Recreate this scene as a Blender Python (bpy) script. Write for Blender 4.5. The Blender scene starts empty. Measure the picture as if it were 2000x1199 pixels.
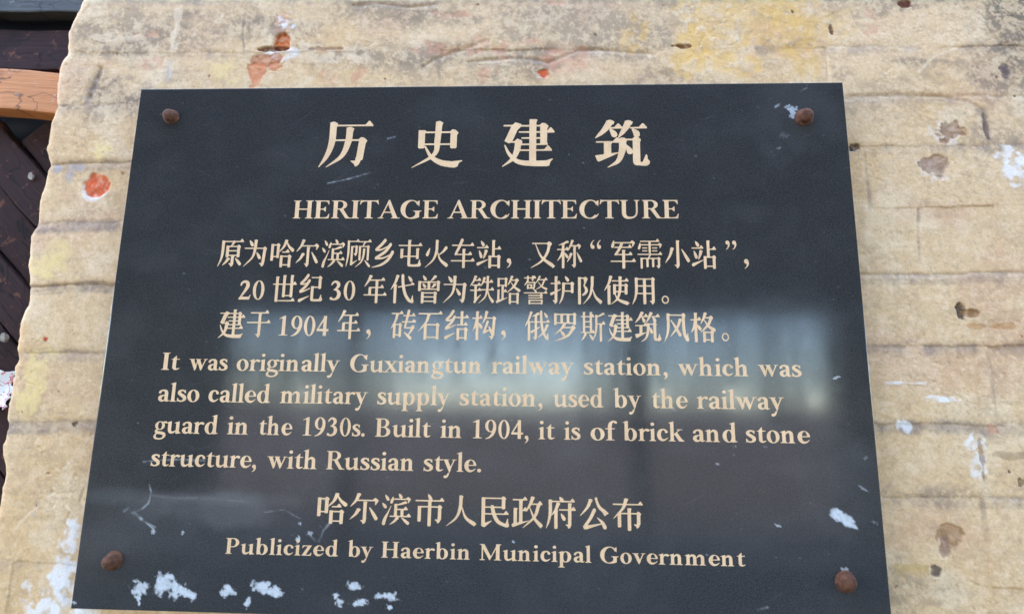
import bpy, math, random
import numpy as np

# ------------------------------------------------------------------ frame of reference
# Plaque coordinates: X right and Y down from the plaque's top left corner, Z into the wall (metres).
ZT = 2.018                     # height of the plaque's top edge above the ground
W_PL, H_PL, T_PL = 0.9, 0.63427, 0.018
def wpt(X, Y, Z=0.0): return (X - 0.45, Z, ZT - Y)

sc = bpy.context.scene
COL = sc.collection

# ------------------------------------------------------------------ camera, sky, sun, exposure
CAM = [0.523422, 0.418136, -0.712117]
ROT = [[0.9990026, -0.0142149, 0.0423297], [0.0063057, 0.9833859, 0.1814179], [-0.0442053, -0.18097, 0.9824947]]
from mathutils import Matrix, Vector
from mathutils.geometry import tessellate_polygon
cd = bpy.data.cameras.new('camera'); cam = bpy.data.objects.new('camera', cd); COL.objects.link(cam)
cd.sensor_width = 36.0; cd.lens = 1187.9886 / 2000 * 36; cd.clip_start = 0.01; cd.clip_end = 2000
def pv(v): return Vector((v[0], v[2], -v[1]))
r_, d_, f_ = pv(ROT[0]), pv(ROT[1]), pv(ROT[2])
m = Matrix(((r_.x, -d_.x, -f_.x), (r_.y, -d_.y, -f_.y), (r_.z, -d_.z, -f_.z))).to_4x4()
m.translation = Vector(wpt(*CAM)); cam.matrix_world = m
cd.dof.use_dof = True; cd.dof.focus_distance = 0.74; cd.dof.aperture_fstop = 3.2
sc.camera = cam

SUN_EL, SUN_AZ = 50, 118        # degrees; azimuth swings from the wall's normal towards the left
wd = bpy.data.worlds.new('World'); sc.world = wd; wd.use_nodes = True
nt = wd.node_tree; bg = nt.nodes['Background']; sky = nt.nodes.new('ShaderNodeTexSky')
sky.sky_type = 'NISHITA'; sky.sun_disc = False; sky.sun_elevation = math.radians(SUN_EL)
sky.sun_rotation = math.radians(180 + SUN_AZ); sky.air_density = 1.0; sky.dust_density = 1.3; sky.ozone_density = 2.5
nt.links.new(sky.outputs[0], bg.inputs[0]); bg.inputs[1].default_value = 0.15
sl = bpy.data.lights.new('sun', 'SUN'); sl.energy = 0.7; sl.angle = math.radians(20); sl.color = (1.0, 0.93, 0.83)
so = bpy.data.objects.new('sun', sl); COL.objects.link(so)
e, a = math.radians(SUN_EL), math.radians(SUN_AZ)
to_sun = Vector((-math.sin(a) * math.cos(e), -math.cos(a) * math.cos(e), math.sin(e)))
so.rotation_euler = to_sun.to_track_quat('Z', 'Y').to_euler(); so.location = to_sun * 20
vs = sc.view_settings; vs.view_transform = 'Standard'; vs.look = 'None'; vs.gamma = 1; vs.exposure = 4.15; vs.use_curve_mapping = False

# ------------------------------------------------------------------ helpers
def tag(o, label=None, cat=None, group=None, kind=None):
    for k, v in (('label', label), ('category', cat), ('group', group), ('kind', kind)):
        if v: o[k] = v
    return o
def empty(name, loc):
    o = bpy.data.objects.new(name, None); COL.objects.link(o); o.location = loc; o.empty_display_size = 0.05; return o
def obj(name, me, mat=None, parent=None):
    o = bpy.data.objects.new(name, me); COL.objects.link(o)
    if mat: me.materials.append(mat)
    if parent:
        o.parent = parent; o.matrix_parent_inverse = Matrix.Translation(-Vector(parent.location))
    return o
def mesh(name, v, f, smooth=False):
    me = bpy.data.meshes.new(name); me.from_pydata([tuple(p) for p in v], [], f); me.update()
    if smooth: me.polygons.foreach_set('use_smooth', [True] * len(me.polygons))
    return me
def grid_mesh(name, P, col=None, extra=None):
    """P: (rows, cols, 3) vertex array -> quad sheet; col: (rows, cols, 3) pigment attribute."""
    r, c = P.shape[:2]; me = bpy.data.meshes.new(name)
    me.vertices.add(r * c); me.vertices.foreach_set('co', P.reshape(-1).astype(np.float32))
    i = np.arange(r * c).reshape(r, c)
    q = np.stack([i[:-1, :-1], i[1:, :-1], i[1:, 1:], i[:-1, 1:]], -1).reshape(-1)
    n = len(q) // 4
    me.loops.add(n * 4); me.loops.foreach_set('vertex_index', q.astype(np.int32))
    me.polygons.add(n); me.polygons.foreach_set('loop_start', np.arange(0, n * 4, 4, dtype=np.int32))
    me.polygons.foreach_set('use_smooth', np.ones(n, bool))
    me.update(calc_edges=True)
    if col is not None:
        at = me.attributes.new('pigment', 'FLOAT_COLOR', 'POINT')
        at.data.foreach_set('color', np.concatenate([col, np.ones(col.shape[:2] + (1,))], 2).reshape(-1).astype(np.float32))
    for k, v in (extra or {}).items():
        at = me.attributes.new(k, 'FLOAT', 'POINT'); at.data.foreach_set('value', v.reshape(-1).astype(np.float32))
    return me
def box(x0, x1, y0, y1, z0, z1, bev=0.0):
    import bmesh
    bm = bmesh.new(); bmesh.ops.create_cube(bm, size=1.0)
    for v in bm.verts: v.co = Vector(((x0 + x1) / 2 + v.co.x * (x1 - x0), (y0 + y1) / 2 + v.co.y * (y1 - y0), (z0 + z1) / 2 + v.co.z * (z1 - z0)))
    if bev: bmesh.ops.bevel(bm, geom=list(bm.edges), offset=bev, segments=2, affect='EDGES', profile=0.6)
    me = bpy.data.meshes.new('box'); bm.to_mesh(me); bm.free(); return me
def srgb(r, g, b): return np.array([((c / 255) / 12.92 if c / 255 <= 0.04045 else ((c / 255 + 0.055) / 1.055) ** 2.4) for c in (r, g, b)])

# numpy value noise
def vnoise(x, y, seed):
    rs = np.random.RandomState(seed); T = rs.rand(256, 256)
    xi, yi = np.floor(x).astype(int), np.floor(y).astype(int); u, v = x - xi, y - yi
    u = u * u * u * (u * (u * 6 - 15) + 10); v = v * v * v * (v * (v * 6 - 15) + 10)
    x0, x1, y0, y1 = xi & 255, (xi + 1) & 255, yi & 255, (yi + 1) & 255
    return (T[y0, x0] * (1 - u) + T[y0, x1] * u) * (1 - v) + (T[y1, x0] * (1 - u) + T[y1, x1] * u) * v
def fbm(x, y, size, seed, octv=4, ax=1.0, gain=0.5):
    s, amp, tot = 0, 1.0, 0
    x, y = x / (size * ax), y / size
    for o in range(octv):
        s = s + amp * (vnoise(x * 0.94 + y * 0.34 + 17.3 * o, y * 0.94 - x * 0.34 + 5.1 * o, seed + o) - 0.5); tot += amp; amp *= gain; x, y = x * 2.03, y * 2.03
    return s / tot * 2          # about -1 .. 1
def step(a, b, x):
    t = np.clip((x - a) / (b - a), 0, 1); return t * t * (3 - 2 * t)
def window(X, Y, c, reach):
    ys = Y[:, -1]; xs = X[X.shape[0] // 2]
    i0, i1 = np.searchsorted(ys, [c[1] - reach, c[1] + reach]); j0, j1 = np.searchsorted(xs, [c[0] - reach - 0.02, c[0] + reach + 0.02])
    return slice(i0, i1), slice(j0, j1)
def blob(X, Y, c, rx, ry, seed, rag=0.6, soft=0.12, rot=0.0, size=None):
    dx, dy = X - c[0], Y - c[1]; cr, sr = math.cos(rot), math.sin(rot)
    d = np.hypot((dx * cr + dy * sr) / rx, (-dx * sr + dy * cr) / ry)
    near = d < 2.6 + rag; out = np.zeros_like(X)
    out[near] = step(1 + soft, 1 - soft, d[near] + rag * fbm(X[near], Y[near], size or max(rx, ry) * 0.7, seed, 5))
    return out
def line_dist(X, Y, pts, reach=0.03):
    """distance to a polyline and position along it (0..1)"""
    D = np.full(X.shape, 9.0); S = np.zeros(X.shape); pts = np.array(pts); n = len(pts) - 1
    for i in range(n):
        a, b = pts[i], pts[i + 1]; ab = b - a; L2 = (ab ** 2).sum()
        near = (X > min(a[0], b[0]) - reach) & (X < max(a[0], b[0]) + reach) & (Y > min(a[1], b[1]) - reach) & (Y < max(a[1], b[1]) + reach)
        t = np.clip(((X[near] - a[0]) * ab[0] + (Y[near] - a[1]) * ab[1]) / L2, 0, 1)
        d = np.hypot(X[near] - a[0] - t * ab[0], Y[near] - a[1] - t * ab[1])
        o = D[near]; s = S[near]; k = d < o; o[k] = d[k]; s[k] = (i + t[k]) / n; D[near] = o; S[near] = s
    return D, S
def mix(c, col, m): return c * (1 - m[..., None]) + np.asarray(col) * m[..., None]

# node materials
class NM:
    def __init__(s, name):
        s.mat = bpy.data.materials.new(name); s.mat.use_nodes = True; s.t = s.mat.node_tree; s.n = s.t.nodes
        s.b = s.n['Principled BSDF']; s.out = s.n['Material Output']
    def new(s, ty, **kw):
        nd = s.n.new(ty)
        for k, v in kw.items():
            if hasattr(nd, k): setattr(nd, k, v)
            else: nd.inputs[k.replace('_', ' ')].default_value = v
        return nd
    def link(s, a, b): s.t.links.new(a, b)
    def noise(s, scale, detail=6, rough=0.6, vec=None, dist=0.0):
        nd = s.new('ShaderNodeTexNoise'); nd.inputs['Scale'].default_value = scale; nd.inputs['Detail'].default_value = detail
        nd.inputs['Roughness'].default_value = rough; nd.inputs['Distortion'].default_value = dist
        s.link(vec or s.coord(), nd.inputs['Vector']); return nd.outputs['Fac']
    def coord(s):
        if not hasattr(s, '_c'): s._c = s.new('ShaderNodeTexCoord').outputs['Object']
        return s._c
    def scaled(s, x, y, z):
        mp = s.new('ShaderNodeMapping'); mp.inputs['Scale'].default_value = (x, y, z); s.link(s.coord(), mp.inputs['Vector']); return mp.outputs[0]
    def ramp(s, fac, stops, interp='LINEAR'):
        rp = s.new('ShaderNodeValToRGB'); rp.color_ramp.interpolation = interp; el = rp.color_ramp.elements
        while len(el) < len(stops): el.new(0.5)
        for q, (p, c) in zip(el, stops): q.position = p; q.color = (*c, 1) if not isinstance(c, (int, float)) else (c, c, c, 1)
        s.link(fac, rp.inputs[0]); return rp.outputs[0]
    def mixc(s, fac, a, b, mode='MIX'):
        mx = s.new('ShaderNodeMix'); mx.data_type = 'RGBA'; mx.blend_type = mode
        for sock, v in ((mx.inputs[0], fac), (mx.inputs[6], a), (mx.inputs[7], b)):
            if hasattr(v, 'links') or isinstance(v, bpy.types.NodeSocket): s.link(v, sock)
            else: sock.default_value = v if isinstance(v, (int, float)) else (*v, 1)
        return mx.outputs[2]
    def math(s, op, a, b):
        nd = s.new('ShaderNodeMath'); nd.operation = op
        for i, v in enumerate((a, b)):
            if isinstance(v, bpy.types.NodeSocket): s.link(v, nd.inputs[i])
            else: nd.inputs[i].default_value = v
        return nd.outputs[0]
    def attr(s, name):
        nd = s.new('ShaderNodeAttribute'); nd.attribute_name = name; return nd
    def bump(s, h, strength, dist, prev=None):
        nd = s.new('ShaderNodeBump'); nd.inputs['Strength'].default_value = strength; nd.inputs['Distance'].default_value = dist
        s.link(h, nd.inputs['Height'])
        if prev: s.link(prev, nd.inputs['Normal'])
        s.link(nd.outputs[0], s.b.inputs['Normal']); return nd.outputs[0]
    def base(s, c):
        if isinstance(c, bpy.types.NodeSocket): s.link(c, s.b.inputs['Base Color'])
        else: s.b.inputs['Base Color'].default_value = (*c, 1)
        return s
    def rough(s, v):
        if isinstance(v, bpy.types.NodeSocket): s.link(v, s.b.inputs['Roughness'])
        else: s.b.inputs['Roughness'].default_value = v
        return s

# ------------------------------------------------------------------ materials
mw = NM('painted_brick')
pg = mw.attr('pigment').outputs['Color']
c = mw.mixc(1.0, pg, mw.ramp(mw.noise(420, 8, 0.75), [(0.25, 0.80), (0.5, 1.0), (0.75, 1.14)]), 'MULTIPLY')
c = mw.mixc(mw.ramp(mw.noise(900, 3, 0.6), [(0.60, 0.0), (0.74, 0.35)]), c, (0.24, 0.20, 0.15))
mw.base(c).rough(0.86); mw.b.inputs['Specular IOR Level'].default_value = 0.25
n1 = mw.bump(mw.noise(900, 9, 0.8), 0.75, 0.0009)

ms = NM('polished_dark_granite')
fine = ms.noise(800, 3, 0.75); clump = ms.noise(320, 4, 0.6)
g0 = ms.ramp(fine, [(0.34, (0.007, 0.007, 0.007)), (0.55, (0.024, 0.0225, 0.021)), (0.72, (0.105, 0.10, 0.095))])
g1 = ms.mixc(ms.ramp(clump, [(0.35, 0.0), (0.72, 0.55)]), g0, (0.038, 0.037, 0.038))
dust = ms.attr('dust').outputs['Fac']
g2 = ms.mixc(ms.math('MULTIPLY', dust, ms.ramp(ms.noise(900, 5, 0.8), [(0.3, 0.35), (0.7, 1.0)])), g1, (0.36, 0.34, 0.32))
paint = ms.attr('paint').outputs['Fac']
ps = ms.math('MULTIPLY', paint, ms.ramp(ms.noise(520, 6, 0.75), [(0.28, 0.55), (0.42, 1.0)]))
g3 = ms.mixc(ps, g2, (0.50, 0.51, 0.52))
ms.base(g3)
rg = ms.mixc(ps, ms.mixc(dust, ms.ramp(ms.noise(60, 5, 0.6), [(0.3, 0.055), (0.75, 0.105)]), (0.6, 0.6, 0.6)), (0.75, 0.75, 0.75))
ms.rough(rg); ms.b.inputs['IOR'].default_value = 1.56
ms.bump(ms.noise(6, 2, 0.5), 0.05, 0.002)

ml = NM('tan_lettering_paint')
ml.base(ml.mixc(1.0, ml.mixc(ml.ramp(ml.noise(38, 5, 0.6), [(0.35, 0.0), (0.7, 1.0)]), (0.69, 0.445, 0.245), (0.77, 0.515, 0.295)),
                ml.ramp(ml.noise(750, 6, 0.8), [(0.25, 0.45), (0.45, 0.95), (0.7, 1.10)]), 'MULTIPLY')).rough(0.72); ml.b.inputs['Specular IOR Level'].default_value = 0.15
ml.bump(ml.noise(1600, 4, 0.7), 0.5, 0.0004)

mr = NM('rusty_steel')
rc = mr.ramp(mr.noise(190, 7, 0.7), [(0.25, (0.030, 0.013, 0.008)), (0.45, (0.085, 0.034, 0.018)), (0.62, (0.15, 0.060, 0.028)), (0.8, (0.13, 0.085, 0.055))])
mr.base(rc).rough(0.82); mr.b.inputs['Specular IOR Level'].default_value = 0.25
mr.bump(mr.noise(420, 8, 0.8), 0.9, 0.0022)

def wood(name, lo, hi, worn, thr, rough=0.6):
    k = NM(name); gr = k.noise(1.0, 8, 0.65, vec=k.scaled(14, 300, 300), dist=0.6)
    c = k.ramp(gr, [(0.3, lo), (0.7, hi)])
    c = k.mixc(k.ramp(k.noise(11, 3, 0.5, vec=k.scaled(0.5, 1, 1.6), dist=1.2), [(0.487, 0.0), (0.5, 0.85), (0.513, 0.0)]), c, tuple(q * 0.18 for q in lo))
    wear = k.ramp(k.noise(46, 8, 0.72), [(thr, 0.0), (thr + 0.05, 1.0)])
    c = k.mixc(wear, c, worn); c = k.mixc(k.ramp(k.noise(14, 5, 0.6), [(0.55, 0.0), (0.75, 0.6)]), c, tuple(q * 0.45 for q in lo))
    k.base(c).rough(rough); k.b.inputs['Specular IOR Level'].default_value = 0.22; k.bump(gr, 0.6, 0.0015); return k.mat
M_BOARD = wood('dark_painted_board', (0.017, 0.0065, 0.006), (0.043, 0.0165, 0.0135), (0.12, 0.045, 0.026), 0.58, 0.85)
M_TOP = wood('grey_weathered_board', (0.026, 0.026, 0.022), (0.060, 0.060, 0.050), (0.13, 0.12, 0.10), 0.62)
M_RAIL = wood('bare_pine', (0.43, 0.155, 0.043), (0.60, 0.235, 0.072), (0.40, 0.32, 0.22), 0.60)
M_DARK = wood('dark_interior_backing', (0.006, 0.006, 0.006), (0.014, 0.012, 0.012), (0.03, 0.025, 0.022), 0.7)  # near black colour stands in for the dark interior

mp_ = NM('torn_printed_paper')
mp_.base(mp_.ramp(mp_.noise(70, 3, 0.5, dist=1.0), [(0.50, (0.80, 0.80, 0.80)), (0.54, (0.62, 0.05, 0.06)), (0.60, (0.78, 0.78, 0.78))])).rough(0.7)

def plain(name, lo, hi, scale, rough=0.85, bump=0.3, dist=0.004):
    k = NM(name); n = k.noise(scale, 7, 0.65); k.base(k.ramp(n, [(0.3, lo), (0.7, hi)])).rough(rough); k.bump(n, bump, dist); return k.mat

# ------------------------------------------------------------------ the painted brick wall (a real relief)
def axis(a, b, fine, coarse_lo, coarse_hi, cstep):
    return np.concatenate([np.arange(coarse_lo, a - cstep * 0.5, cstep), np.arange(a, b, fine), np.arange(b, coarse_hi + cstep, cstep)])
EDGE = np.array([(-0.1165, -0.1524), (-0.1208, -0.1317), (-0.1285, -0.1003), (-0.1260, -0.0691), (-0.1326, -0.0553), (-0.1331, -0.0308), (-0.1296, 0.0108), (-0.1326, 0.0367), (-0.1339, 0.0734), (-0.1258, 0.0937), (-0.1276, 0.1131), (-0.1337, 0.1449), (-0.1318, 0.1569), (-0.1306, 0.1812), (-0.1354, 0.1937), (-0.1334, 0.2312), (-0.1265, 0.2648), (-0.1265, 0.2853), (-0.1308, 0.3037), (-0.1311, 0.3220), (-0.1305, 0.3375), (-0.1272, 0.3535), (-0.1323, 0.3624), (-0.1287, 0.3757), (-0.1309, 0.3977), (-0.1317, 0.4083), (-0.1272, 0.4379), (-0.1281, 0.4593), (-0.1242, 0.4779), (-0.1210, 0.4929), (-0.1194, 0.5136), (-0.1184, 0.5300)])
Ys = axis(-0.20, 0.70, 0.0013, -0.90, ZT + 0.02, 0.01)
Xs = np.concatenate([np.arange(-0.130, 1.22, 0.0013), np.arange(1.22, 3.2, 0.005)])
NR = 14
X, Y = np.meshgrid(Xs, Ys)
ed = np.interp(Ys, EDGE[:, 1], EDGE[:, 0]) + 0.0035 * fbm(Ys * 0, Ys, 0.02, 900, 4)
ed = np.where((Ys < -0.16) | (Ys > 0.54), ed + 0.006 * fbm(Ys * 0, Ys, 0.06, 905, 4), ed)
X = X + (ed[:, None] + 0.130) * np.exp(-(X + 0.130) / 0.03)
# brick courses, measured at the left and at the right of the wall
JL = [-0.147, -0.066, 0.012, 0.092, 0.175, 0.257, 0.344, 0.430, 0.512, 0.592, 0.675]
JR = [-0.139, -0.060, 0.011, 0.077, 0.156, 0.240, 0.327, 0.416, 0.498, 0.592, 0.672]
JL = [JL[0] - 0.082 * k for k in range(9, 0, -1)] + JL + [JL[-1] + 0.082 * k for k in range(1, 19)]
JR = [JR[0] - 0.080 * k for k in range(9, 0, -1)] + JR + [JR[-1] + 0.084 * k for k in range(1, 19)]
hgt = np.zeros_like(X); joint = np.zeros_like(X); course = np.zeros(X.shape, int); brick_id = np.zeros(X.shape, int)
wob = 0.0028 * fbm(X, Y, 0.07, 11, 4, ax=1.6) + 0.0024 * fbm(X, Y, 0.014, 12, 4)
deep = 0.50 + 0.7 * fbm(X, Y, 0.10, 21, 4, ax=2.2) + 0.4 * fbm(X, Y, 0.012, 22, 3)
for k, (l, r) in enumerate(zip(JL, JR)):
    yj = l + (r - l) * X
    dy = Y - yj - wob
    wdt = 0.0044 + 0.0014 * np.sin(k * 2.1)
    j = np.exp(-(dy / wdt) ** 2) * np.clip(deep + 0.25 * math.sin(k * 3.7), 0.06, 1.25)
    joint = np.maximum(joint, j)
    # the upper brick's lower arris stands a little proud, the lower brick slopes back
    hgt += np.where(dy > 0, -0.0005, 0.0002) * np.exp(-np.abs(dy) / 0.012) * np.clip(deep, 0, 1)
    course += (dy > 0)
off = (course % 2) * 0.125 + 0.03 * np.sin(course * 5.3)
bx = (X + off + 5.0) / 0.252; fr = (bx - np.floor(bx)) * 0.252
dxj = np.minimum(fr, 0.252 - fr) + 0.002 * fbm(X, Y, 0.03, 31, 3)
head = np.exp(-(dxj / 0.0035) ** 2) * np.clip(0.1 + 0.9 * fbm(X, Y, 0.16, 41, 2), 0, 1)
joint = np.maximum(joint, 0.4 * head)
bid = (np.floor(bx).astype(int) * 37 + course * 101) % 997
rs = np.random.RandomState(5); tb = rs.rand(997, 4) - 0.5
hgt += tb[bid, 0] * 0.0016 + tb[bid, 1] * 0.008 * (fr - 0.126)
hgt -= 0.0013 * joint
lump = fbm(X, Y, 0.035, 51, 5, ax=1.5)
hgt += 0.00030 * lump + 0.00030 * fbm(X, Y, 0.007, 61, 4, gain=0.65) + 0.0007 * fbm(X, Y, 0.15, 71, 2)
pit = step(0.34, 0.6, fbm(X, Y, 0.0045, 66, 3)) * step(-0.1, 0.3, fbm(X, Y, 0.07, 68, 3)); hgt -= 0.0006 * pit
# wrinkles and cracks in the old paint film above the plaque
for pts, w, dpt in (([(0.3676, -0.0399), (0.3837, -0.0502), (0.4052, -0.0596), (0.4276, -0.0676), (0.4527, -0.0763)], 0.0028, 0.0018),
                    ([(0.4282, -0.0459), (0.4587, -0.0485), (0.4858, -0.0504), (0.5095, -0.0493), (0.5331, -0.0438), (0.5533, -0.0517), (0.5755, -0.0618), (0.6004, -0.0615), (0.6271, -0.0581), (0.6709, -0.0539)], 0.0030, 0.0020),
                    ([(0.2684, -0.1313), (0.3034, -0.1354), (0.3458, -0.1284), (0.3806, -0.1325)], 0.003, 0.002),
                    ([(-0.0855, -0.0001), (-0.0811, -0.0188), (-0.0743, -0.0415)], 0.0045, 0.004),
                    ([(0.1186, -0.1198), (0.1180, -0.0965), (0.1232, -0.0718)], 0.0014, 0.0007),
                    ([(0.9871, 0.1585), (0.9831, 0.1794), (0.9815, 0.2180)], 0.002, 0.0012),
                    ([(0.9171, 0.0082), (0.9807, 0.0075), (1.0246, 0.0093), (1.0614, 0.0167), (1.0786, 0.0287), (1.0802, 0.0563)], 0.003, 0.0015)):
    D, S = line_dist(X, Y, pts); D = D + 0.0016 * fbm(X, Y, 0.012, 77, 3)
    g = np.exp(-(D / w) ** 2) * (0.6 + 0.4 * np.sin(S * 9 + 1) ** 2); hgt -= dpt * g; joint = np.maximum(joint, 0.85 * g)
# pigment ------------------------------------------------------------
BEIGE, WARM, PALE = srgb(208, 186, 153), srgb(205, 178, 138), srgb(217, 202, 176)
GREY, SOOT, YEL = srgb(152, 138, 120), srgb(104, 95, 90), srgb(212, 176, 98)
RED, BRICK, PINK, WHITE = srgb(212, 108, 70), srgb(126, 88, 66), srgb(199, 142, 120), srgb(226, 238, 255)
col = np.ones(X.shape + (3,)) * BEIGE
col = mix(col, WARM, step(-0.1, 0.5, fbm(X, Y, 0.11, 101, 4)) * 0.8)
col = mix(col, PALE, step(0.05, 0.5, fbm(X, Y, 0.045, 111, 5)) * 0.75)
col = mix(col, srgb(199, 166, 140), step(0.25, 0.55, fbm(X, Y, 0.09, 121, 5, ax=1.4)) * 0.5)
# brush marks, sand showing through, thin flakes: three scales of mottling
speck = fbm(X, Y, 0.0042, 1001, 3, gain=0.8); mott = fbm(X, Y, 0.013, 1011, 5, gain=0.72); drag = fbm(X, Y, 0.006, 1021, 4, ax=3.2, gain=0.7)
col = mix(col, srgb(182, 160, 134), step(0.05, 0.42, mott) * 0.32)
col = mix(col, srgb(226, 214, 192), step(0.12, 0.40, -mott) * 0.30)
col = mix(col, srgb(168, 148, 130), step(0.16, 0.42, drag) * 0.15)
col = mix(col, srgb(228, 217, 196), step(0.20, 0.44, -drag) * 0.15)
col = mix(col, srgb(150, 132, 116), step(0.26, 0.5, speck) * 0.30)
col = mix(col, srgb(232, 224, 208), step(0.26, 0.50, -speck) * 0.28)
ragged = 0.30 + 0.70 * step(-0.18, 0.22, 0.6 * speck + 0.8 * mott)
# grime: heavier in the two courses above the plaque and down the left pier, faint elsewhere
zone = np.clip(step(0.06, -0.10, Y) * 1.0 + 0.18 + 0.55 * step(0.16, 0.02, np.hypot((X + 0.02) / 0.8, (Y - 0.05) / 0.9)), 0, 1)
gr = step(0.02, 0.42, fbm(X, Y, 0.055, 131, 6, ax=2.4)) * zone
col = mix(col, GREY, gr * 0.75 * ragged)
col = mix(col, srgb(128, 117, 106), step(0.25, 0.6, fbm(X, Y, 0.03, 141, 5, ax=3.0)) * zone * 0.6 * ragged)
# old soot that clings along the bed joints, broken up along its length
wide = np.clip(0.8 * joint + 0.6 * np.roll(joint, 4, 0) + 0.45 * np.roll(joint, 8, 0), 0, 1)
sj = step(0.10, 0.75, wide) * np.clip(0.72 + 1.2 * fbm(X, Y, 0.07, 151, 4, ax=3.0), 0, 1) * (0.5 + 0.5 * ragged)
col = mix(col, srgb(122, 114, 114), np.clip(sj * 0.85, 0, 0.75))
streak = step(0.26, 0.52, fbm(X, Y, 0.012, 161, 5, ax=4.0, gain=0.65)) * 0.22 * ragged
col = mix(col, srgb(150, 136, 124), streak)
for cpt, rx, ry, sd, tone, am in (((-0.0472, 0.0040), 0.045, 0.030, 1, (120, 110, 106), 0.75), ((-0.0060, -0.0906), 0.11, 0.02, 2, (140, 128, 112), 0.7), ((0.3180, -0.1243), 0.12, 0.018, 3, (142, 130, 112), 0.7),
                              ((0.3219, -0.0495), 0.07, 0.018, 4, (140, 128, 112), 0.7), ((0.5397, -0.1090), 0.12, 0.022, 5, (160, 146, 128), 0.7), ((1.1428, -0.1191), 0.050, 0.060, 6, (96, 92, 82), 0.9),  # last entry here: the top right corner's darkening, painted into the pigment
                              ((1.1101, -0.0237), 0.035, 0.05, 7, (120, 110, 100), 0.7), ((1.0855, 0.0734), 0.03, 0.03, 8, (140, 130, 120), 0.6), ((0.9230, 0.5902), 0.05, 0.02, 9, (150, 140, 124), 0.6), ((0.9431, 0.5006), 0.06, 0.01, 10, (140, 130, 120), 0.7)):
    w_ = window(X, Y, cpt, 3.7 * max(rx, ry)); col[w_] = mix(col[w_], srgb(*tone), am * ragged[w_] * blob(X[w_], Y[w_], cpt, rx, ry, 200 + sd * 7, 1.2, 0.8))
# peeled layers
def peel(c, rx, ry, seed, tone, rag=0.7, soft=0.08, am=1.0, depth=0.0004, rot=0.0):
    w_ = window(X, Y, c, 3.6 * max(rx, ry))
    b = blob(X[w_], Y[w_], c, rx, ry, seed, rag, soft, rot)
    b = b * step(-0.42, 0.12, fbm(X[w_], Y[w_], 0.009, seed + 31, 5)) * (0.8 + 0.35 * fbm(X[w_], Y[w_], 0.03, seed + 47, 3))
    col[w_] = mix(col[w_], tone, np.clip(b * am, 0, 1)); hgt[w_] -= depth * b
for c, rx, ry, sd in (((0.8007, -0.0861), 0.085, 0.050, 301), ((0.7653, -0.0387), 0.055, 0.016, 302), ((0.8416, -0.1078), 0.04, 0.03, 303), ((0.6481, -0.1035), 0.014, 0.045, 304), ((0.7220, -0.0210), 0.012, 0.010, 305), ((0.8637, -0.0484), 0.02, 0.03, 306), ((0.7273, -0.0723), 0.02, 0.02, 307)):
    peel(c, rx, ry, sd, YEL * (0.95 + 0.07 * (sd % 3)), 1.1, 0.3, 0.55)
for c, rx, ry, sd in (((-0.0964, 0.2243), 0.016, 0.026, 311), ((-0.1104, 0.2345), 0.02, 0.012, 312), ((-0.1006, 0.3748), 0.016, 0.030, 313), ((-0.1056, 0.3999), 0.012, 0.026, 314), ((-0.1064, 0.4229), 0.008, 0.012, 315), ((-0.0893, 0.3460), 0.02, 0.008, 316), ((-0.0547, 0.0774), 0.012, 0.01, 317), ((0.1000, -0.0357), 0.02, 0.014, 318)):
    peel(c, rx, ry, sd, srgb(224, 208, 152), 1.0, 0.25, 0.75, -0.0002)
for c, rx, ry, sd in (((0.3831, -0.0659), 0.030, 0.012, 321), ((0.4618, -0.0671), 0.034, 0.014, 322), ((0.5533, -0.0487), 0.03, 0.02, 323), ((0.3916, -0.1168), 0.028, 0.007, 324), ((-0.0007, -0.0482), 0.018, 0.012, 325), ((0.1711, -0.1073), 0.012, 0.016, 326), ((0.4490, -0.0278), 0.018, 0.012, 327), ((0.2404, -0.0265), 0.010, 0.012, 328), ((0.2818, -0.0261), 0.012, 0.012, 329), ((0.9522, -0.0986), 0.008, 0.03, 330), ((0.5093, -0.0739), 0.012, 0.004, 331), ((-0.0170, -0.0923), 0.018, 0.005, 332), ((0.5431, -0.1335), 0.014, 0.006, 333)):
    peel(c, rx, ry, sd, PINK, 1.0, 0.25, 0.5, 0.0005)
for c, rx, ry, sd in (((-0.0305, 0.5885), 0.012, 0.030, 341), ((-0.0238, 0.5628), 0.010, 0.020, 342), ((-0.0350, 0.6195), 0.012, 0.020, 343), ((-0.0184, 0.6191), 0.010, 0.03, 344), ((-0.0455, 0.6419), 0.028, 0.010, 345), ((-0.0696, 0.6259), 0.006, 0.016, 346), ((0.0066, 0.6438), 0.016, 0.006, 347),
                      ((1.0215, 0.4516), 0.010, 0.022, 348), ((1.1087, 0.1072), 0.016, 0.02, 349), ((1.0960, 0.0870), 0.010, 0.010, 350), ((0.9426, 0.4215), 0.012, 0.006, 351), ((0.9947, 0.3889), 0.022, 0.004, 352), ((0.9448, 0.3706), 0.03, 0.003, 353), ((0.1820, -0.0611), 0.02, 0.01, 354), ((0.2240, -0.0605), 0.06, 0.016, 355), ((-0.0561, -0.0875), 0.04, 0.006, 356), ((0.0256, -0.0979), 0.006, 0.03, 357), ((0.1778, -0.1111), 0.010, 0.012, 358), ((-0.0629, 0.1415), 0.010, 0.005, 359), ((0.0140, -0.0443), 0.006, 0.02, 360)):
    peel(c, rx, ry, sd, WHITE if sd not in (355, 356, 357, 360) else srgb(214, 200, 178), 1.0, 0.16, 0.85, -0.0003)
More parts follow.
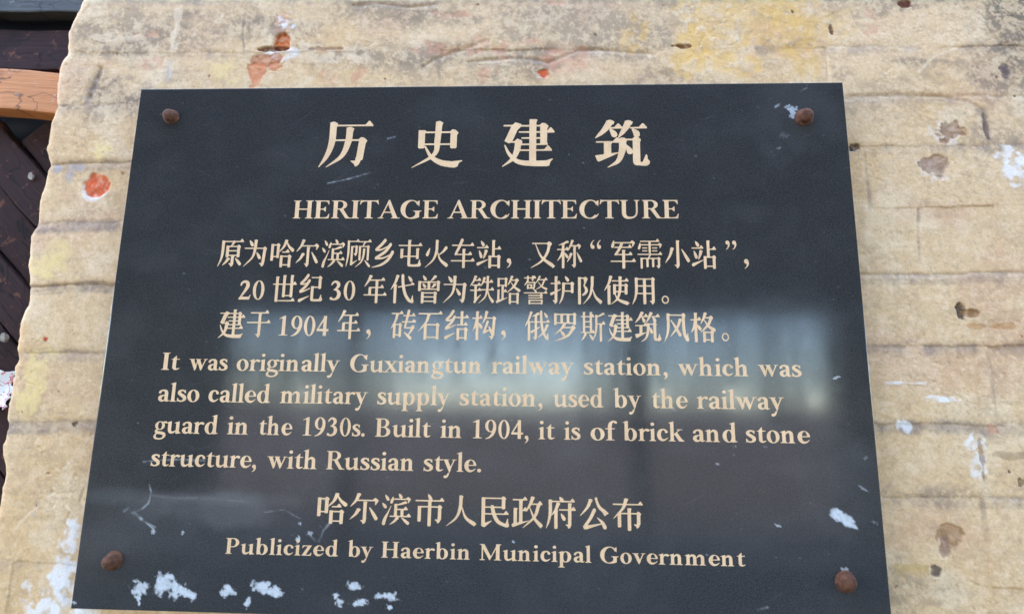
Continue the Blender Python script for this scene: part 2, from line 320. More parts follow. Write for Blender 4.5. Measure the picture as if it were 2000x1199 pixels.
for c, rx, ry, sd in (((-0.0865, 0.0989), 0.012, 0.006, 361), ((-0.0948, 0.1132), 0.005, 0.010, 362), ((-0.1368, 0.1555), 0.004, 0.02, 363), ((-0.0720, 0.5350), 0.003, 0.012, 364), ((0.0221, -0.0366), 0.004, 0.018, 365), ((-0.1139, 0.1024), 0.006, 0.006, 366)):
    peel(c, rx, ry, sd, srgb(150, 160, 186), 1.0, 0.3, 0.55, 0)
# pale scratch marks on the left pier
for pts in ([(-0.0969, 0.5558), (-0.0783, 0.5351), (-0.0505, 0.5111)], [(-0.0501, 0.5140), (-0.0246, 0.5369)], [(-0.0451, 0.4844), (-0.0400, 0.4765)], [(1.0061, -0.0249), (1.0275, -0.0462), (1.0561, -0.0574)], [(0.0246, -0.1057), (0.0216, -0.0709), (0.0244, -0.0290)]):
    D, S = line_dist(X, Y, pts); b = np.exp(-(D / 0.0016) ** 2) * np.clip(0.6 + fbm(X, Y, 0.01, 411, 3), 0, 1); col = mix(col, srgb(222, 212, 190), b * 0.8)
# broken spots with bare brick
def chip(c, rx, ry, seed, tone, depth, rag=0.45, rot=0.0, halo=0.0, am=1.0):
    w_ = window(X, Y, c, 3.4 * max(rx, ry)); X_, Y_ = X[w_], Y[w_]
    if halo:
        h = blob(X_, Y_, (c[0] - rx * 0.15, c[1] + ry * 0.35), rx * 1.05, ry * 0.98, seed, rag, 0.08, rot); col[w_] = mix(col[w_], WHITE, h * halo * 0.4)
    b = am * blob(X_, Y_, c, rx, ry, seed, rag, 0.1, rot) * (0.72 + 0.28 * step(-0.3, 0.1, fbm(X_, Y_, 0.005, seed + 11, 4)))
    t = np.asarray(tone) * (0.95 + 0.22 * fbm(X_, Y_, 0.008, seed + 3, 4))[..., None]
    col[w_] = col[w_] * (1 - b[..., None]) + np.clip(t, 0.005, 1) * b[..., None]
    hgt[w_] -= 0.6 * depth * b * (0.75 + 0.5 * fbm(X_, Y_, 0.007, seed + 5, 4))
chip((-0.0557, 0.1246), 0.0175, 0.0165, 501, RED, 0.0035, 0.30, halo=0.9)
chip((0.1547, -0.0516), 0.020, 0.012, 502, srgb(184, 122, 92), 0.0025, 0.7, am=0.85)
chip((0.1423, -0.0336), 0.013, 0.020, 503, srgb(206, 132, 94), 0.0025, 0.7, am=0.85)
chip((0.1660, -0.0424), 0.012, 0.008, 509, srgb(200, 140, 104), 0.002, 0.8)
chip((0.1729, -0.0772), 0.012, 0.014, 504, srgb(200, 116, 66), 0.008, 0.55)
chip((0.1658, -0.0689), 0.024, 0.0035, 505, srgb(110, 70, 52), 0.008, 0.7, rot=-0.06, am=0.9)
chip((0.2340, -0.0672), 0.022, 0.0022, 506, srgb(140, 104, 84), 0.003, 0.9, am=0.6)
chip((0.5272, -0.0277), 0.0070, 0.0055, 507, RED, 0.004, 0.45, rot=0.2, halo=0.6)
chip((1.0319, 0.0566), 0.016, 0.013, 511, srgb(150, 118, 92), 0.004, 0.95, halo=0.6, am=0.85)
chip((1.0093, 0.1041), 0.016, 0.013, 512, srgb(152, 128, 114), 0.0032, 0.9, rot=0.15, halo=0.5, am=0.85)
chip((1.0222, 0.2849), 0.0065, 0.0085, 513, srgb(96, 82, 72), 0.005, 0.5)
chip((1.0324, 0.2879), 0.008, 0.007, 514, srgb(150, 118, 84), 0.003, 0.6)
chip((1.0597, 0.3035), 0.024, 0.004, 515, srgb(172, 126, 66), 0.001, 1.2, am=0.55)
chip((0.9811, 0.5397), 0.013, 0.011, 516, srgb(158, 128, 98), 0.004, 0.7, am=0.85)
chip((0.9755, 0.5506), 0.006, 0.012, 517, srgb(146, 122, 110), 0.003, 0.6, am=0.85)
chip((0.9328, 0.5751), 0.014, 0.007, 518, srgb(186, 160, 96), 0.001, 1.3, am=0.55)
chip((0.9629, 0.5754), 0.007, 0.006, 519, srgb(110, 98, 90), 0.002, 0.7)
chip((0.9980, -0.1216), 0.009, 0.006, 520, srgb(96, 58, 42), 0.005, 0.45)
chip((0.9017, -0.0860), 0.003, 0.009, 521, srgb(110, 86, 66), 0.003, 0.6)
chip((0.7111, -0.0651), 0.012, 0.003, 522, srgb(120, 84, 52), 0.003, 0.7)
chip((0.9163, 0.0779), 0.006, 0.005, 523, srgb(90, 70, 56), 0.004, 0.6, halo=0.7)
chip((1.1120, -0.0237), 0.005, 0.012, 524, srgb(104, 92, 92), 0.002, 0.8)
chip((1.0798, 0.0494), 0.004, 0.016, 525, srgb(118, 104, 100), 0.002, 0.7)
chip((1.0256, 0.4544), 0.003, 0.018, 526, srgb(120, 90, 66), 0.002, 0.8, am=0.6)
chip((1.0553, 0.4499), 0.02, 0.004, 527, srgb(120, 100, 76), 0.001, 1.2, am=0.45)
chip((-0.0935, 0.3281), 0.003, 0.003, 528, srgb(176, 60, 38), 0.001, 0.3)
chip((1.0655, 0.4789), 0.008, 0.006, 529, srgb(110, 90, 60), 0.002, 0.8)
chip((1.0393, 0.4212), 0.007, 0.006, 530, srgb(196, 130, 110), 0.001, 1.1, am=0.5)
chip((-0.0403, 0.4318), 0.0035, 0.003, 531, srgb(92, 78, 66), 0.002, 0.5)
rs = np.random.RandomState(77)                                     # pinholes and small nicks
for k in range(90):
    cx, cy = rs.uniform(-0.12, 1.2), rs.uniform(-0.18, 0.68)
    if -0.01 < cx < 0.91 and -0.01 < cy < 0.64: continue
    s = rs.uniform(0.0007, 0.0018); tone = [(90, 76, 62), (120, 100, 80), (200, 195, 185), (150, 110, 84)][rs.randint(4)]
    chip((cx, cy), s * rs.uniform(1, 2.2), s, 600 + k, srgb(*tone), 0.0012, 0.7, rs.uniform(0, 3))
# mesh: front sheet, the rounded arris and the reveal of the pier's left side
r = len(Ys); P = np.zeros((r, len(Xs) + NR, 3)); CC = np.zeros((r, len(Xs) + NR, 3))
arris = np.exp(-(X - ed[:, None]) / 0.0035) * 0.004
P[:, NR:, 0] = X - 0.45; P[:, NR:, 1] = T_PL - hgt + arris; P[:, NR:, 2] = ZT - Y
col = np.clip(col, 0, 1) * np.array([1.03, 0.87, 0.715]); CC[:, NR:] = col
for k in range(NR):
    t = (NR - k) / NR
    jit = 0.004 * fbm(np.full(r, k * 0.01), Ys, 0.03, 931, 4)
    P[:, k, 0] = ed - 0.45 + 0.0015 * t + jit * t; P[:, k, 1] = T_PL - hgt[:, 0] + 0.004 + 0.24 * t ** 2 + 0.001; P[:, k, 2] = ZT - Ys
    CC[:, k] = mix(col[:, 0], srgb(160, 120, 96), np.clip(t + fbm(np.full(r, k * 0.02), Ys, 0.05, 941, 3), 0, 1))
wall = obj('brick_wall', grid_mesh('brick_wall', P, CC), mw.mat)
tag(wall, 'old brick wall under flaking beige paint with a ragged left edge, behind the dark plaque', 'wall')

# ------------------------------------------------------------------ the plaque
PL = empty('plaque', wpt(0.45, H_PL, T_PL))
tag(PL, 'dark polished granite plaque with tan Chinese and English lettering bolted to brick wall', 'plaque')
gx = np.concatenate([[0.0, 0.0002, 0.0006], np.arange(0.0018, W_PL - 0.002, 0.0012), [W_PL - 0.0006, W_PL - 0.0002, W_PL]])
gy = np.concatenate([[0.0, 0.0002, 0.0006], np.arange(0.0018, H_PL - 0.002, 0.0012), [H_PL - 0.0006, H_PL - 0.0002, H_PL]])
GX, GY = np.meshgrid(gx, gy)
dist_edge = np.minimum(np.minimum(GX, W_PL - GX), np.minimum(GY, H_PL - GY))
GZ = np.interp(dist_edge, [0, 0.0002, 0.0006, 0.01], [0.00015, 0.00008, 0.0, 0.0])
paint = np.zeros_like(GX)
def spot(c, rx, ry, seed, rag=0.7, rot=0.0, am=1.0, soft=0.12):
    w_ = window(GX, GY, c, 3.6 * max(rx, ry))
    paint[w_] = np.maximum(paint[w_], am * blob(GX[w_], GY[w_], c, rx * 0.84, ry * 0.84, seed, rag * 1.35, soft * 2.4, rot, size=max(rx, ry) * 0.42) * (0.8 + 0.2 * step(-0.3, 0.1, fbm(GX[w_], GY[w_], 0.003, seed + 4, 3))))
for c, rx, ry, sd, rot in (((0.0761, 0.6110), 0.0095, 0.0085, 1, -0.5), ((0.0773, 0.6207), 0.002, 0.009, 2, 0.0), ((0.1051, 0.6060), 0.0145, 0.0115, 3, 0.3), ((0.1193, 0.6110), 0.010, 0.009, 4, 0.6), ((0.1327, 0.6150), 0.011, 0.005, 5, 0.35),
                           ((0.1781, 0.6117), 0.0098, 0.0056, 6, 0.1), ((0.2172, 0.6059), 0.0105, 0.007, 7, 0.0), ((0.2321, 0.6098), 0.010, 0.0055, 8, 0.1), ((0.2013, 0.6223), 0.0032, 0.006, 9, 0.3), ((0.3206, 0.6028), 0.0075, 0.0045, 10, 0.2),
                           ((0.3263, 0.6201), 0.0085, 0.004, 11, -0.2), ((0.3057, 0.6201), 0.004, 0.004, 12, 0.0), ((0.3625, 0.6129), 0.009, 0.005, 13, 0.2), ((0.3516, 0.6121), 0.008, 0.003, 14, 0.0), ((0.3607, 0.6234), 0.004, 0.002, 15, 0.0), ((0.3006, 0.6134), 0.003, 0.003, 16, 0.0)):
    spot(c, rx, ry, 700 + sd * 9, 0.75, rot)
for c, rx, ry, sd, rot in (((0.8528, 0.5163), 0.0095, 0.0065, 21, 0.5), ((0.8607, 0.5209), 0.0125, 0.0065, 22, 0.65), ((0.8657, 0.5262), 0.009, 0.0025, 23, 0.5)): spot(c, rx, ry, 700 + sd * 9, 0.35, rot)
for c, rx, ry, sd, rot, am in (((0.8352, 0.0349), 0.007, 0.0035, 31, 0.0, 0.6), ((0.8367, 0.0411), 0.0042, 0.007, 32, 0.4, 0.65), ((0.8305, 0.0314), 0.004, 0.0016, 33, -0.4, 0.5), ((0.8180, 0.0306), 0.005, 0.0014, 34, -0.6, 0.35), ((0.8521, 0.0088), 0.006, 0.0008, 35, -0.5, 0.2),
                          ((0.8163, 0.0871), 0.0035, 0.0012, 36, -0.4, 0.3), ((0.8242, 0.0703), 0.006, 0.004, 37, 0.0, 0.10), ((0.8552, 0.5739), 0.004, 0.004, 38, 0.0, 0.5), ((0.7147, 0.0966), 0.002, 0.0013, 39, 0.0, 0.25), ((0.8879, 0.4551), 0.003, 0.002, 40, 0.0, 0.2),
                          ((0.8822, 0.4881), 0.006, 0.0012, 41, 0.6, 0.3), ((0.8911, 0.5235), 0.004, 0.0018, 42, 0.4, 0.25), ((0.8633, 0.3663), 0.004, 0.0012, 43, -0.3, 0.8), ((0.7441, 0.4451), 0.0045, 0.0007, 44, 0.0, 0.5), ((0.7804, 0.4451), 0.006, 0.0006, 45, 0.0, 0.22),
                          ((0.7426, 0.4536), 0.004, 0.0006, 46, 0.0, 0.2), ((0.7250, 0.4645), 0.002, 0.001, 47, 0.0, 0.4), ((0.7875, 0.5289), 0.003, 0.0012, 48, 0.3, 0.7), ((0.0846, 0.5505), 0.003, 0.0026, 49, 0.0, 0.6), ((0.1194, 0.5508), 0.002, 0.0018, 50, 0.0, 0.6),
                          ((0.2533, 0.5557), 0.003, 0.004, 51, 0.0, 0.8), ((0.2663, 0.5482), 0.003, 0.003, 52, 0.0, 0.5), ((0.2537, 0.5380), 0.002, 0.0015, 53, 0.0, 0.6), ((0.4969, 0.5519), 0.002, 0.0014, 54, 0.0, 0.8), ((0.0030, 0.6280), 0.003, 0.0015, 55, 0.3, 0.6)):
    spot(c, rx, ry, 700 + sd * 9, 0.8, rot, am)
for pts, w, am in (([(0.2576, 0.1307), (0.2833, 0.1253), (0.3101, 0.1172)], 0.0007, 0.5), ([(0.3305, 0.0712), (0.3395, 0.0692)], 0.0009, 0.6), ([(0.0739, 0.4987), (0.0768, 0.5078), (0.0752, 0.5192), (0.0687, 0.5256), (0.0596, 0.5297)], 0.0008, 0.30),
                   ([(0.0473, 0.5288), (0.0529, 0.5247)], 0.0010, 0.35), ([(0.0565, 0.5298), (0.0684, 0.5374), (0.0869, 0.5454)], 0.0008, 0.30), ([(0.0595, 0.5291), (0.0749, 0.5406), (0.0847, 0.5471)], 0.0009, 0.4), ([(0.0778, 0.5106), (0.1048, 0.5130), (0.1409, 0.5123), (0.1923, 0.5158)], 0.0012, 0.08),
                   ([(0.2889, 0.5361), (0.2819, 0.5446), (0.2774, 0.5562)], 0.0010, 0.4), ([(0.2727, 0.5558), (0.2658, 0.5493)], 0.0010, 0.25), ([(0.0632, 0.4730), (0.0997, 0.4700), (0.1364, 0.4706)], 0.0007, 0.4), ([(0.2533, 0.5324), (0.2348, 0.5233), (0.2113, 0.5266)], 0.0006, 0.2),
                   ([(0.6719, 0.4005), (0.6793, 0.4051)], 0.0008, 0.3), ([(0.7603, 0.6155), (0.7713, 0.6127)], 0.0008, 0.3)):
    D, S = line_dist(GX, GY, pts); D = D + 0.0005 * fbm(GX, GY, 0.004, 801, 2)
    paint = np.maximum(paint, am * np.exp(-(D / w) ** 2) * np.clip(0.75 + 0.9 * fbm(GX, GY, 0.006, 811, 3), 0, 1))
rs = np.random.RandomState(12)
for k in range(240):                                               # dust specks and pin pricks on the polish
    cx, cy = rs.uniform(0.0, W_PL), rs.uniform(0.0, H_PL); s = rs.uniform(0.0004, 0.0008); am = rs.uniform(0.03, 0.14) if rs.rand() < 0.93 else 0.4
    i0, i1 = np.searchsorted(gy, [cy - 0.004, cy + 0.004]); j0, j1 = np.searchsorted(gx, [cx - 0.004, cx + 0.004])
    sub = np.exp(-(((GX[i0:i1, j0:j1] - cx) / (s * rs.uniform(1, 2))) ** 2 + ((GY[i0:i1, j0:j1] - cy) / s) ** 2)) * am
    paint[i0:i1, j0:j1] = np.maximum(paint[i0:i1, j0:j1], sub)
for k in range(70):                                                # hairline scratches
    cx, cy = rs.uniform(0.03, W_PL - 0.03), rs.uniform(0.03, H_PL - 0.03); a_ = rs.uniform(-0.7, 0.5); l_ = rs.uniform(0.003, 0.018)
    w_ = window(GX, GY, (cx, cy), 0.03); pts = [(cx - l_ * math.cos(a_), cy - l_ * math.sin(a_)), (cx + l_ * math.cos(a_), cy + l_ * math.sin(a_))]
    D, S = line_dist(GX[w_], GY[w_], pts, 0.004); paint[w_] = np.maximum(paint[w_], rs.uniform(0.01, 0.045) * np.exp(-(D / 0.0006) ** 2) * np.sin(math.pi * np.clip(S, 0, 1)))
dust = 0.030 + 0.055 * np.clip(fbm(GX, GY, 0.10, 821, 6, gain=0.65), 0, 1) + 0.035 * np.clip(fbm(GX, GY, 0.03, 831, 5, ax=2.0), 0, 1)
for c, rx, ry, sd, am in (((0.1537, 0.5194), 0.07, 0.02, 851, 0.14), ((0.1289, 0.5125), 0.10, 0.008, 852, 0.10), ((0.0860, 0.5571), 0.08, 0.03, 853, 0.05), ((0.8439, 0.0364), 0.05, 0.06, 854, 0.06), ((0.8684, 0.4807), 0.05, 0.05, 855, 0.05), ((0.2676, 0.4458), 0.06, 0.06, 856, 0.04)):
    dust = dust + am * blob(GX, GY, c, rx, ry, sd, 0.9, 0.6)
P = np.stack([GX - 0.45, GZ, ZT - GY], 2)
# close the slab: side and back faces follow the front sheet's outline
me = grid_mesh('slab', P, None, {'paint': paint, 'dust': dust})
slab = obj('slab', me, ms.mat, PL)
import bmesh
bm = bmesh.new(); bm.from_mesh(me); bm.verts.ensure_lookup_table()
rim = [e_ for e_ in bm.edges if e_.is_boundary]
ex = bmesh.ops.extrude_edge_only(bm, edges=rim)
nv = [g for g in ex['geom'] if isinstance(g, bmesh.types.BMVert)]; ne = [g for g in ex['geom'] if isinstance(g, bmesh.types.BMEdge)]
for v in nv: v.co.y = T_PL + 0.004
bmesh.ops.contextual_create(bm, geom=ne)
bmesh.ops.recalc_face_normals(bm, faces=[f for f in bm.faces if len(f.verts) != 4 or any(v.co.y > T_PL for v in f.verts)])
for f in bm.faces:
    if any(v.co.y > T_PL for v in f.verts): f.smooth = False
bm.to_mesh(me); bm.free()

# lettering -----------------------------------------------------------
GLYPHS = {          # outlines in tenths of a glyph unit: x, y, x, y, ...
    ',': [[37, -152, 32, -143, 36, -138, 74, -103, 87, -83, 94, -58, 94, -33, 87, -12, 57, 2, 38, 22, 30, 42, 30, 72, 39, 92, 62, 114, 87, 122, 117, 119, 137, 108, 147, 97, 160, 72, 169, 2, 165, -38, 148, -73, 134, -93, 112, -116, 72, -140, 47, -151]],
    '.': [[77, -10, 57, 0, 40, 17, 29, 42, 29, 67, 40, 92, 57, 108, 82, 119, 112, 119, 137, 106, 153, 87, 160, 67, 159, 37, 147, 13, 127, -5, 102, -12]],
    '0': [[227, -9, 187, 4, 152, 29, 121, 62, 89, 112, 64, 172, 49, 227, 39, 302, 39, 382, 49, 452, 65, 512, 88, 567, 120, 617, 157, 655, 192, 678, 222, 689, 267, 690, 307, 679, 347, 653, 384, 612, 414, 562, 438, 502, 454, 437, 460, 382, 460, 302, 449, 222, 434, 167, 414, 117, 379, 62, 347, 28, 312, 4, 267, -11],
         [238, 22, 252, 19, 262, 22, 277, 32, 297, 57, 317, 100, 333, 157, 342, 212, 351, 322, 348, 422, 343, 467, 332, 527, 322, 565, 307, 605, 288, 637, 272, 653, 252, 661, 234, 657, 212, 637, 192, 601, 182, 575, 161, 487, 152, 422, 149, 362, 150, 282, 156, 227, 172, 139, 186, 92, 202, 59, 217, 38]],
    '1': [[92, -1, 89, 2, 88, 12, 92, 20, 182, 32, 188, 37, 197, 62, 198, 572, 195, 582, 172, 597, 162, 597, 87, 575, 80, 577, 78, 592, 87, 599, 196, 652, 199, 667, 202, 670, 237, 671, 277, 690, 317, 690, 320, 682, 321, 67, 332, 37, 337, 33, 427, 20, 430, 17, 430, 2, 422, -2]],
    '2': [[32, -1, 29, 2, 28, 22, 37, 32, 40, 47, 102, 147, 217, 352, 257, 447, 267, 477, 274, 517, 272, 548, 267, 565, 257, 582, 230, 602, 217, 607, 202, 608, 179, 597, 141, 567, 97, 501, 82, 494, 72, 496, 59, 507, 54, 522, 65, 572, 74, 602, 91, 627, 107, 643, 137, 665, 177, 684, 212, 692, 257, 692, 312, 678, 353, 652, 369, 632, 389, 597, 399, 562, 402, 532, 395, 472, 369, 412, 304, 312, 229, 212, 141, 102, 140, 97, 397, 96, 402, 99, 444, 167, 452, 170, 462, 170, 464, 162, 424, 7, 417, -2, 412, -2]],
    '3': [[132, -9, 67, 10, 52, 18, 39, 32, 35, 42, 34, 67, 40, 82, 52, 94, 67, 101, 82, 104, 107, 95, 142, 60, 153, 52, 172, 49, 195, 52, 222, 61, 239, 72, 262, 95, 282, 127, 298, 172, 304, 222, 297, 257, 283, 287, 267, 310, 254, 322, 232, 332, 167, 351, 158, 357, 154, 367, 162, 379, 222, 416, 242, 438, 267, 487, 276, 517, 278, 542, 272, 567, 257, 590, 228, 617, 207, 626, 182, 617, 145, 592, 87, 524, 72, 525, 65, 532, 63, 542, 89, 617, 107, 641, 127, 659, 157, 678, 182, 689, 217, 695, 247, 694, 302, 679, 342, 657, 368, 632, 389, 592, 395, 552, 394, 527, 388, 502, 378, 477, 369, 462, 342, 431, 291, 392, 327, 375, 362, 351, 382, 332, 409, 297, 424, 267, 432, 232, 429, 172, 414, 122, 393, 82, 372, 56, 337, 30, 297, 10, 247, -6, 202, -12]],
    '4': [[272, -1, 268, 7, 267, 157, 32, 159, 28, 167, 28, 232, 32, 236, 42, 238, 47, 242, 267, 619, 269, 687, 277, 690, 382, 690, 385, 682, 386, 242, 392, 237, 467, 236, 470, 232, 470, 162, 462, 158, 387, 157, 385, 7, 382, -1],
         [99, 242, 102, 238, 107, 237, 267, 239, 267, 504, 256, 492]],
    '9': [[62, -25, 57, -13, 64, -3, 162, 46, 182, 62, 222, 102, 267, 162, 302, 232, 297, 234, 272, 229, 232, 229, 187, 239, 147, 259, 117, 283, 95, 307, 74, 337, 60, 367, 44, 427, 45, 497, 59, 552, 79, 592, 106, 627, 137, 654, 162, 670, 197, 684, 232, 690, 282, 689, 317, 679, 357, 659, 394, 627, 429, 577, 449, 527, 457, 477, 454, 347, 445, 302, 424, 237, 395, 172, 363, 122, 322, 78, 287, 50, 217, 9, 182, -5, 72, -28],
         [235, 262, 252, 259, 272, 265, 289, 277, 302, 292, 317, 317, 327, 342, 337, 378, 343, 417, 343, 502, 338, 537, 327, 577, 312, 612, 292, 640, 277, 653, 252, 661, 232, 657, 215, 647, 201, 632, 187, 609, 167, 556, 155, 482, 155, 437, 161, 392, 177, 333, 186, 312, 206, 282, 225, 267]],
    'A': [[-8, -1, -11, 2, -12, 12, -8, 20, 57, 35, 68, 62, 87, 68, 287, 583, 289, 602, 325, 687, 332, 695, 362, 695, 367, 693, 604, 72, 613, 62, 622, 37, 627, 33, 697, 20, 700, 17, 700, 2, 692, -2, 422, -1, 419, 2, 418, 12, 422, 20, 471, 32, 474, 37, 418, 207, 197, 208, 189, 207, 185, 202, 125, 37, 130, 32, 177, 20, 180, 17, 180, 2, 172, -2],
         [205, 252, 217, 249, 397, 249, 403, 252, 317, 515, 309, 532, 306, 532]],
    'B': [[22, -1, 19, 2, 18, 17, 27, 22, 67, 34, 78, 67, 78, 612, 67, 646, 22, 660, 18, 667, 19, 677, 27, 680, 312, 680, 352, 674, 382, 663, 407, 650, 432, 632, 453, 612, 474, 582, 489, 542, 490, 492, 478, 452, 452, 412, 417, 380, 376, 357, 417, 343, 467, 315, 503, 282, 524, 252, 539, 212, 540, 167, 534, 137, 520, 107, 487, 66, 452, 39, 412, 19, 362, 4, 297, -2],
         [217, 37, 222, 34, 312, 34, 337, 41, 372, 66, 398, 107, 407, 132, 413, 162, 413, 202, 407, 232, 392, 270, 377, 292, 362, 307, 339, 322, 322, 328, 292, 332, 287, 338, 207, 337, 205, 72],
         [207, 372, 277, 371, 282, 374, 302, 376, 317, 382, 332, 391, 347, 407, 367, 443, 378, 492, 378, 537, 373, 562, 362, 592, 352, 610, 337, 628, 317, 642, 302, 647, 222, 646, 216, 642, 206, 612]],
    'C': [[327, -14, 262, 0, 227, 14, 182, 40, 143, 72, 114, 102, 95, 127, 70, 167, 44, 232, 34, 272, 29, 312, 29, 372, 34, 407, 45, 452, 64, 502, 94, 552, 142, 608, 182, 640, 212, 658, 277, 684, 347, 695, 392, 694, 427, 689, 487, 669, 517, 653, 557, 627, 607, 669, 627, 670, 630, 662, 629, 567, 625, 477, 622, 469, 612, 468, 604, 472, 582, 520, 577, 520, 562, 502, 557, 501, 532, 562, 517, 586, 504, 597, 502, 607, 482, 627, 462, 642, 422, 657, 397, 659, 374, 657, 344, 647, 312, 627, 287, 605, 266, 582, 226, 517, 201, 452, 186, 387, 179, 322, 180, 257, 191, 192, 212, 132, 241, 82, 270, 52, 292, 36, 317, 26, 357, 20, 387, 26, 412, 36, 427, 49, 443, 57, 462, 73, 498, 117, 517, 129, 527, 130, 572, 117, 592, 140, 613, 177, 622, 180, 630, 172, 619, 132, 605, 102, 567, 52, 532, 20, 502, 4, 442, -16, 422, -11, 377, -16]],
    'E': [[22, -1, 19, 2, 18, 17, 27, 22, 67, 34, 78, 67, 78, 612, 67, 646, 22, 660, 18, 667, 19, 677, 27, 680, 477, 680, 482, 672, 489, 577, 490, 537, 487, 529, 477, 528, 472, 532, 429, 617, 376, 642, 357, 644, 222, 644, 216, 642, 206, 612, 206, 372, 212, 369, 307, 370, 367, 438, 382, 440, 387, 432, 387, 267, 382, 258, 372, 258, 367, 262, 302, 333, 207, 332, 205, 72, 215, 42, 222, 37, 357, 37, 437, 61, 492, 166, 497, 170, 507, 170, 510, 162, 509, 147, 491, 2, 482, -2]],
    'G': [[377, -19, 282, -6, 237, 10, 207, 25, 182, 40, 142, 72, 114, 102, 85, 142, 65, 177, 49, 217, 34, 272, 29, 307, 31, 387, 40, 432, 54, 477, 69, 512, 90, 547, 113, 577, 142, 608, 197, 649, 232, 668, 262, 680, 297, 689, 342, 695, 377, 695, 427, 689, 487, 669, 517, 653, 557, 627, 607, 669, 627, 670, 630, 662, 629, 567, 625, 477, 622, 469, 612, 468, 604, 472, 582, 520, 577, 520, 562, 501, 556, 502, 527, 572, 517, 586, 504, 597, 502, 607, 482, 627, 441, 652, 402, 659, 377, 657, 344, 647, 312, 627, 288, 607, 266, 582, 242, 546, 226, 517, 207, 469, 191, 412, 181, 347, 180, 257, 191, 192, 202, 157, 216, 122, 241, 82, 277, 46, 313, 27, 357, 21, 372, 30, 421, 42, 462, 73, 507, 124, 508, 222, 487, 259, 442, 269, 439, 272, 439, 287, 442, 290, 692, 290, 700, 287, 700, 272, 697, 268, 647, 258, 632, 221, 630, 47, 627, 39, 607, 37, 592, 25, 582, 20, 497, -5, 427, -15]],
    'H': [[22, -1, 19, 2, 18, 17, 27, 22, 67, 34, 78, 67, 78, 612, 67, 646, 22, 660, 18, 667, 19, 677, 22, 680, 32, 680, 257, 680, 265, 677, 265, 667, 262, 659, 219, 647, 206, 612, 207, 372, 472, 370, 477, 372, 478, 377, 478, 617, 467, 646, 422, 660, 418, 667, 419, 677, 427, 680, 662, 680, 665, 677, 664, 662, 619, 647, 606, 612, 605, 72, 617, 36, 623, 32, 662, 21, 665, 17, 665, 2, 662, -1, 652, -2, 427, -2, 419, 2, 418, 17, 422, 20, 467, 34, 477, 62, 477, 327, 212, 328, 207, 327, 205, 322, 206, 67, 217, 36, 223, 32, 262, 21, 265, 17, 265, 2, 257, -2]],
    'I': [[22, -1, 19, 2, 18, 17, 27, 22, 67, 34, 78, 67, 78, 612, 67, 646, 22, 660, 18, 667, 19, 677, 27, 680, 267, 680, 270, 677, 269, 662, 224, 647, 211, 612, 210, 72, 222, 36, 228, 32, 267, 21, 270, 17, 270, 2, 262, -2]],
    'M': [[32, -1, 29, 2, 28, 12, 32, 20, 97, 35, 107, 62, 108, 72, 108, 582, 78, 657, 32, 659, 28, 667, 29, 677, 32, 680, 192, 680, 203, 677, 452, 157, 637, 583, 639, 677, 642, 680, 652, 680, 822, 680, 830, 677, 830, 662, 827, 658, 771, 637, 770, 72, 782, 37, 789, 32, 837, 20, 840, 12, 840, 2, 837, -1, 577, -2, 569, 2, 568, 17, 572, 20, 627, 35, 637, 62, 637, 464, 621, 437, 415, 7, 407, -2, 402, -2, 394, 2, 389, 12, 162, 473, 159, 472, 157, 462, 157, 67, 167, 40, 172, 33, 227, 20, 230, 17, 230, 2, 222, -2]],
    'P': [[22, -1, 19, 2, 18, 17, 27, 22, 67, 34, 78, 67, 78, 612, 67, 646, 22, 660, 18, 667, 19, 677, 27, 680, 317, 680, 372, 669, 427, 644, 452, 626, 477, 601, 498, 572, 508, 552, 520, 507, 518, 452, 505, 412, 479, 372, 452, 344, 417, 320, 367, 299, 317, 289, 207, 287, 206, 67, 217, 36, 223, 32, 262, 21, 265, 17, 265, 2, 257, -2],
         [206, 327, 212, 324, 297, 324, 325, 332, 340, 342, 362, 364, 377, 387, 387, 412, 398, 462, 398, 487, 397, 512, 387, 557, 377, 582, 362, 607, 342, 627, 317, 642, 297, 646, 222, 646, 216, 642, 207, 616]],
    'R': [[22, -1, 19, 2, 18, 17, 27, 22, 67, 34, 78, 67, 78, 612, 67, 646, 22, 660, 18, 667, 19, 677, 27, 680, 317, 680, 377, 668, 437, 639, 473, 607, 494, 577, 509, 537, 510, 492, 498, 452, 476, 417, 442, 385, 395, 357, 561, 62, 602, 31, 657, 21, 660, 17, 660, 2, 652, -2, 482, -2, 474, 7, 272, 337, 212, 338, 207, 337, 205, 332, 206, 67, 217, 36, 223, 32, 262, 21, 265, 17, 265, 2, 257, -2],
         [206, 377, 217, 374, 297, 374, 313, 377, 332, 385, 352, 400, 377, 437, 387, 462, 393, 492, 393, 532, 388, 557, 367, 602, 352, 620, 327, 638, 297, 646, 222, 646, 216, 642, 206, 612]],
    'T': [[172, -1, 169, 2, 168, 12, 172, 20, 227, 35, 238, 67, 238, 637, 232, 641, 137, 641, 67, 612, 57, 602, 18, 527, 12, 523, 2, 524, -1, 537, 19, 697, 22, 699, 42, 686, 152, 680, 457, 680, 562, 686, 582, 699, 586, 697, 604, 552, 605, 532, 602, 524, 592, 523, 587, 527, 547, 604, 537, 612, 467, 641, 372, 641, 366, 637, 366, 67, 377, 37, 384, 32, 432, 20, 435, 17, 435, 2, 427, -2]],
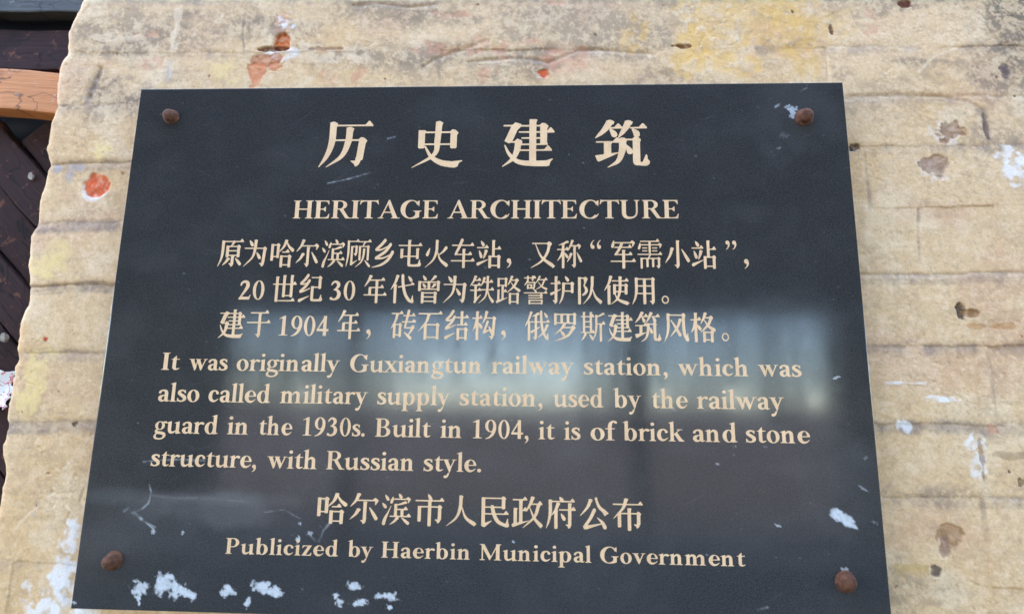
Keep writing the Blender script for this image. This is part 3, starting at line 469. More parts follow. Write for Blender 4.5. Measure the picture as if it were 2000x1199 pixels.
    'U': [[262, -19, 237, -15, 207, -6, 172, 16, 135, 57, 119, 82, 99, 127, 91, 167, 88, 207, 88, 617, 77, 646, 32, 660, 28, 667, 29, 677, 32, 680, 42, 680, 267, 680, 275, 677, 275, 667, 272, 659, 229, 647, 216, 612, 216, 177, 232, 119, 246, 92, 256, 82, 272, 72, 298, 62, 352, 52, 411, 62, 437, 71, 462, 86, 477, 100, 497, 127, 512, 157, 518, 182, 528, 242, 528, 617, 517, 646, 472, 660, 468, 667, 469, 677, 477, 680, 637, 680, 640, 677, 639, 662, 594, 647, 581, 612, 580, 227, 564, 142, 549, 107, 530, 77, 497, 41, 477, 26, 447, 9, 407, -5, 357, -16, 307, -21]],
    'a': [[147, -9, 127, -5, 102, 5, 82, 19, 55, 47, 40, 72, 34, 92, 31, 117, 35, 147, 44, 172, 61, 197, 72, 208, 97, 225, 122, 234, 187, 246, 245, 262, 249, 287, 248, 322, 242, 352, 227, 374, 212, 387, 187, 395, 172, 392, 145, 377, 132, 363, 124, 327, 112, 308, 97, 298, 82, 294, 62, 299, 47, 309, 35, 332, 35, 347, 44, 367, 71, 402, 87, 415, 112, 428, 142, 439, 187, 449, 242, 450, 262, 448, 297, 435, 322, 418, 344, 392, 353, 372, 364, 332, 367, 297, 364, 57, 372, 46, 387, 41, 412, 54, 422, 55, 428, 52, 429, 42, 392, 10, 367, 0, 342, -6, 322, -4, 297, 4, 282, 14, 267, 30, 212, -1, 177, -9],
         [186, 62, 202, 59, 217, 61, 247, 71, 250, 77, 246, 112, 247, 221, 232, 217, 194, 192, 162, 162, 151, 147, 146, 122, 152, 94, 165, 72]],
    'b': [[262, -13, 217, -5, 167, 18, 82, 0, 74, 7, 58, 32, 58, 622, 47, 658, 2, 654, -2, 662, 2, 670, 57, 691, 62, 700, 87, 702, 132, 719, 157, 724, 167, 725, 170, 717, 171, 427, 177, 427, 202, 440, 227, 448, 267, 454, 312, 449, 352, 434, 391, 407, 430, 362, 454, 317, 469, 262, 470, 197, 464, 157, 449, 112, 418, 62, 387, 30, 347, 4, 307, -10],
         [244, 22, 262, 17, 277, 22, 292, 33, 312, 62, 332, 122, 343, 202, 343, 242, 338, 292, 322, 355, 307, 387, 292, 407, 279, 417, 262, 423, 252, 422, 232, 410, 216, 392, 205, 372, 186, 312, 177, 242, 181, 162, 192, 106, 212, 55, 227, 35]],
    'c': [[182, 2, 147, 13, 117, 30, 91, 52, 70, 77, 49, 117, 34, 162, 28, 212, 29, 247, 39, 297, 59, 352, 80, 387, 102, 411, 127, 429, 152, 440, 187, 449, 242, 454, 287, 444, 332, 420, 356, 397, 380, 367, 387, 352, 389, 337, 382, 317, 367, 300, 342, 291, 327, 293, 312, 301, 298, 317, 283, 377, 262, 397, 247, 404, 237, 403, 222, 397, 202, 382, 186, 367, 172, 342, 162, 303, 157, 272, 156, 207, 161, 167, 171, 132, 185, 107, 205, 87, 222, 76, 242, 71, 277, 75, 297, 81, 377, 130, 388, 127, 390, 117, 332, 49, 292, 19, 272, 9, 237, -1, 202, -2]],
    'd': [[227, -13, 182, -5, 157, 4, 132, 20, 96, 52, 70, 87, 54, 117, 45, 142, 35, 192, 34, 247, 45, 297, 60, 337, 90, 382, 117, 409, 152, 433, 192, 448, 237, 454, 277, 449, 327, 430, 327, 628, 317, 658, 272, 654, 269, 657, 269, 667, 327, 691, 332, 700, 357, 702, 412, 722, 437, 725, 440, 717, 441, 82, 461, 42, 507, 34, 510, 27, 510, 17, 497, 10, 372, -13, 332, -2, 327, 10, 272, -10],
         [229, 22, 247, 17, 262, 22, 277, 33, 297, 62, 317, 122, 328, 202, 328, 242, 323, 292, 307, 355, 292, 387, 277, 407, 264, 417, 247, 423, 237, 422, 217, 410, 201, 392, 190, 372, 171, 312, 162, 242, 166, 162, 177, 106, 197, 55, 212, 35]],
    'e': [[217, -13, 167, -5, 142, 5, 107, 31, 81, 57, 54, 97, 35, 142, 25, 192, 24, 242, 29, 277, 45, 327, 65, 362, 84, 387, 107, 409, 142, 433, 187, 449, 232, 454, 267, 449, 307, 434, 337, 414, 367, 386, 388, 357, 409, 317, 424, 262, 425, 237, 422, 230, 407, 224, 162, 223, 162, 177, 175, 107, 192, 87, 219, 72, 237, 66, 257, 64, 302, 71, 328, 82, 397, 129, 402, 129, 409, 122, 405, 112, 354, 52, 322, 24, 297, 9, 262, -5],
         [162, 262, 167, 257, 172, 257, 327, 257, 332, 257, 336, 262, 327, 317, 317, 352, 302, 384, 280, 412, 262, 423, 242, 424, 224, 417, 207, 400, 192, 377, 176, 337, 166, 292]],
    'f': [[22, -1, 19, 2, 18, 17, 27, 22, 67, 34, 77, 62, 78, 397, 77, 403, 72, 404, 2, 405, -2, 412, 0, 437, 7, 439, 72, 439, 78, 442, 78, 532, 90, 592, 99, 617, 115, 642, 144, 677, 172, 699, 202, 715, 237, 722, 262, 722, 282, 719, 332, 693, 344, 682, 354, 657, 349, 637, 342, 626, 327, 615, 307, 612, 292, 616, 282, 623, 252, 663, 232, 654, 217, 635, 200, 587, 196, 567, 190, 492, 192, 441, 272, 439, 277, 438, 280, 432, 280, 412, 277, 405, 197, 404, 192, 403, 190, 397, 191, 67, 202, 37, 210, 32, 267, 20, 270, 17, 270, 2, 262, -2]],
    'g': [[182, -244, 112, -235, 67, -221, 47, -207, 33, -193, 19, -173, 14, -158, 9, -138, 9, -113, 15, -88, 35, -53, 52, -32, 78, -8, 79, -3, 57, 18, 44, 37, 34, 67, 35, 87, 39, 102, 52, 121, 96, 157, 74, 177, 55, 202, 35, 242, 29, 272, 29, 307, 40, 347, 60, 382, 87, 411, 122, 434, 147, 444, 177, 450, 222, 450, 257, 442, 297, 424, 327, 444, 352, 452, 377, 452, 422, 444, 438, 432, 445, 412, 440, 392, 427, 379, 407, 374, 357, 396, 338, 392, 336, 387, 353, 362, 364, 337, 370, 307, 370, 272, 363, 237, 355, 217, 337, 189, 307, 160, 292, 150, 257, 134, 212, 124, 187, 124, 147, 131, 118, 92, 122, 83, 137, 77, 242, 69, 272, 64, 332, 49, 377, 29, 403, 7, 425, -28, 434, -68, 428, -108, 414, -138, 394, -163, 372, -186, 337, -211, 302, -226, 267, -236, 227, -242],
         [198, -188, 252, -184, 282, -174, 302, -163, 317, -148, 333, -123, 341, -98, 339, -83, 332, -73, 320, -63, 262, -43, 237, -37, 127, -25, 97, -55, 86, -78, 82, -108, 91, -143, 107, -158, 138, -173, 172, -184],
         [182, 157, 197, 152, 207, 153, 227, 161, 237, 170, 247, 182, 262, 212, 273, 257, 273, 322, 262, 365, 242, 400, 224, 417, 207, 423, 192, 423, 177, 417, 152, 392, 136, 357, 126, 307, 126, 267, 136, 217, 150, 187, 161, 172]],
    'h': [[12, -1, 9, 2, 8, 17, 17, 23, 52, 34, 63, 67, 63, 617, 53, 657, 7, 654, 4, 657, 4, 667, 62, 691, 67, 700, 92, 702, 147, 722, 172, 725, 175, 717, 177, 373, 199, 402, 222, 422, 257, 443, 277, 449, 307, 449, 337, 439, 357, 428, 388, 402, 408, 372, 419, 332, 422, 272, 423, 62, 432, 37, 437, 32, 472, 21, 475, 17, 475, 2, 472, -1, 462, -2, 262, -2, 254, 2, 253, 17, 257, 20, 297, 34, 307, 62, 309, 87, 309, 272, 306, 317, 302, 332, 292, 351, 279, 367, 267, 370, 248, 367, 222, 352, 181, 312, 175, 302, 176, 67, 187, 36, 193, 32, 227, 21, 230, 17, 230, 2, 222, -2]],
    'i': [[12, -1, 9, 2, 8, 17, 17, 23, 52, 34, 62, 62, 63, 352, 53, 387, 7, 384, 4, 387, 4, 397, 62, 421, 67, 430, 92, 432, 147, 452, 172, 455, 175, 447, 176, 67, 187, 36, 193, 32, 227, 21, 230, 17, 230, 2, 222, -2],
         [112, 552, 87, 559, 66, 577, 55, 597, 53, 622, 64, 652, 77, 664, 92, 674, 117, 679, 142, 673, 164, 657, 174, 642, 179, 627, 179, 607, 173, 587, 162, 571, 137, 555]],
    'k': [[12, -1, 9, 2, 8, 17, 17, 23, 52, 34, 63, 67, 63, 617, 53, 657, 7, 654, 4, 657, 4, 667, 62, 691, 67, 700, 92, 702, 147, 722, 172, 725, 175, 717, 176, 262, 182, 262, 328, 397, 330, 402, 280, 422, 278, 432, 282, 440, 467, 440, 470, 432, 467, 420, 382, 405, 307, 336, 291, 317, 451, 72, 517, 24, 520, 17, 520, 2, 512, -2, 352, -2, 344, 7, 212, 237, 207, 241, 176, 212, 176, 67, 187, 36, 193, 32, 227, 21, 230, 17, 230, 2, 222, -2]],
    'l': [[12, -1, 9, 2, 8, 17, 17, 23, 52, 34, 63, 67, 63, 617, 53, 657, 7, 654, 4, 657, 4, 667, 62, 691, 67, 700, 92, 702, 147, 722, 172, 725, 175, 717, 176, 67, 187, 36, 193, 32, 227, 21, 230, 17, 230, 2, 222, -2]],
    'm': [[12, -1, 9, 2, 8, 17, 17, 23, 52, 34, 62, 62, 63, 352, 53, 387, 7, 384, 4, 387, 4, 397, 62, 421, 67, 430, 92, 432, 142, 450, 167, 454, 172, 455, 175, 447, 177, 381, 204, 412, 227, 430, 252, 443, 272, 449, 302, 449, 322, 443, 352, 428, 372, 413, 383, 402, 403, 372, 414, 332, 417, 272, 418, 62, 427, 37, 432, 32, 467, 21, 470, 17, 470, 2, 467, -1, 457, -2, 257, -2, 249, 2, 248, 17, 252, 20, 292, 34, 302, 62, 304, 87, 304, 272, 301, 317, 297, 332, 287, 351, 274, 367, 262, 370, 243, 367, 217, 352, 192, 329, 176, 312, 175, 307, 176, 67, 187, 36, 193, 32, 227, 21, 230, 17, 230, 2, 222, -2],
         [532, -1, 529, 2, 528, 17, 537, 23, 572, 34, 582, 62, 584, 272, 582, 307, 577, 332, 557, 364, 542, 370, 523, 367, 497, 352, 442, 299, 432, 298, 427, 300, 422, 312, 456, 377, 470, 397, 487, 414, 512, 433, 532, 443, 552, 449, 577, 449, 602, 443, 632, 428, 663, 402, 683, 372, 694, 332, 697, 277, 698, 62, 707, 36, 713, 32, 747, 21, 750, 17, 750, 7, 750, 2, 742, -2]],
    'n': [[12, -1, 9, 2, 8, 17, 17, 23, 52, 34, 62, 62, 63, 352, 53, 387, 7, 384, 4, 387, 4, 397, 62, 421, 67, 430, 92, 432, 142, 450, 167, 454, 172, 455, 175, 447, 177, 373, 199, 402, 222, 422, 257, 443, 277, 449, 307, 449, 327, 443, 357, 428, 377, 413, 388, 402, 408, 372, 419, 332, 422, 272, 423, 62, 432, 37, 437, 32, 472, 21, 475, 17, 475, 2, 472, -1, 462, -2, 262, -2, 254, 2, 253, 17, 257, 20, 297, 34, 307, 62, 309, 87, 309, 272, 306, 317, 302, 332, 292, 351, 279, 367, 267, 370, 248, 367, 222, 352, 181, 312, 175, 302, 176, 67, 187, 36, 193, 32, 227, 21, 230, 17, 230, 2, 222, -2]],
    'o': [[207, -14, 187, -11, 157, -1, 127, 16, 94, 42, 65, 77, 45, 112, 34, 142, 24, 187, 23, 237, 30, 282, 45, 327, 64, 362, 93, 397, 127, 424, 162, 442, 202, 454, 242, 455, 282, 448, 327, 428, 367, 398, 389, 372, 413, 332, 429, 287, 437, 237, 437, 202, 429, 152, 415, 112, 395, 77, 367, 43, 332, 15, 292, -5, 242, -16],
         [236, 17, 247, 16, 264, 22, 282, 38, 297, 62, 307, 89, 316, 132, 319, 162, 319, 217, 308, 297, 287, 357, 267, 392, 254, 407, 241, 417, 217, 424, 197, 419, 182, 406, 167, 385, 157, 361, 147, 324, 141, 282, 140, 222, 152, 147, 171, 87, 187, 58, 202, 38, 222, 22]],
    'p': [[12, -231, 9, -228, 8, -213, 17, -207, 52, -196, 63, -163, 63, 347, 53, 387, 7, 384, 4, 387, 4, 397, 62, 421, 67, 430, 92, 432, 137, 449, 162, 454, 172, 455, 175, 452, 177, 426, 217, 444, 272, 454, 317, 449, 357, 434, 396, 407, 428, 372, 455, 327, 468, 287, 475, 247, 474, 182, 463, 137, 449, 102, 419, 57, 397, 34, 362, 9, 327, -6, 282, -14, 242, -11, 212, -2, 177, 14, 176, -163, 187, -193, 192, -197, 237, -210, 240, -218, 240, -228, 237, -231],
         [249, 22, 267, 17, 282, 22, 297, 33, 317, 62, 337, 122, 348, 202, 348, 242, 343, 292, 327, 355, 312, 387, 297, 407, 284, 417, 267, 423, 257, 422, 237, 410, 221, 392, 210, 372, 191, 312, 182, 242, 186, 162, 197, 106, 217, 55, 232, 35]],
    'r': [[12, -1, 9, 2, 8, 17, 17, 23, 52, 34, 62, 62, 63, 352, 53, 387, 7, 384, 4, 387, 4, 397, 62, 421, 67, 430, 92, 432, 137, 449, 162, 454, 172, 455, 175, 452, 177, 374, 212, 414, 232, 428, 257, 439, 272, 442, 297, 442, 337, 433, 357, 425, 373, 407, 377, 392, 374, 367, 362, 351, 342, 340, 322, 339, 307, 345, 267, 370, 247, 367, 227, 357, 215, 347, 176, 297, 176, 67, 187, 36, 193, 32, 227, 21, 230, 17, 230, 2, 222, -2]],
    's': [[132, -4, 102, 4, 67, 23, 37, 4, 32, 3, 29, 12, 29, 52, 33, 137, 42, 143, 52, 140, 87, 76, 112, 56, 142, 45, 167, 45, 192, 51, 217, 63, 232, 87, 236, 107, 233, 127, 215, 147, 87, 240, 55, 272, 40, 302, 35, 322, 34, 352, 40, 377, 55, 402, 77, 422, 97, 434, 142, 448, 182, 454, 222, 450, 242, 444, 272, 426, 302, 440, 306, 437, 309, 422, 317, 327, 316, 322, 312, 318, 302, 318, 278, 332, 245, 382, 227, 393, 202, 401, 182, 397, 164, 387, 141, 367, 135, 352, 137, 343, 144, 337, 272, 254, 302, 231, 319, 212, 335, 187, 345, 152, 347, 122, 339, 82, 329, 62, 313, 42, 272, 15, 242, 5, 197, -5, 152, -7]],
    't': [[182, -3, 152, 4, 133, 17, 100, 57, 88, 82, 88, 402, 82, 406, 22, 406, 18, 412, 89, 442, 179, 552, 192, 555, 197, 555, 200, 547, 202, 441, 302, 439, 307, 438, 310, 432, 310, 412, 307, 407, 207, 406, 201, 402, 200, 102, 205, 72, 220, 62, 237, 59, 317, 75, 323, 72, 325, 62, 322, 55, 287, 30, 247, 5, 217, -3]],
    'u': [[172, -9, 147, -1, 122, 14, 98, 37, 85, 57, 63, 132, 62, 357, 52, 388, 7, 384, 4, 387, 4, 397, 62, 421, 67, 430, 92, 432, 147, 452, 172, 455, 175, 452, 175, 152, 182, 103, 187, 90, 204, 77, 227, 71, 247, 71, 284, 82, 347, 126, 348, 132, 347, 358, 337, 388, 292, 384, 289, 387, 289, 397, 347, 421, 352, 430, 377, 432, 432, 452, 457, 455, 460, 447, 461, 82, 481, 42, 527, 34, 530, 27, 530, 17, 517, 10, 397, -12, 387, -12, 362, -5, 348, 2, 347, 79, 301, 32, 257, 4, 212, -11]],
    'v': [[212, -12, 205, -3, 33, 417, 27, 419, -18, 420, -22, 427, -21, 437, -13, 440, 207, 440, 210, 432, 207, 420, 167, 419, 162, 417, 257, 175, 267, 192, 353, 417, 347, 419, 302, 420, 298, 427, 299, 437, 307, 440, 457, 440, 460, 432, 457, 420, 402, 419, 396, 417, 281, 132, 278, 122, 280, 107, 235, -3, 227, -12]],
    'w': [[212, -12, 205, -3, 37, 410, 32, 418, -18, 420, -22, 432, -18, 440, 197, 440, 200, 432, 197, 420, 162, 417, 241, 212, 252, 192, 285, 362, 263, 417, 242, 420, 238, 427, 239, 437, 247, 440, 427, 440, 430, 432, 427, 420, 392, 417, 487, 175, 497, 192, 583, 417, 542, 420, 538, 427, 539, 437, 542, 440, 552, 440, 682, 440, 690, 437, 690, 427, 687, 420, 632, 419, 626, 417, 511, 132, 508, 102, 461, -8, 457, -12, 442, -12, 435, -3, 312, 298, 306, 287, 271, 142, 280, 107, 235, -3, 227, -12]],
    'x': [[-8, -1, -12, 7, -11, 17, -8, 20, 37, 21, 44, 27, 172, 182, 185, 202, 42, 417, 2, 420, -2, 432, 2, 440, 217, 440, 220, 432, 217, 420, 185, 417, 261, 302, 267, 298, 365, 417, 357, 419, 292, 420, 288, 432, 292, 440, 462, 440, 470, 437, 470, 427, 467, 420, 419, 417, 290, 262, 447, 27, 452, 21, 487, 20, 490, 12, 490, 2, 487, -1, 262, -1, 258, 7, 259, 17, 262, 20, 302, 21, 304, 22, 304, 27, 213, 162, 207, 163, 91, 27, 92, 21, 167, 20, 170, 12, 170, 2, 167, -1]],
    'y': [[72, -243, 52, -235, 34, -213, 31, -188, 35, -173, 52, -155, 67, -147, 117, -148, 127, -145, 138, -128, 169, -63, 182, -54, 202, -52, 209, -38, 213, -13, 205, -3, 33, 417, 27, 419, -18, 420, -22, 427, -21, 437, -13, 440, 207, 440, 210, 432, 207, 420, 167, 419, 162, 417, 257, 175, 267, 192, 353, 417, 347, 419, 302, 420, 298, 427, 299, 437, 307, 440, 457, 440, 460, 432, 457, 420, 402, 419, 396, 417, 281, 132, 278, 122, 280, 107, 264, 67, 263, 62, 269, 57, 268, 52, 222, -59, 215, -93, 184, -178, 162, -209, 127, -234, 97, -246]],
    'z': [[32, -1, 28, 7, 28, 32, 32, 36, 42, 38, 47, 43, 242, 402, 152, 403, 92, 388, 50, 327, 37, 323, 29, 327, 29, 332, 48, 437, 57, 440, 377, 440, 380, 432, 380, 407, 367, 400, 361, 392, 178, 42, 182, 37, 257, 37, 317, 51, 363, 122, 367, 125, 382, 125, 385, 122, 384, 107, 371, 2, 362, -2]],
    '“': [[577, 21, 532, 40, 501, 67, 459, 122, 443, 152, 436, 177, 433, 192, 435, 217, 454, 287, 472, 309, 502, 324, 537, 326, 562, 318, 585, 297, 595, 277, 594, 242, 577, 213, 567, 205, 547, 196, 512, 193, 507, 189, 505, 182, 507, 153, 527, 93, 542, 67, 587, 37, 589, 27, 582, 20],
         [837, 21, 792, 40, 761, 67, 719, 122, 703, 152, 696, 177, 693, 192, 695, 217, 714, 287, 732, 309, 762, 324, 797, 326, 822, 318, 845, 297, 855, 277, 854, 242, 837, 213, 827, 205, 807, 196, 772, 193, 767, 189, 765, 182, 767, 153, 787, 93, 802, 67, 847, 37, 849, 27, 842, 20]],
    '”': [[182, 36, 157, 50, 143, 67, 134, 92, 136, 117, 145, 137, 162, 154, 182, 164, 222, 168, 225, 197, 217, 233, 197, 281, 184, 297, 144, 322, 140, 332, 147, 339, 157, 338, 197, 320, 212, 310, 231, 292, 258, 257, 280, 222, 289, 202, 296, 172, 293, 132, 275, 72, 265, 57, 257, 50, 227, 36, 197, 33],
         [442, 36, 417, 50, 403, 67, 394, 92, 396, 117, 405, 137, 422, 154, 442, 164, 482, 168, 485, 197, 477, 233, 457, 281, 444, 297, 404, 322, 400, 332, 407, 339, 417, 338, 457, 320, 472, 310, 491, 292, 518, 257, 540, 222, 549, 202, 556, 172, 553, 132, 535, 72, 525, 57, 517, 50, 487, 36, 457, 33]],
    '。': [[192, 686, 177, 689, 147, 704, 124, 722, 104, 747, 89, 777, 83, 802, 85, 847, 95, 877, 110, 902, 132, 925, 152, 939, 172, 949, 192, 955, 222, 957, 252, 954, 267, 950, 297, 934, 317, 917, 334, 897, 350, 867, 355, 847, 355, 792, 345, 762, 329, 737, 312, 718, 292, 703, 267, 690, 242, 684],
         [208, 727, 232, 727, 252, 731, 272, 742, 297, 767, 312, 802, 312, 841, 302, 866, 281, 892, 256, 907, 241, 912, 200, 912, 167, 897, 142, 872, 131, 852, 127, 832, 127, 808, 132, 788, 147, 761, 161, 747, 177, 737]],
    '世': [[417, 30, 415, 322, 412, 330, 237, 329, 235, 142, 255, 92, 232, 78, 132, 77, 125, 82, 125, 87, 125, 327, 117, 330, 27, 330, 16, 337, 10, 347, 14, 362, 27, 370, 124, 372, 125, 942, 127, 952, 147, 969, 182, 970, 212, 968, 230, 952, 237, 950, 937, 950, 941, 942, 941, 917, 882, 842, 872, 834, 867, 833, 851, 837, 798, 902, 787, 910, 242, 910, 235, 907, 237, 371, 414, 372, 415, 787, 427, 802, 442, 810, 502, 808, 524, 787, 527, 771, 717, 770, 724, 772, 727, 792, 747, 809, 782, 810, 812, 808, 825, 797, 835, 782, 836, 372, 972, 370, 980, 367, 981, 362, 981, 337, 978, 332, 922, 262, 912, 254, 897, 253, 892, 256, 836, 322, 835, 97, 837, 87, 855, 47, 855, 42, 847, 34, 827, 27, 732, 27, 725, 32, 725, 322, 722, 330, 532, 330, 525, 327, 525, 97, 545, 42, 522, 28, 427, 27],
         [526, 372, 724, 372, 725, 722, 722, 730, 532, 730, 525, 727]],
    '为': [[447, 21, 427, 28, 412, 27, 405, 32, 405, 272, 402, 308, 392, 310, 52, 310, 37, 316, 30, 327, 34, 342, 47, 350, 397, 352, 387, 447, 372, 536, 357, 584, 332, 638, 292, 696, 253, 742, 61, 937, 34, 967, 37, 975, 47, 973, 282, 789, 354, 722, 395, 672, 423, 627, 455, 557, 475, 492, 502, 357, 507, 350, 783, 352, 745, 817, 747, 848, 742, 852, 662, 849, 658, 852, 657, 862, 662, 869, 727, 921, 740, 962, 747, 970, 752, 970, 777, 966, 815, 932, 844, 872, 846, 837, 856, 822, 859, 797, 895, 392, 924, 342, 922, 337, 867, 278, 822, 269, 812, 270, 779, 307, 772, 310, 512, 309, 510, 307, 514, 257, 515, 112, 534, 47, 532, 43, 507, 38, 487, 24, 472, 20],
         [212, 45, 205, 52, 204, 67, 234, 162, 244, 182, 280, 237, 297, 255, 312, 264, 337, 266, 357, 260, 372, 247, 384, 227, 386, 202, 379, 182, 327, 117, 312, 103, 227, 44],
         [522, 465, 515, 472, 514, 487, 549, 597, 558, 617, 600, 687, 617, 705, 632, 714, 657, 716, 677, 710, 692, 697, 704, 677, 706, 652, 699, 632, 648, 562, 632, 544, 542, 468, 532, 463]],
    '乡': [[547, -15, 522, -1, 422, 106, 342, 182, 172, 319, 165, 327, 150, 357, 149, 382, 154, 392, 167, 405, 182, 411, 302, 414, 357, 409, 402, 399, 452, 383, 532, 349, 632, 301, 642, 299, 642, 302, 579, 372, 503, 432, 412, 487, 177, 615, 165, 627, 150, 657, 149, 682, 154, 692, 167, 705, 182, 711, 357, 709, 422, 703, 482, 694, 537, 680, 627, 648, 738, 602, 746, 602, 707, 658, 652, 712, 587, 762, 491, 822, 401, 867, 326, 897, 37, 980, 30, 992, 37, 999, 247, 975, 367, 955, 442, 934, 492, 915, 602, 863, 697, 804, 737, 774, 789, 727, 849, 652, 954, 492, 960, 477, 961, 452, 958, 437, 949, 422, 937, 410, 917, 400, 887, 399, 872, 404, 851, 422, 829, 457, 787, 532, 778, 537, 621, 597, 522, 627, 467, 637, 432, 640, 328, 637, 333, 632, 457, 573, 532, 533, 587, 499, 627, 470, 661, 442, 719, 382, 845, 227, 854, 212, 859, 197, 858, 182, 854, 167, 844, 152, 817, 134, 787, 133, 772, 139, 757, 151, 697, 228, 684, 237, 497, 312, 419, 337, 362, 347, 327, 347, 292, 342, 397, 269, 442, 234, 497, 184, 610, 67, 615, 52, 616, 32, 605, 7, 582, -12, 567, -17]],
    '于': [[812, 36, 758, 102, 747, 110, 162, 110, 152, 112, 142, 122, 140, 132, 144, 142, 157, 150, 484, 152, 485, 437, 477, 440, 32, 440, 17, 446, 10, 457, 14, 472, 27, 480, 484, 482, 485, 847, 482, 850, 412, 849, 408, 852, 407, 862, 412, 869, 477, 921, 490, 962, 497, 970, 527, 966, 562, 936, 569, 927, 594, 872, 597, 481, 982, 480, 990, 477, 991, 452, 988, 442, 932, 372, 917, 363, 901, 367, 848, 432, 837, 440, 602, 440, 595, 437, 595, 192, 614, 152, 892, 150, 900, 147, 901, 117, 854, 57, 832, 34, 817, 33]],
    '人': [[467, 21, 447, 28, 432, 27, 425, 32, 422, 267, 417, 337, 382, 527, 367, 581, 347, 634, 307, 707, 267, 756, 189, 832, 42, 959, 25, 977, 27, 985, 37, 984, 242, 849, 292, 814, 354, 757, 404, 692, 445, 617, 479, 527, 507, 429, 512, 435, 549, 592, 574, 667, 609, 732, 657, 790, 712, 839, 767, 879, 867, 943, 897, 957, 903, 972, 912, 980, 995, 912, 993, 902, 967, 883, 957, 862, 942, 845, 784, 767, 742, 742, 707, 717, 662, 672, 637, 636, 601, 567, 545, 422, 520, 367, 530, 262, 531, 137, 534, 112, 554, 47, 552, 43, 527, 38, 507, 24, 492, 20]],
    '代': [[487, -25, 467, -15, 455, -3, 448, 7, 443, 27, 460, 252, 480, 382, 477, 387, 337, 410, 325, 417, 320, 427, 321, 437, 332, 449, 347, 450, 488, 427, 530, 587, 549, 642, 570, 692, 620, 777, 678, 852, 742, 919, 767, 939, 792, 954, 832, 968, 897, 982, 917, 991, 927, 990, 967, 974, 973, 967, 981, 917, 951, 817, 948, 722, 937, 717, 927, 722, 867, 875, 857, 873, 837, 859, 797, 818, 747, 756, 712, 706, 682, 654, 642, 555, 617, 471, 603, 412, 605, 407, 632, 402, 918, 357, 987, 353, 991, 347, 989, 317, 902, 249, 885, 267, 841, 327, 597, 367, 592, 362, 576, 277, 566, 177, 558, 42, 554, 12, 545, -3, 527, -20, 507, -27],
         [277, 1, 257, 8, 242, 7, 235, 12, 232, 44, 172, 237, 152, 281, 95, 377, 24, 517, 27, 525, 32, 526, 37, 522, 147, 409, 152, 404, 154, 407, 155, 977, 167, 992, 182, 1000, 242, 998, 255, 987, 265, 972, 265, 407, 285, 352, 262, 338, 212, 337, 211, 332, 253, 272, 285, 217, 304, 172, 327, 97, 331, 92, 342, 91, 346, 87, 364, 27, 362, 23, 337, 18, 317, 4, 302, 0],
         [732, 45, 725, 52, 724, 67, 755, 152, 769, 177, 803, 222, 822, 239, 842, 246, 867, 244, 887, 232, 900, 217, 906, 197, 904, 172, 895, 157, 847, 104, 827, 89, 747, 44]],
    '使': [[267, 1, 247, 8, 232, 7, 225, 12, 224, 37, 202, 132, 172, 237, 142, 301, 85, 397, 24, 517, 27, 525, 32, 526, 37, 522, 153, 407, 155, 977, 167, 992, 182, 1000, 242, 998, 255, 987, 265, 972, 265, 407, 285, 352, 262, 338, 212, 337, 211, 332, 253, 272, 283, 217, 300, 172, 320, 97, 322, 93, 332, 91, 336, 87, 354, 27, 352, 23, 327, 18, 307, 4, 292, 0],
         [637, 21, 617, 28, 602, 27, 595, 32, 595, 152, 592, 160, 342, 160, 327, 166, 320, 177, 324, 192, 337, 200, 592, 200, 597, 222, 597, 307, 592, 310, 512, 310, 477, 297, 382, 297, 375, 302, 375, 627, 381, 637, 397, 649, 427, 650, 432, 653, 495, 787, 472, 819, 444, 847, 392, 892, 287, 975, 275, 987, 277, 995, 287, 994, 462, 899, 507, 869, 537, 843, 546, 847, 577, 873, 602, 890, 667, 923, 827, 984, 917, 1010, 922, 1011, 932, 1003, 1005, 942, 1002, 930, 957, 913, 942, 896, 922, 885, 711, 837, 637, 812, 589, 787, 587, 782, 615, 737, 639, 687, 659, 637, 677, 575, 682, 570, 822, 570, 825, 577, 825, 627, 831, 637, 847, 649, 912, 648, 925, 637, 935, 622, 935, 392, 964, 342, 962, 337, 907, 278, 862, 269, 849, 272, 817, 309, 707, 309, 706, 202, 972, 200, 980, 197, 981, 192, 981, 167, 978, 162, 922, 92, 912, 84, 897, 83, 892, 86, 832, 158, 707, 159, 705, 112, 724, 47, 722, 43, 697, 38, 677, 24, 662, 20],
         [490, 352, 597, 352, 597, 392, 592, 467, 582, 528, 492, 530, 485, 527, 485, 367],
         [706, 352, 824, 352, 825, 522, 822, 530, 697, 530, 689, 527, 700, 452],
         [486, 572, 574, 572, 567, 617, 552, 671, 532, 722, 527, 727, 467, 647, 485, 622]],
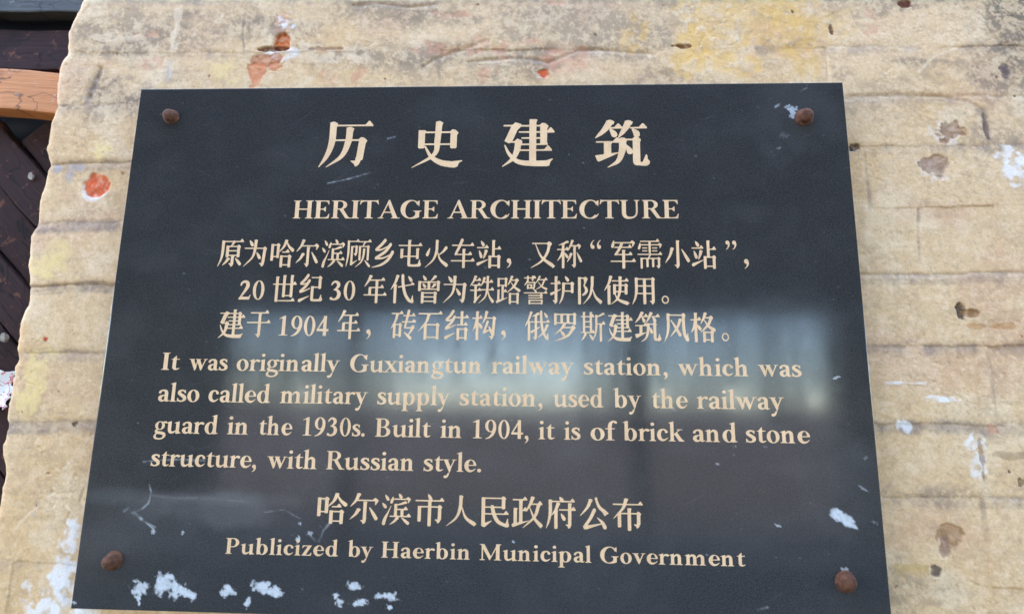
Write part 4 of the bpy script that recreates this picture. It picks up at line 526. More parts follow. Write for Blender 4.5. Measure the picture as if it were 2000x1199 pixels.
    '俄': [[647, -15, 637, -11, 623, 2, 613, 27, 615, 232, 623, 337, 622, 349, 507, 350, 499, 347, 499, 192, 514, 157, 512, 147, 542, 132, 582, 135, 587, 132, 603, 82, 597, 74, 582, 72, 562, 59, 547, 55, 532, 56, 512, 62, 497, 62, 493, 72, 486, 77, 417, 117, 357, 144, 306, 177, 305, 182, 312, 185, 402, 181, 402, 347, 397, 350, 272, 350, 257, 357, 251, 372, 257, 384, 272, 390, 402, 392, 402, 612, 401, 617, 392, 622, 267, 666, 259, 672, 251, 687, 248, 697, 250, 712, 254, 722, 267, 734, 277, 740, 297, 741, 307, 738, 397, 687, 402, 687, 402, 847, 413, 862, 412, 872, 342, 869, 338, 872, 337, 882, 397, 931, 412, 972, 437, 970, 452, 959, 475, 937, 496, 887, 500, 622, 602, 554, 612, 542, 607, 530, 597, 528, 500, 572, 499, 392, 627, 390, 632, 407, 645, 507, 664, 612, 684, 687, 700, 732, 687, 748, 567, 854, 545, 877, 545, 882, 552, 885, 557, 883, 692, 809, 727, 786, 770, 847, 852, 950, 867, 960, 882, 962, 912, 974, 956, 957, 966, 917, 964, 902, 942, 825, 938, 747, 932, 740, 927, 740, 922, 740, 916, 747, 882, 838, 877, 840, 832, 777, 805, 727, 864, 652, 889, 607, 926, 527, 947, 522, 963, 472, 957, 464, 942, 462, 922, 449, 907, 445, 892, 446, 872, 452, 857, 452, 853, 457, 852, 476, 807, 576, 777, 636, 772, 639, 742, 507, 725, 392, 997, 390, 1001, 382, 1001, 357, 942, 284, 922, 279, 908, 292, 863, 347, 857, 350, 727, 350, 718, 347, 711, 292, 709, 237, 709, 77, 706, 22, 700, 7, 682, -11, 667, -17],
         [252, 16, 232, 22, 217, 22, 213, 27, 212, 49, 147, 242, 112, 321, 78, 387, 24, 517, 27, 524, 32, 525, 37, 521, 127, 408, 132, 407, 132, 977, 147, 994, 157, 1000, 202, 998, 217, 987, 228, 972, 229, 397, 244, 352, 227, 338, 182, 337, 179, 332, 219, 267, 248, 212, 291, 97, 307, 92, 323, 42, 317, 34, 302, 32, 282, 19, 267, 15],
         [787, 56, 778, 62, 775, 72, 795, 137, 803, 162, 840, 217, 852, 229, 872, 238, 887, 238, 907, 230, 920, 217, 928, 197, 928, 182, 919, 162, 872, 107, 802, 59]],
    '公': [[557, 0, 547, 5, 535, 17, 528, 32, 529, 52, 585, 212, 618, 292, 640, 327, 662, 354, 692, 384, 782, 460, 849, 567, 857, 578, 862, 580, 922, 531, 987, 495, 991, 487, 989, 477, 842, 359, 832, 360, 827, 357, 771, 317, 719, 272, 697, 242, 672, 201, 637, 129, 622, 86, 608, 22, 595, 7, 582, -1],
         [367, 51, 347, 58, 332, 57, 325, 62, 323, 87, 287, 191, 247, 282, 197, 356, 125, 442, 45, 547, 24, 577, 27, 585, 37, 583, 217, 434, 294, 357, 324, 322, 360, 272, 383, 227, 417, 142, 432, 141, 436, 137, 454, 77, 452, 73, 427, 68, 407, 54, 392, 50],
         [497, 345, 477, 355, 458, 377, 367, 564, 312, 658, 277, 707, 163, 852, 156, 867, 153, 882, 122, 888, 119, 892, 157, 987, 167, 991, 252, 989, 752, 831, 762, 847, 803, 947, 814, 962, 832, 975, 847, 981, 872, 981, 892, 974, 910, 957, 919, 942, 922, 922, 920, 902, 874, 822, 839, 772, 802, 735, 767, 709, 622, 623, 617, 624, 607, 632, 604, 637, 605, 647, 697, 752, 735, 802, 717, 807, 276, 867, 277, 859, 370, 747, 429, 662, 473, 587, 564, 417, 565, 387, 552, 363, 537, 350, 522, 344]],
    '军': [[847, 30, 783, 87, 772, 90, 167, 90, 160, 87, 156, 42, 147, 33, 137, 32, 128, 37, 65, 142, 50, 182, 39, 227, 39, 252, 45, 267, 57, 280, 72, 289, 107, 290, 122, 281, 135, 267, 158, 202, 164, 167, 164, 137, 167, 130, 398, 132, 342, 247, 332, 250, 177, 250, 162, 262, 160, 272, 162, 277, 167, 284, 177, 290, 317, 292, 292, 337, 267, 372, 174, 492, 162, 512, 160, 522, 164, 532, 172, 538, 207, 550, 222, 549, 242, 540, 464, 542, 465, 727, 457, 730, 27, 730, 16, 737, 10, 747, 14, 762, 22, 768, 32, 770, 462, 770, 465, 777, 465, 977, 477, 992, 492, 1000, 552, 998, 574, 977, 577, 771, 982, 770, 990, 767, 991, 742, 988, 732, 932, 662, 922, 654, 917, 653, 901, 657, 848, 722, 837, 730, 582, 730, 575, 727, 577, 541, 852, 540, 860, 537, 861, 512, 858, 502, 802, 432, 792, 424, 777, 423, 772, 426, 712, 498, 577, 499, 575, 422, 595, 372, 572, 358, 472, 357, 465, 362, 465, 367, 465, 492, 462, 500, 287, 500, 278, 497, 324, 447, 370, 392, 437, 290, 837, 290, 841, 282, 841, 257, 794, 197, 772, 174, 757, 173, 752, 176, 698, 242, 687, 250, 467, 250, 459, 247, 500, 172, 505, 152, 502, 131, 857, 130, 862, 132, 862, 137, 858, 242, 867, 250, 882, 250, 958, 147, 963, 137, 971, 102, 967, 95, 882, 34, 857, 28]],
    '历': [[917, 30, 909, 37, 856, 102, 847, 108, 322, 109, 316, 107, 323, 82, 322, 75, 302, 71, 282, 54, 262, 46, 227, 44, 207, 50, 192, 58, 177, 60, 175, 392, 168, 472, 153, 582, 132, 667, 108, 742, 64, 847, 10, 962, 4, 977, 7, 984, 17, 982, 123, 862, 159, 817, 183, 777, 213, 717, 249, 632, 278, 537, 295, 452, 302, 446, 477, 446, 481, 452, 462, 557, 442, 637, 412, 711, 387, 752, 367, 777, 301, 842, 157, 965, 145, 977, 145, 982, 152, 985, 157, 983, 357, 868, 410, 832, 462, 783, 483, 757, 513, 712, 543, 652, 578, 557, 606, 452, 612, 446, 737, 446, 742, 447, 745, 452, 712, 772, 709, 787, 702, 789, 699, 797, 697, 852, 617, 850, 611, 852, 609, 862, 612, 867, 677, 919, 697, 968, 727, 964, 763, 932, 792, 872, 794, 852, 797, 847, 817, 843, 835, 822, 875, 492, 903, 442, 901, 437, 842, 379, 787, 370, 776, 372, 737, 413, 615, 412, 621, 257, 643, 187, 622, 181, 592, 159, 567, 154, 542, 155, 512, 168, 495, 172, 492, 367, 487, 412, 302, 413, 298, 402, 303, 292, 304, 147, 307, 142, 312, 141, 997, 140, 1000, 127, 997, 108, 940, 37, 932, 31]],
    '原': [[892, -4, 838, 62, 827, 70, 642, 70, 617, 55, 602, 53, 587, 54, 562, 69, 557, 70, 222, 70, 197, 54, 177, 50, 157, 51, 137, 58, 122, 57, 117, 60, 115, 167, 117, 177, 120, 362, 115, 532, 107, 637, 87, 739, 14, 962, 14, 972, 17, 975, 22, 976, 34, 962, 140, 792, 169, 722, 189, 657, 210, 557, 224, 452, 226, 382, 225, 142, 235, 112, 242, 110, 543, 112, 527, 154, 483, 232, 482, 243, 432, 245, 407, 237, 312, 237, 305, 242, 305, 627, 311, 637, 327, 649, 392, 648, 414, 627, 417, 601, 524, 602, 525, 857, 522, 860, 452, 859, 448, 862, 447, 872, 452, 879, 517, 931, 530, 972, 537, 980, 567, 976, 605, 942, 635, 882, 635, 662, 655, 617, 655, 612, 642, 602, 742, 600, 744, 602, 747, 632, 762, 646, 772, 650, 832, 648, 854, 627, 855, 327, 884, 277, 879, 267, 827, 213, 782, 204, 772, 205, 739, 242, 732, 245, 537, 245, 527, 242, 584, 192, 639, 127, 647, 111, 977, 110, 981, 102, 981, 82, 974, 67, 917, -3, 907, -7],
         [422, 287, 742, 285, 745, 292, 745, 397, 737, 400, 417, 399, 415, 307],
         [416, 442, 742, 440, 745, 447, 745, 557, 737, 560, 417, 559],
         [397, 661, 377, 668, 362, 667, 355, 672, 352, 697, 307, 783, 287, 813, 249, 857, 219, 902, 204, 927, 207, 935, 217, 934, 307, 885, 367, 839, 402, 806, 440, 752, 462, 751, 466, 747, 484, 687, 482, 683, 457, 678, 437, 664, 422, 660],
         [702, 675, 693, 687, 694, 697, 755, 802, 777, 837, 838, 907, 857, 925, 877, 935, 907, 934, 927, 922, 940, 907, 946, 887, 944, 862, 935, 847, 847, 760, 727, 680, 717, 674]],
    '又': [[737, 70, 677, 120, 82, 120, 72, 122, 62, 132, 60, 142, 62, 147, 67, 154, 77, 160, 187, 162, 227, 253, 290, 412, 339, 517, 369, 567, 404, 617, 463, 682, 462, 689, 437, 714, 367, 772, 282, 827, 27, 970, 20, 982, 27, 989, 37, 988, 262, 895, 362, 849, 447, 799, 527, 738, 682, 844, 832, 934, 862, 946, 907, 989, 912, 990, 917, 987, 995, 922, 993, 912, 987, 905, 926, 872, 915, 847, 897, 829, 712, 737, 597, 670, 596, 667, 634, 622, 685, 552, 739, 462, 759, 417, 775, 372, 807, 240, 812, 230, 871, 162, 865, 147, 842, 110, 747, 70],
         [219, 162, 662, 160, 667, 162, 679, 182, 697, 192, 697, 211, 677, 309, 662, 366, 647, 407, 587, 522, 522, 617, 489, 592, 452, 554, 392, 477, 352, 411]],
    '史': [[497, 6, 472, 18, 455, 22, 452, 172, 450, 222, 447, 228, 267, 228, 262, 227, 265, 212, 242, 199, 122, 199, 116, 202, 115, 567, 117, 572, 137, 588, 187, 588, 222, 586, 247, 564, 304, 702, 336, 762, 335, 767, 322, 778, 267, 817, 22, 974, 5, 987, 7, 994, 17, 993, 112, 945, 267, 874, 377, 816, 422, 855, 467, 888, 527, 924, 567, 943, 597, 954, 652, 968, 767, 988, 807, 991, 857, 993, 907, 972, 914, 962, 940, 892, 1007, 852, 1002, 842, 987, 840, 822, 859, 812, 864, 657, 847, 607, 837, 552, 818, 482, 787, 450, 767, 498, 712, 524, 667, 543, 607, 551, 532, 557, 517, 752, 517, 755, 522, 755, 567, 757, 572, 777, 588, 862, 586, 882, 568, 885, 557, 885, 307, 913, 257, 907, 247, 852, 194, 797, 185, 786, 187, 747, 228, 578, 227, 576, 202, 581, 107, 603, 37, 582, 31, 562, 14, 542, 6, 512, 4],
         [250, 262, 447, 263, 447, 307, 437, 427, 437, 482, 246, 482, 245, 267],
         [580, 262, 752, 262, 755, 272, 754, 482, 556, 482, 573, 272, 577, 263],
         [250, 517, 437, 517, 442, 537, 442, 597, 438, 627, 433, 647, 417, 682, 392, 716, 380, 707, 352, 667, 274, 542, 262, 534, 246, 537, 245, 522]],
    '哈': [[647, 21, 627, 28, 612, 27, 605, 32, 602, 62, 572, 162, 552, 218, 537, 249, 512, 287, 459, 352, 397, 437, 395, 272, 424, 222, 419, 212, 367, 158, 322, 149, 312, 150, 279, 187, 272, 190, 177, 189, 147, 177, 52, 177, 45, 182, 45, 742, 47, 752, 57, 762, 67, 769, 107, 770, 132, 768, 145, 757, 155, 742, 157, 641, 282, 640, 292, 657, 307, 669, 312, 670, 372, 668, 381, 662, 395, 642, 397, 464, 522, 373, 584, 317, 620, 277, 648, 237, 669, 197, 687, 149, 733, 242, 769, 297, 803, 337, 902, 430, 932, 451, 957, 450, 982, 440, 1000, 422, 1009, 402, 1010, 382, 1004, 362, 994, 347, 962, 324, 863, 267, 817, 232, 782, 196, 722, 122, 715, 112, 734, 52, 732, 43, 707, 38, 687, 24, 672, 20],
         [160, 232, 284, 232, 285, 592, 282, 600, 162, 600, 155, 597, 155, 247],
         [732, 366, 672, 438, 527, 440, 512, 452, 510, 462, 512, 467, 517, 474, 527, 480, 817, 480, 821, 472, 821, 452, 814, 437, 757, 367, 747, 363],
         [812, 550, 779, 587, 772, 590, 582, 590, 547, 577, 452, 577, 445, 582, 445, 972, 447, 982, 457, 992, 472, 1000, 527, 999, 537, 995, 554, 977, 556, 932, 562, 930, 782, 930, 785, 937, 785, 977, 791, 987, 807, 999, 872, 998, 894, 977, 895, 672, 924, 622, 919, 612, 867, 558, 822, 549],
         [560, 632, 784, 632, 785, 882, 782, 890, 557, 889, 555, 647]],
    '小': [[467, 30, 465, 857, 462, 860, 392, 859, 388, 862, 387, 872, 392, 879, 457, 931, 470, 972, 477, 980, 482, 980, 507, 976, 545, 942, 575, 877, 575, 97, 577, 87, 595, 47, 592, 38, 572, 28, 477, 27],
         [287, 271, 267, 278, 252, 277, 245, 282, 242, 316, 207, 441, 182, 517, 157, 571, 100, 667, 43, 777, 34, 797, 37, 805, 42, 806, 47, 802, 174, 672, 243, 582, 269, 542, 299, 487, 337, 371, 342, 362, 352, 361, 356, 357, 374, 297, 372, 293, 347, 288, 327, 274, 312, 270],
         [672, 325, 663, 337, 664, 347, 774, 587, 870, 747, 887, 765, 902, 774, 927, 776, 947, 770, 962, 757, 974, 737, 976, 712, 969, 692, 858, 527, 695, 332, 687, 324]],
    '尔': [[287, 11, 267, 18, 252, 17, 245, 22, 242, 52, 187, 209, 157, 262, 100, 337, 39, 427, 34, 437, 37, 445, 47, 443, 157, 360, 194, 327, 257, 261, 847, 260, 852, 262, 852, 267, 848, 372, 852, 378, 867, 381, 872, 380, 879, 372, 953, 267, 961, 237, 959, 227, 872, 164, 847, 158, 837, 160, 779, 212, 767, 220, 292, 220, 289, 217, 309, 177, 337, 104, 352, 101, 358, 92, 374, 37, 372, 33, 347, 28, 327, 14, 312, 10],
         [467, 280, 465, 857, 462, 860, 392, 859, 388, 862, 387, 872, 392, 879, 457, 931, 470, 972, 477, 980, 482, 980, 507, 976, 545, 942, 575, 877, 575, 347, 595, 292, 572, 278, 477, 277],
         [672, 455, 663, 467, 664, 477, 755, 672, 774, 707, 844, 817, 862, 841, 882, 854, 907, 856, 927, 850, 942, 837, 954, 817, 956, 792, 949, 772, 850, 632, 696, 462, 687, 454],
         [297, 491, 277, 498, 262, 497, 257, 500, 252, 527, 182, 662, 137, 716, 106, 747, 45, 822, 34, 837, 37, 845, 47, 844, 157, 779, 212, 739, 257, 700, 289, 667, 313, 632, 341, 582, 362, 581, 366, 577, 384, 517, 382, 513, 357, 508, 337, 494, 322, 490]],
    '屯': [[407, 30, 405, 192, 402, 200, 42, 200, 32, 202, 22, 212, 20, 222, 22, 227, 27, 234, 37, 240, 404, 242, 405, 577, 397, 580, 217, 579, 215, 402, 235, 352, 212, 338, 112, 337, 105, 342, 105, 347, 105, 642, 107, 652, 127, 669, 192, 668, 214, 647, 217, 621, 404, 622, 405, 872, 414, 907, 429, 937, 452, 948, 477, 954, 657, 960, 872, 955, 902, 951, 950, 912, 961, 862, 960, 857, 921, 807, 912, 722, 892, 709, 885, 717, 827, 867, 822, 870, 662, 882, 517, 877, 517, 621, 742, 620, 745, 627, 745, 667, 751, 677, 767, 689, 832, 688, 854, 667, 855, 382, 875, 337, 872, 328, 852, 318, 752, 317, 745, 322, 745, 572, 742, 580, 517, 579, 516, 242, 972, 240, 980, 237, 981, 207, 922, 132, 912, 124, 907, 123, 891, 127, 838, 192, 827, 200, 517, 199, 515, 92, 535, 42, 512, 28, 417, 27]],
    '市': [[442, 5, 435, 12, 433, 27, 446, 112, 480, 187, 477, 190, 32, 190, 16, 197, 10, 212, 14, 222, 27, 230, 444, 232, 445, 372, 442, 380, 117, 377, 105, 382, 105, 847, 111, 857, 127, 869, 167, 870, 197, 865, 215, 842, 215, 447, 225, 422, 442, 420, 445, 427, 445, 987, 451, 997, 467, 1009, 527, 1009, 537, 1005, 555, 982, 556, 422, 784, 422, 785, 722, 778, 732, 777, 788, 772, 792, 697, 788, 688, 792, 687, 797, 692, 809, 757, 861, 770, 902, 777, 910, 782, 910, 807, 906, 845, 872, 876, 807, 894, 787, 895, 462, 924, 412, 919, 402, 867, 348, 822, 339, 812, 340, 779, 377, 772, 380, 557, 379, 555, 272, 572, 234, 582, 230, 972, 230, 980, 227, 981, 202, 974, 187, 922, 122, 912, 114, 907, 113, 891, 117, 838, 182, 827, 190, 582, 189, 580, 187, 586, 167, 584, 142, 543, 77, 527, 59, 462, 8, 452, 3]],
    '布': [[427, 11, 407, 18, 392, 17, 385, 22, 382, 52, 352, 172, 347, 179, 32, 180, 22, 182, 12, 192, 10, 202, 12, 207, 17, 214, 27, 220, 335, 222, 312, 283, 267, 352, 181, 452, 167, 460, 163, 472, 60, 592, 24, 637, 24, 642, 32, 646, 37, 643, 162, 543, 165, 552, 165, 887, 171, 897, 187, 909, 252, 908, 265, 897, 275, 882, 275, 527, 282, 506, 287, 500, 292, 500, 484, 502, 485, 987, 491, 997, 507, 1009, 572, 1008, 585, 997, 595, 982, 596, 502, 784, 502, 785, 742, 778, 752, 777, 808, 772, 812, 697, 808, 688, 812, 687, 817, 692, 829, 757, 881, 770, 922, 777, 930, 782, 930, 807, 926, 845, 892, 876, 827, 894, 807, 895, 542, 924, 492, 922, 487, 867, 428, 822, 419, 812, 420, 779, 457, 772, 460, 597, 459, 595, 382, 615, 332, 597, 319, 587, 317, 492, 317, 485, 322, 485, 452, 482, 460, 282, 460, 267, 457, 270, 452, 346, 377, 384, 332, 423, 272, 447, 221, 972, 220, 980, 217, 981, 187, 922, 112, 912, 104, 907, 103, 891, 107, 838, 172, 827, 180, 462, 179, 461, 167, 477, 111, 482, 102, 492, 101, 496, 97, 514, 37, 512, 33, 487, 28, 467, 14, 452, 10]],
    '年': [[267, 11, 247, 18, 232, 17, 225, 22, 222, 51, 167, 179, 142, 227, 94, 302, 38, 407, 34, 422, 42, 426, 52, 419, 147, 332, 189, 287, 252, 211, 497, 210, 504, 212, 505, 217, 505, 427, 497, 430, 262, 430, 252, 432, 237, 447, 222, 447, 215, 452, 215, 457, 215, 687, 207, 690, 27, 690, 16, 697, 10, 712, 17, 724, 32, 730, 502, 730, 505, 737, 505, 977, 511, 987, 527, 999, 592, 998, 605, 987, 615, 972, 617, 731, 982, 730, 990, 727, 991, 702, 988, 692, 932, 622, 922, 614, 907, 613, 902, 616, 848, 682, 837, 690, 622, 690, 615, 687, 617, 471, 852, 470, 860, 467, 861, 462, 861, 437, 858, 432, 802, 362, 787, 353, 771, 357, 712, 428, 617, 429, 615, 252, 632, 214, 642, 210, 897, 210, 901, 202, 901, 177, 842, 102, 832, 94, 827, 93, 811, 97, 758, 162, 747, 170, 287, 170, 282, 167, 312, 105, 317, 101, 332, 101, 336, 97, 354, 37, 352, 33, 327, 28, 307, 14, 292, 10],
         [344, 472, 504, 472, 505, 682, 502, 690, 327, 689, 325, 512]],
    '府': [[462, 5, 455, 12, 453, 27, 468, 97, 486, 127, 482, 130, 227, 130, 222, 127, 224, 117, 222, 113, 197, 108, 177, 94, 162, 90, 137, 91, 117, 98, 102, 97, 95, 102, 100, 447, 92, 582, 82, 657, 67, 737, 14, 972, 14, 982, 17, 985, 22, 986, 30, 977, 114, 827, 163, 687, 192, 575, 197, 585, 207, 583, 282, 521, 285, 532, 285, 977, 291, 987, 307, 999, 347, 1000, 377, 995, 395, 972, 395, 487, 415, 432, 397, 419, 383, 417, 383, 412, 415, 362, 447, 275, 452, 271, 462, 271, 466, 267, 484, 207, 482, 203, 457, 198, 437, 184, 422, 180, 402, 180, 377, 188, 362, 187, 357, 190, 352, 224, 302, 378, 282, 419, 239, 487, 197, 570, 195, 557, 205, 482, 209, 377, 205, 187, 209, 172, 517, 170, 552, 176, 582, 170, 962, 170, 970, 167, 971, 142, 968, 132, 912, 62, 902, 54, 887, 53, 882, 56, 828, 122, 817, 130, 612, 130, 606, 127, 605, 107, 599, 92, 552, 40, 477, 4],
         [747, 200, 745, 382, 742, 390, 462, 390, 446, 397, 440, 412, 444, 422, 457, 430, 744, 432, 745, 857, 742, 860, 672, 859, 668, 862, 667, 872, 672, 879, 737, 931, 750, 972, 757, 980, 762, 980, 787, 976, 825, 942, 855, 877, 856, 432, 997, 430, 1001, 422, 1001, 402, 994, 387, 942, 322, 927, 313, 911, 317, 857, 382, 855, 262, 875, 212, 852, 198, 757, 197],
         [512, 525, 505, 532, 503, 547, 524, 647, 560, 717, 577, 735, 592, 744, 617, 746, 637, 740, 652, 727, 664, 707, 666, 682, 659, 662, 619, 602, 602, 584, 527, 524]],
    '建': [[542, 19, 537, 27, 537, 132, 532, 137, 377, 137, 372, 135, 357, 118, 252, 80, 202, 127, 193, 132, 32, 132, 22, 134, 14, 142, 13, 157, 27, 168, 162, 168, 169, 172, 67, 412, 41, 467, 42, 472, 127, 519, 132, 519, 147, 509, 227, 509, 232, 510, 241, 522, 244, 532, 227, 657, 203, 752, 197, 757, 162, 720, 131, 682, 62, 555, 52, 548, 42, 551, 38, 557, 66, 662, 90, 722, 120, 772, 161, 827, 157, 837, 132, 865, 7, 982, 2, 992, 7, 997, 17, 996, 92, 954, 212, 881, 262, 919, 307, 943, 372, 963, 432, 973, 622, 990, 862, 990, 877, 988, 911, 972, 930, 902, 977, 844, 979, 842, 976, 837, 967, 831, 852, 870, 647, 876, 643, 867, 644, 682, 652, 678, 952, 678, 957, 678, 960, 672, 959, 647, 900, 572, 887, 565, 877, 565, 872, 568, 820, 632, 808, 642, 647, 642, 644, 637, 644, 562, 652, 558, 877, 558, 880, 552, 879, 527, 854, 492, 854, 307, 862, 303, 1007, 303, 1010, 297, 1009, 272, 950, 197, 937, 190, 922, 193, 870, 257, 862, 265, 857, 267, 854, 262, 854, 217, 882, 167, 876, 157, 827, 105, 777, 95, 767, 102, 737, 136, 647, 137, 644, 132, 644, 82, 664, 37, 663, 32, 637, 19],
         [354, 177, 372, 173, 527, 173, 537, 177, 537, 262, 532, 267, 327, 267, 314, 277, 312, 287, 317, 297, 327, 303, 527, 303, 537, 307, 537, 387, 532, 392, 377, 392, 364, 402, 362, 412, 367, 422, 377, 428, 532, 429, 537, 432, 537, 517, 532, 522, 382, 522, 380, 517, 390, 497, 380, 462, 372, 455, 292, 420, 282, 427, 237, 471, 195, 472, 194, 467, 204, 452, 290, 242],
         [644, 177, 647, 174, 657, 173, 742, 174, 747, 177, 747, 262, 742, 267, 647, 267, 644, 262],
         [644, 307, 647, 304, 657, 303, 742, 304, 747, 307, 747, 387, 742, 392, 647, 392, 644, 387],
         [644, 432, 647, 429, 657, 428, 742, 429, 747, 432, 747, 497, 742, 509, 727, 522, 647, 522, 644, 517],
         [364, 562, 372, 558, 532, 559, 537, 562, 537, 567, 537, 637, 532, 642, 356, 642, 351, 637],
         [340, 682, 352, 678, 527, 678, 537, 682, 537, 872, 532, 875, 442, 872, 367, 863, 312, 847, 272, 823, 271, 817, 288, 792, 313, 747]],
    '建T': [[527, 19, 524, 27, 522, 139, 377, 140, 357, 118, 252, 80, 192, 134, 32, 135, 23, 137, 17, 142, 16, 157, 27, 165, 170, 167, 67, 412, 41, 467, 42, 472, 127, 519, 132, 519, 152, 505, 227, 505, 242, 522, 244, 532, 227, 657, 203, 752, 197, 757, 162, 720, 131, 682, 62, 555, 52, 548, 42, 551, 38, 557, 66, 662, 90, 722, 120, 772, 161, 827, 157, 837, 132, 865, 7, 982, 2, 992, 7, 997, 17, 996, 92, 954, 212, 881, 262, 919, 307, 943, 372, 963, 432, 973, 622, 990, 862, 990, 877, 988, 911, 972, 930, 902, 977, 844, 979, 842, 976, 837, 967, 831, 852, 870, 662, 875, 657, 872, 656, 867, 656, 682, 662, 675, 952, 675, 959, 672, 959, 647, 900, 572, 887, 565, 877, 565, 872, 569, 812, 643, 662, 645, 657, 642, 656, 637, 656, 562, 662, 555, 877, 554, 880, 547, 879, 527, 866, 507, 868, 302, 1007, 299, 1010, 292, 1009, 272, 950, 197, 937, 190, 922, 194, 872, 256, 867, 254, 867, 217, 895, 167, 882, 150, 832, 104, 767, 96, 722, 139, 662, 140, 657, 136, 657, 82, 675, 42, 676, 32, 652, 19],
         [360, 172, 522, 172, 522, 269, 327, 270, 317, 277, 315, 287, 320, 297, 327, 300, 522, 302, 522, 394, 377, 395, 367, 402, 365, 412, 370, 422, 377, 425, 522, 426, 522, 524, 382, 525, 377, 522, 390, 497, 380, 462, 372, 455, 292, 420, 232, 474, 197, 475, 188, 472, 204, 452, 290, 242],
         [658, 172, 732, 172, 732, 269, 662, 270, 657, 267],
         [658, 302, 732, 302, 732, 394, 662, 395, 657, 392],
         [658, 427, 732, 427, 732, 523, 667, 525, 657, 522],
         [365, 557, 522, 556, 523, 642, 517, 645, 352, 643],
         [342, 677, 522, 677, 522, 873, 442, 872, 362, 862, 312, 847, 270, 822, 271, 817, 288, 792, 313, 747]],
    '护': [[612, 25, 605, 32, 604, 47, 629, 127, 640, 147, 673, 192, 692, 209, 712, 216, 737, 214, 757, 202, 770, 187, 776, 167, 774, 142, 765, 127, 712, 70, 627, 24],
         [187, 30, 185, 257, 177, 260, 37, 260, 26, 267, 20, 282, 24, 292, 37, 300, 184, 302, 185, 547, 182, 552, 168, 557, 32, 595, 17, 605, 8, 617, 3, 627, 2, 642, 4, 657, 17, 675, 32, 685, 57, 688, 72, 683, 183, 627, 185, 857, 182, 860, 112, 859, 108, 862, 107, 872, 112, 879, 177, 931, 190, 972, 197, 980, 202, 980, 227, 976, 265, 942, 294, 882, 296, 567, 432, 493, 440, 487, 441, 482, 437, 470, 427, 468, 302, 512, 296, 512, 296, 302, 427, 300, 431, 292, 431, 267, 384, 207, 362, 184, 347, 183, 342, 186, 297, 239, 295, 92, 315, 47, 312, 38, 297, 29, 287, 27, 192, 27],
         [872, 220, 839, 257, 832, 260, 602, 260, 577, 244, 557, 240, 537, 241, 517, 248, 502, 247, 495, 252, 492, 487, 482, 612, 472, 690, 452, 779, 417, 872, 375, 972, 374, 982, 377, 985, 382, 986, 387, 982, 469, 882, 499, 842, 518, 807, 539, 757, 559, 697, 592, 561, 842, 560, 844, 562, 847, 592, 862, 606, 872, 610, 932, 608, 954, 587, 955, 342, 984, 292, 979, 282, 927, 228, 882, 219],
         [615, 302, 844, 302, 845, 517, 837, 520, 597, 519, 604, 337]],
    '政': [[657, 11, 637, 18, 622, 17, 615, 22, 612, 56, 562, 226, 542, 276, 503, 352, 487, 393, 482, 398, 447, 357, 427, 353, 408, 372, 367, 423, 357, 430, 345, 427, 345, 187, 347, 177, 362, 144, 367, 140, 492, 140, 500, 137, 501, 132, 501, 107, 498, 102, 437, 27, 427, 23, 412, 26, 358, 92, 347, 100, 42, 100, 32, 102, 22, 112, 20, 122, 22, 127, 27, 134, 37, 140, 234, 142, 235, 812, 232, 822, 177, 832, 166, 832, 165, 447, 185, 392, 162, 378, 67, 377, 57, 380, 55, 847, 52, 853, 27, 859, 17, 866, -1, 887, -5, 902, -1, 932, 5, 942, 22, 957, 42, 965, 67, 963, 555, 777, 558, 772, 557, 767, 547, 762, 362, 797, 345, 797, 345, 477, 346, 472, 352, 470, 452, 470, 454, 482, 462, 486, 477, 472, 507, 470, 511, 462, 513, 432, 567, 372, 572, 377, 577, 390, 629, 547, 672, 662, 626, 717, 386, 952, 358, 982, 354, 992, 362, 996, 367, 993, 577, 844, 712, 733, 760, 802, 814, 867, 897, 954, 920, 967, 918, 992, 922, 999, 932, 993, 1005, 932, 1006, 927, 996, 912, 994, 887, 982, 867, 834, 742, 797, 704, 770, 672, 814, 607, 850, 537, 870, 477, 902, 351, 912, 322, 922, 321, 926, 317, 942, 271, 982, 270, 990, 267, 991, 237, 932, 162, 922, 154, 917, 153, 901, 157, 842, 228, 667, 230, 663, 227, 680, 192, 707, 109, 711, 102, 722, 101, 726, 97, 744, 37, 742, 33, 717, 28, 697, 14, 682, 10],
         [637, 272, 812, 272, 757, 491, 732, 562, 717, 591, 682, 529, 608, 382, 586, 347]],
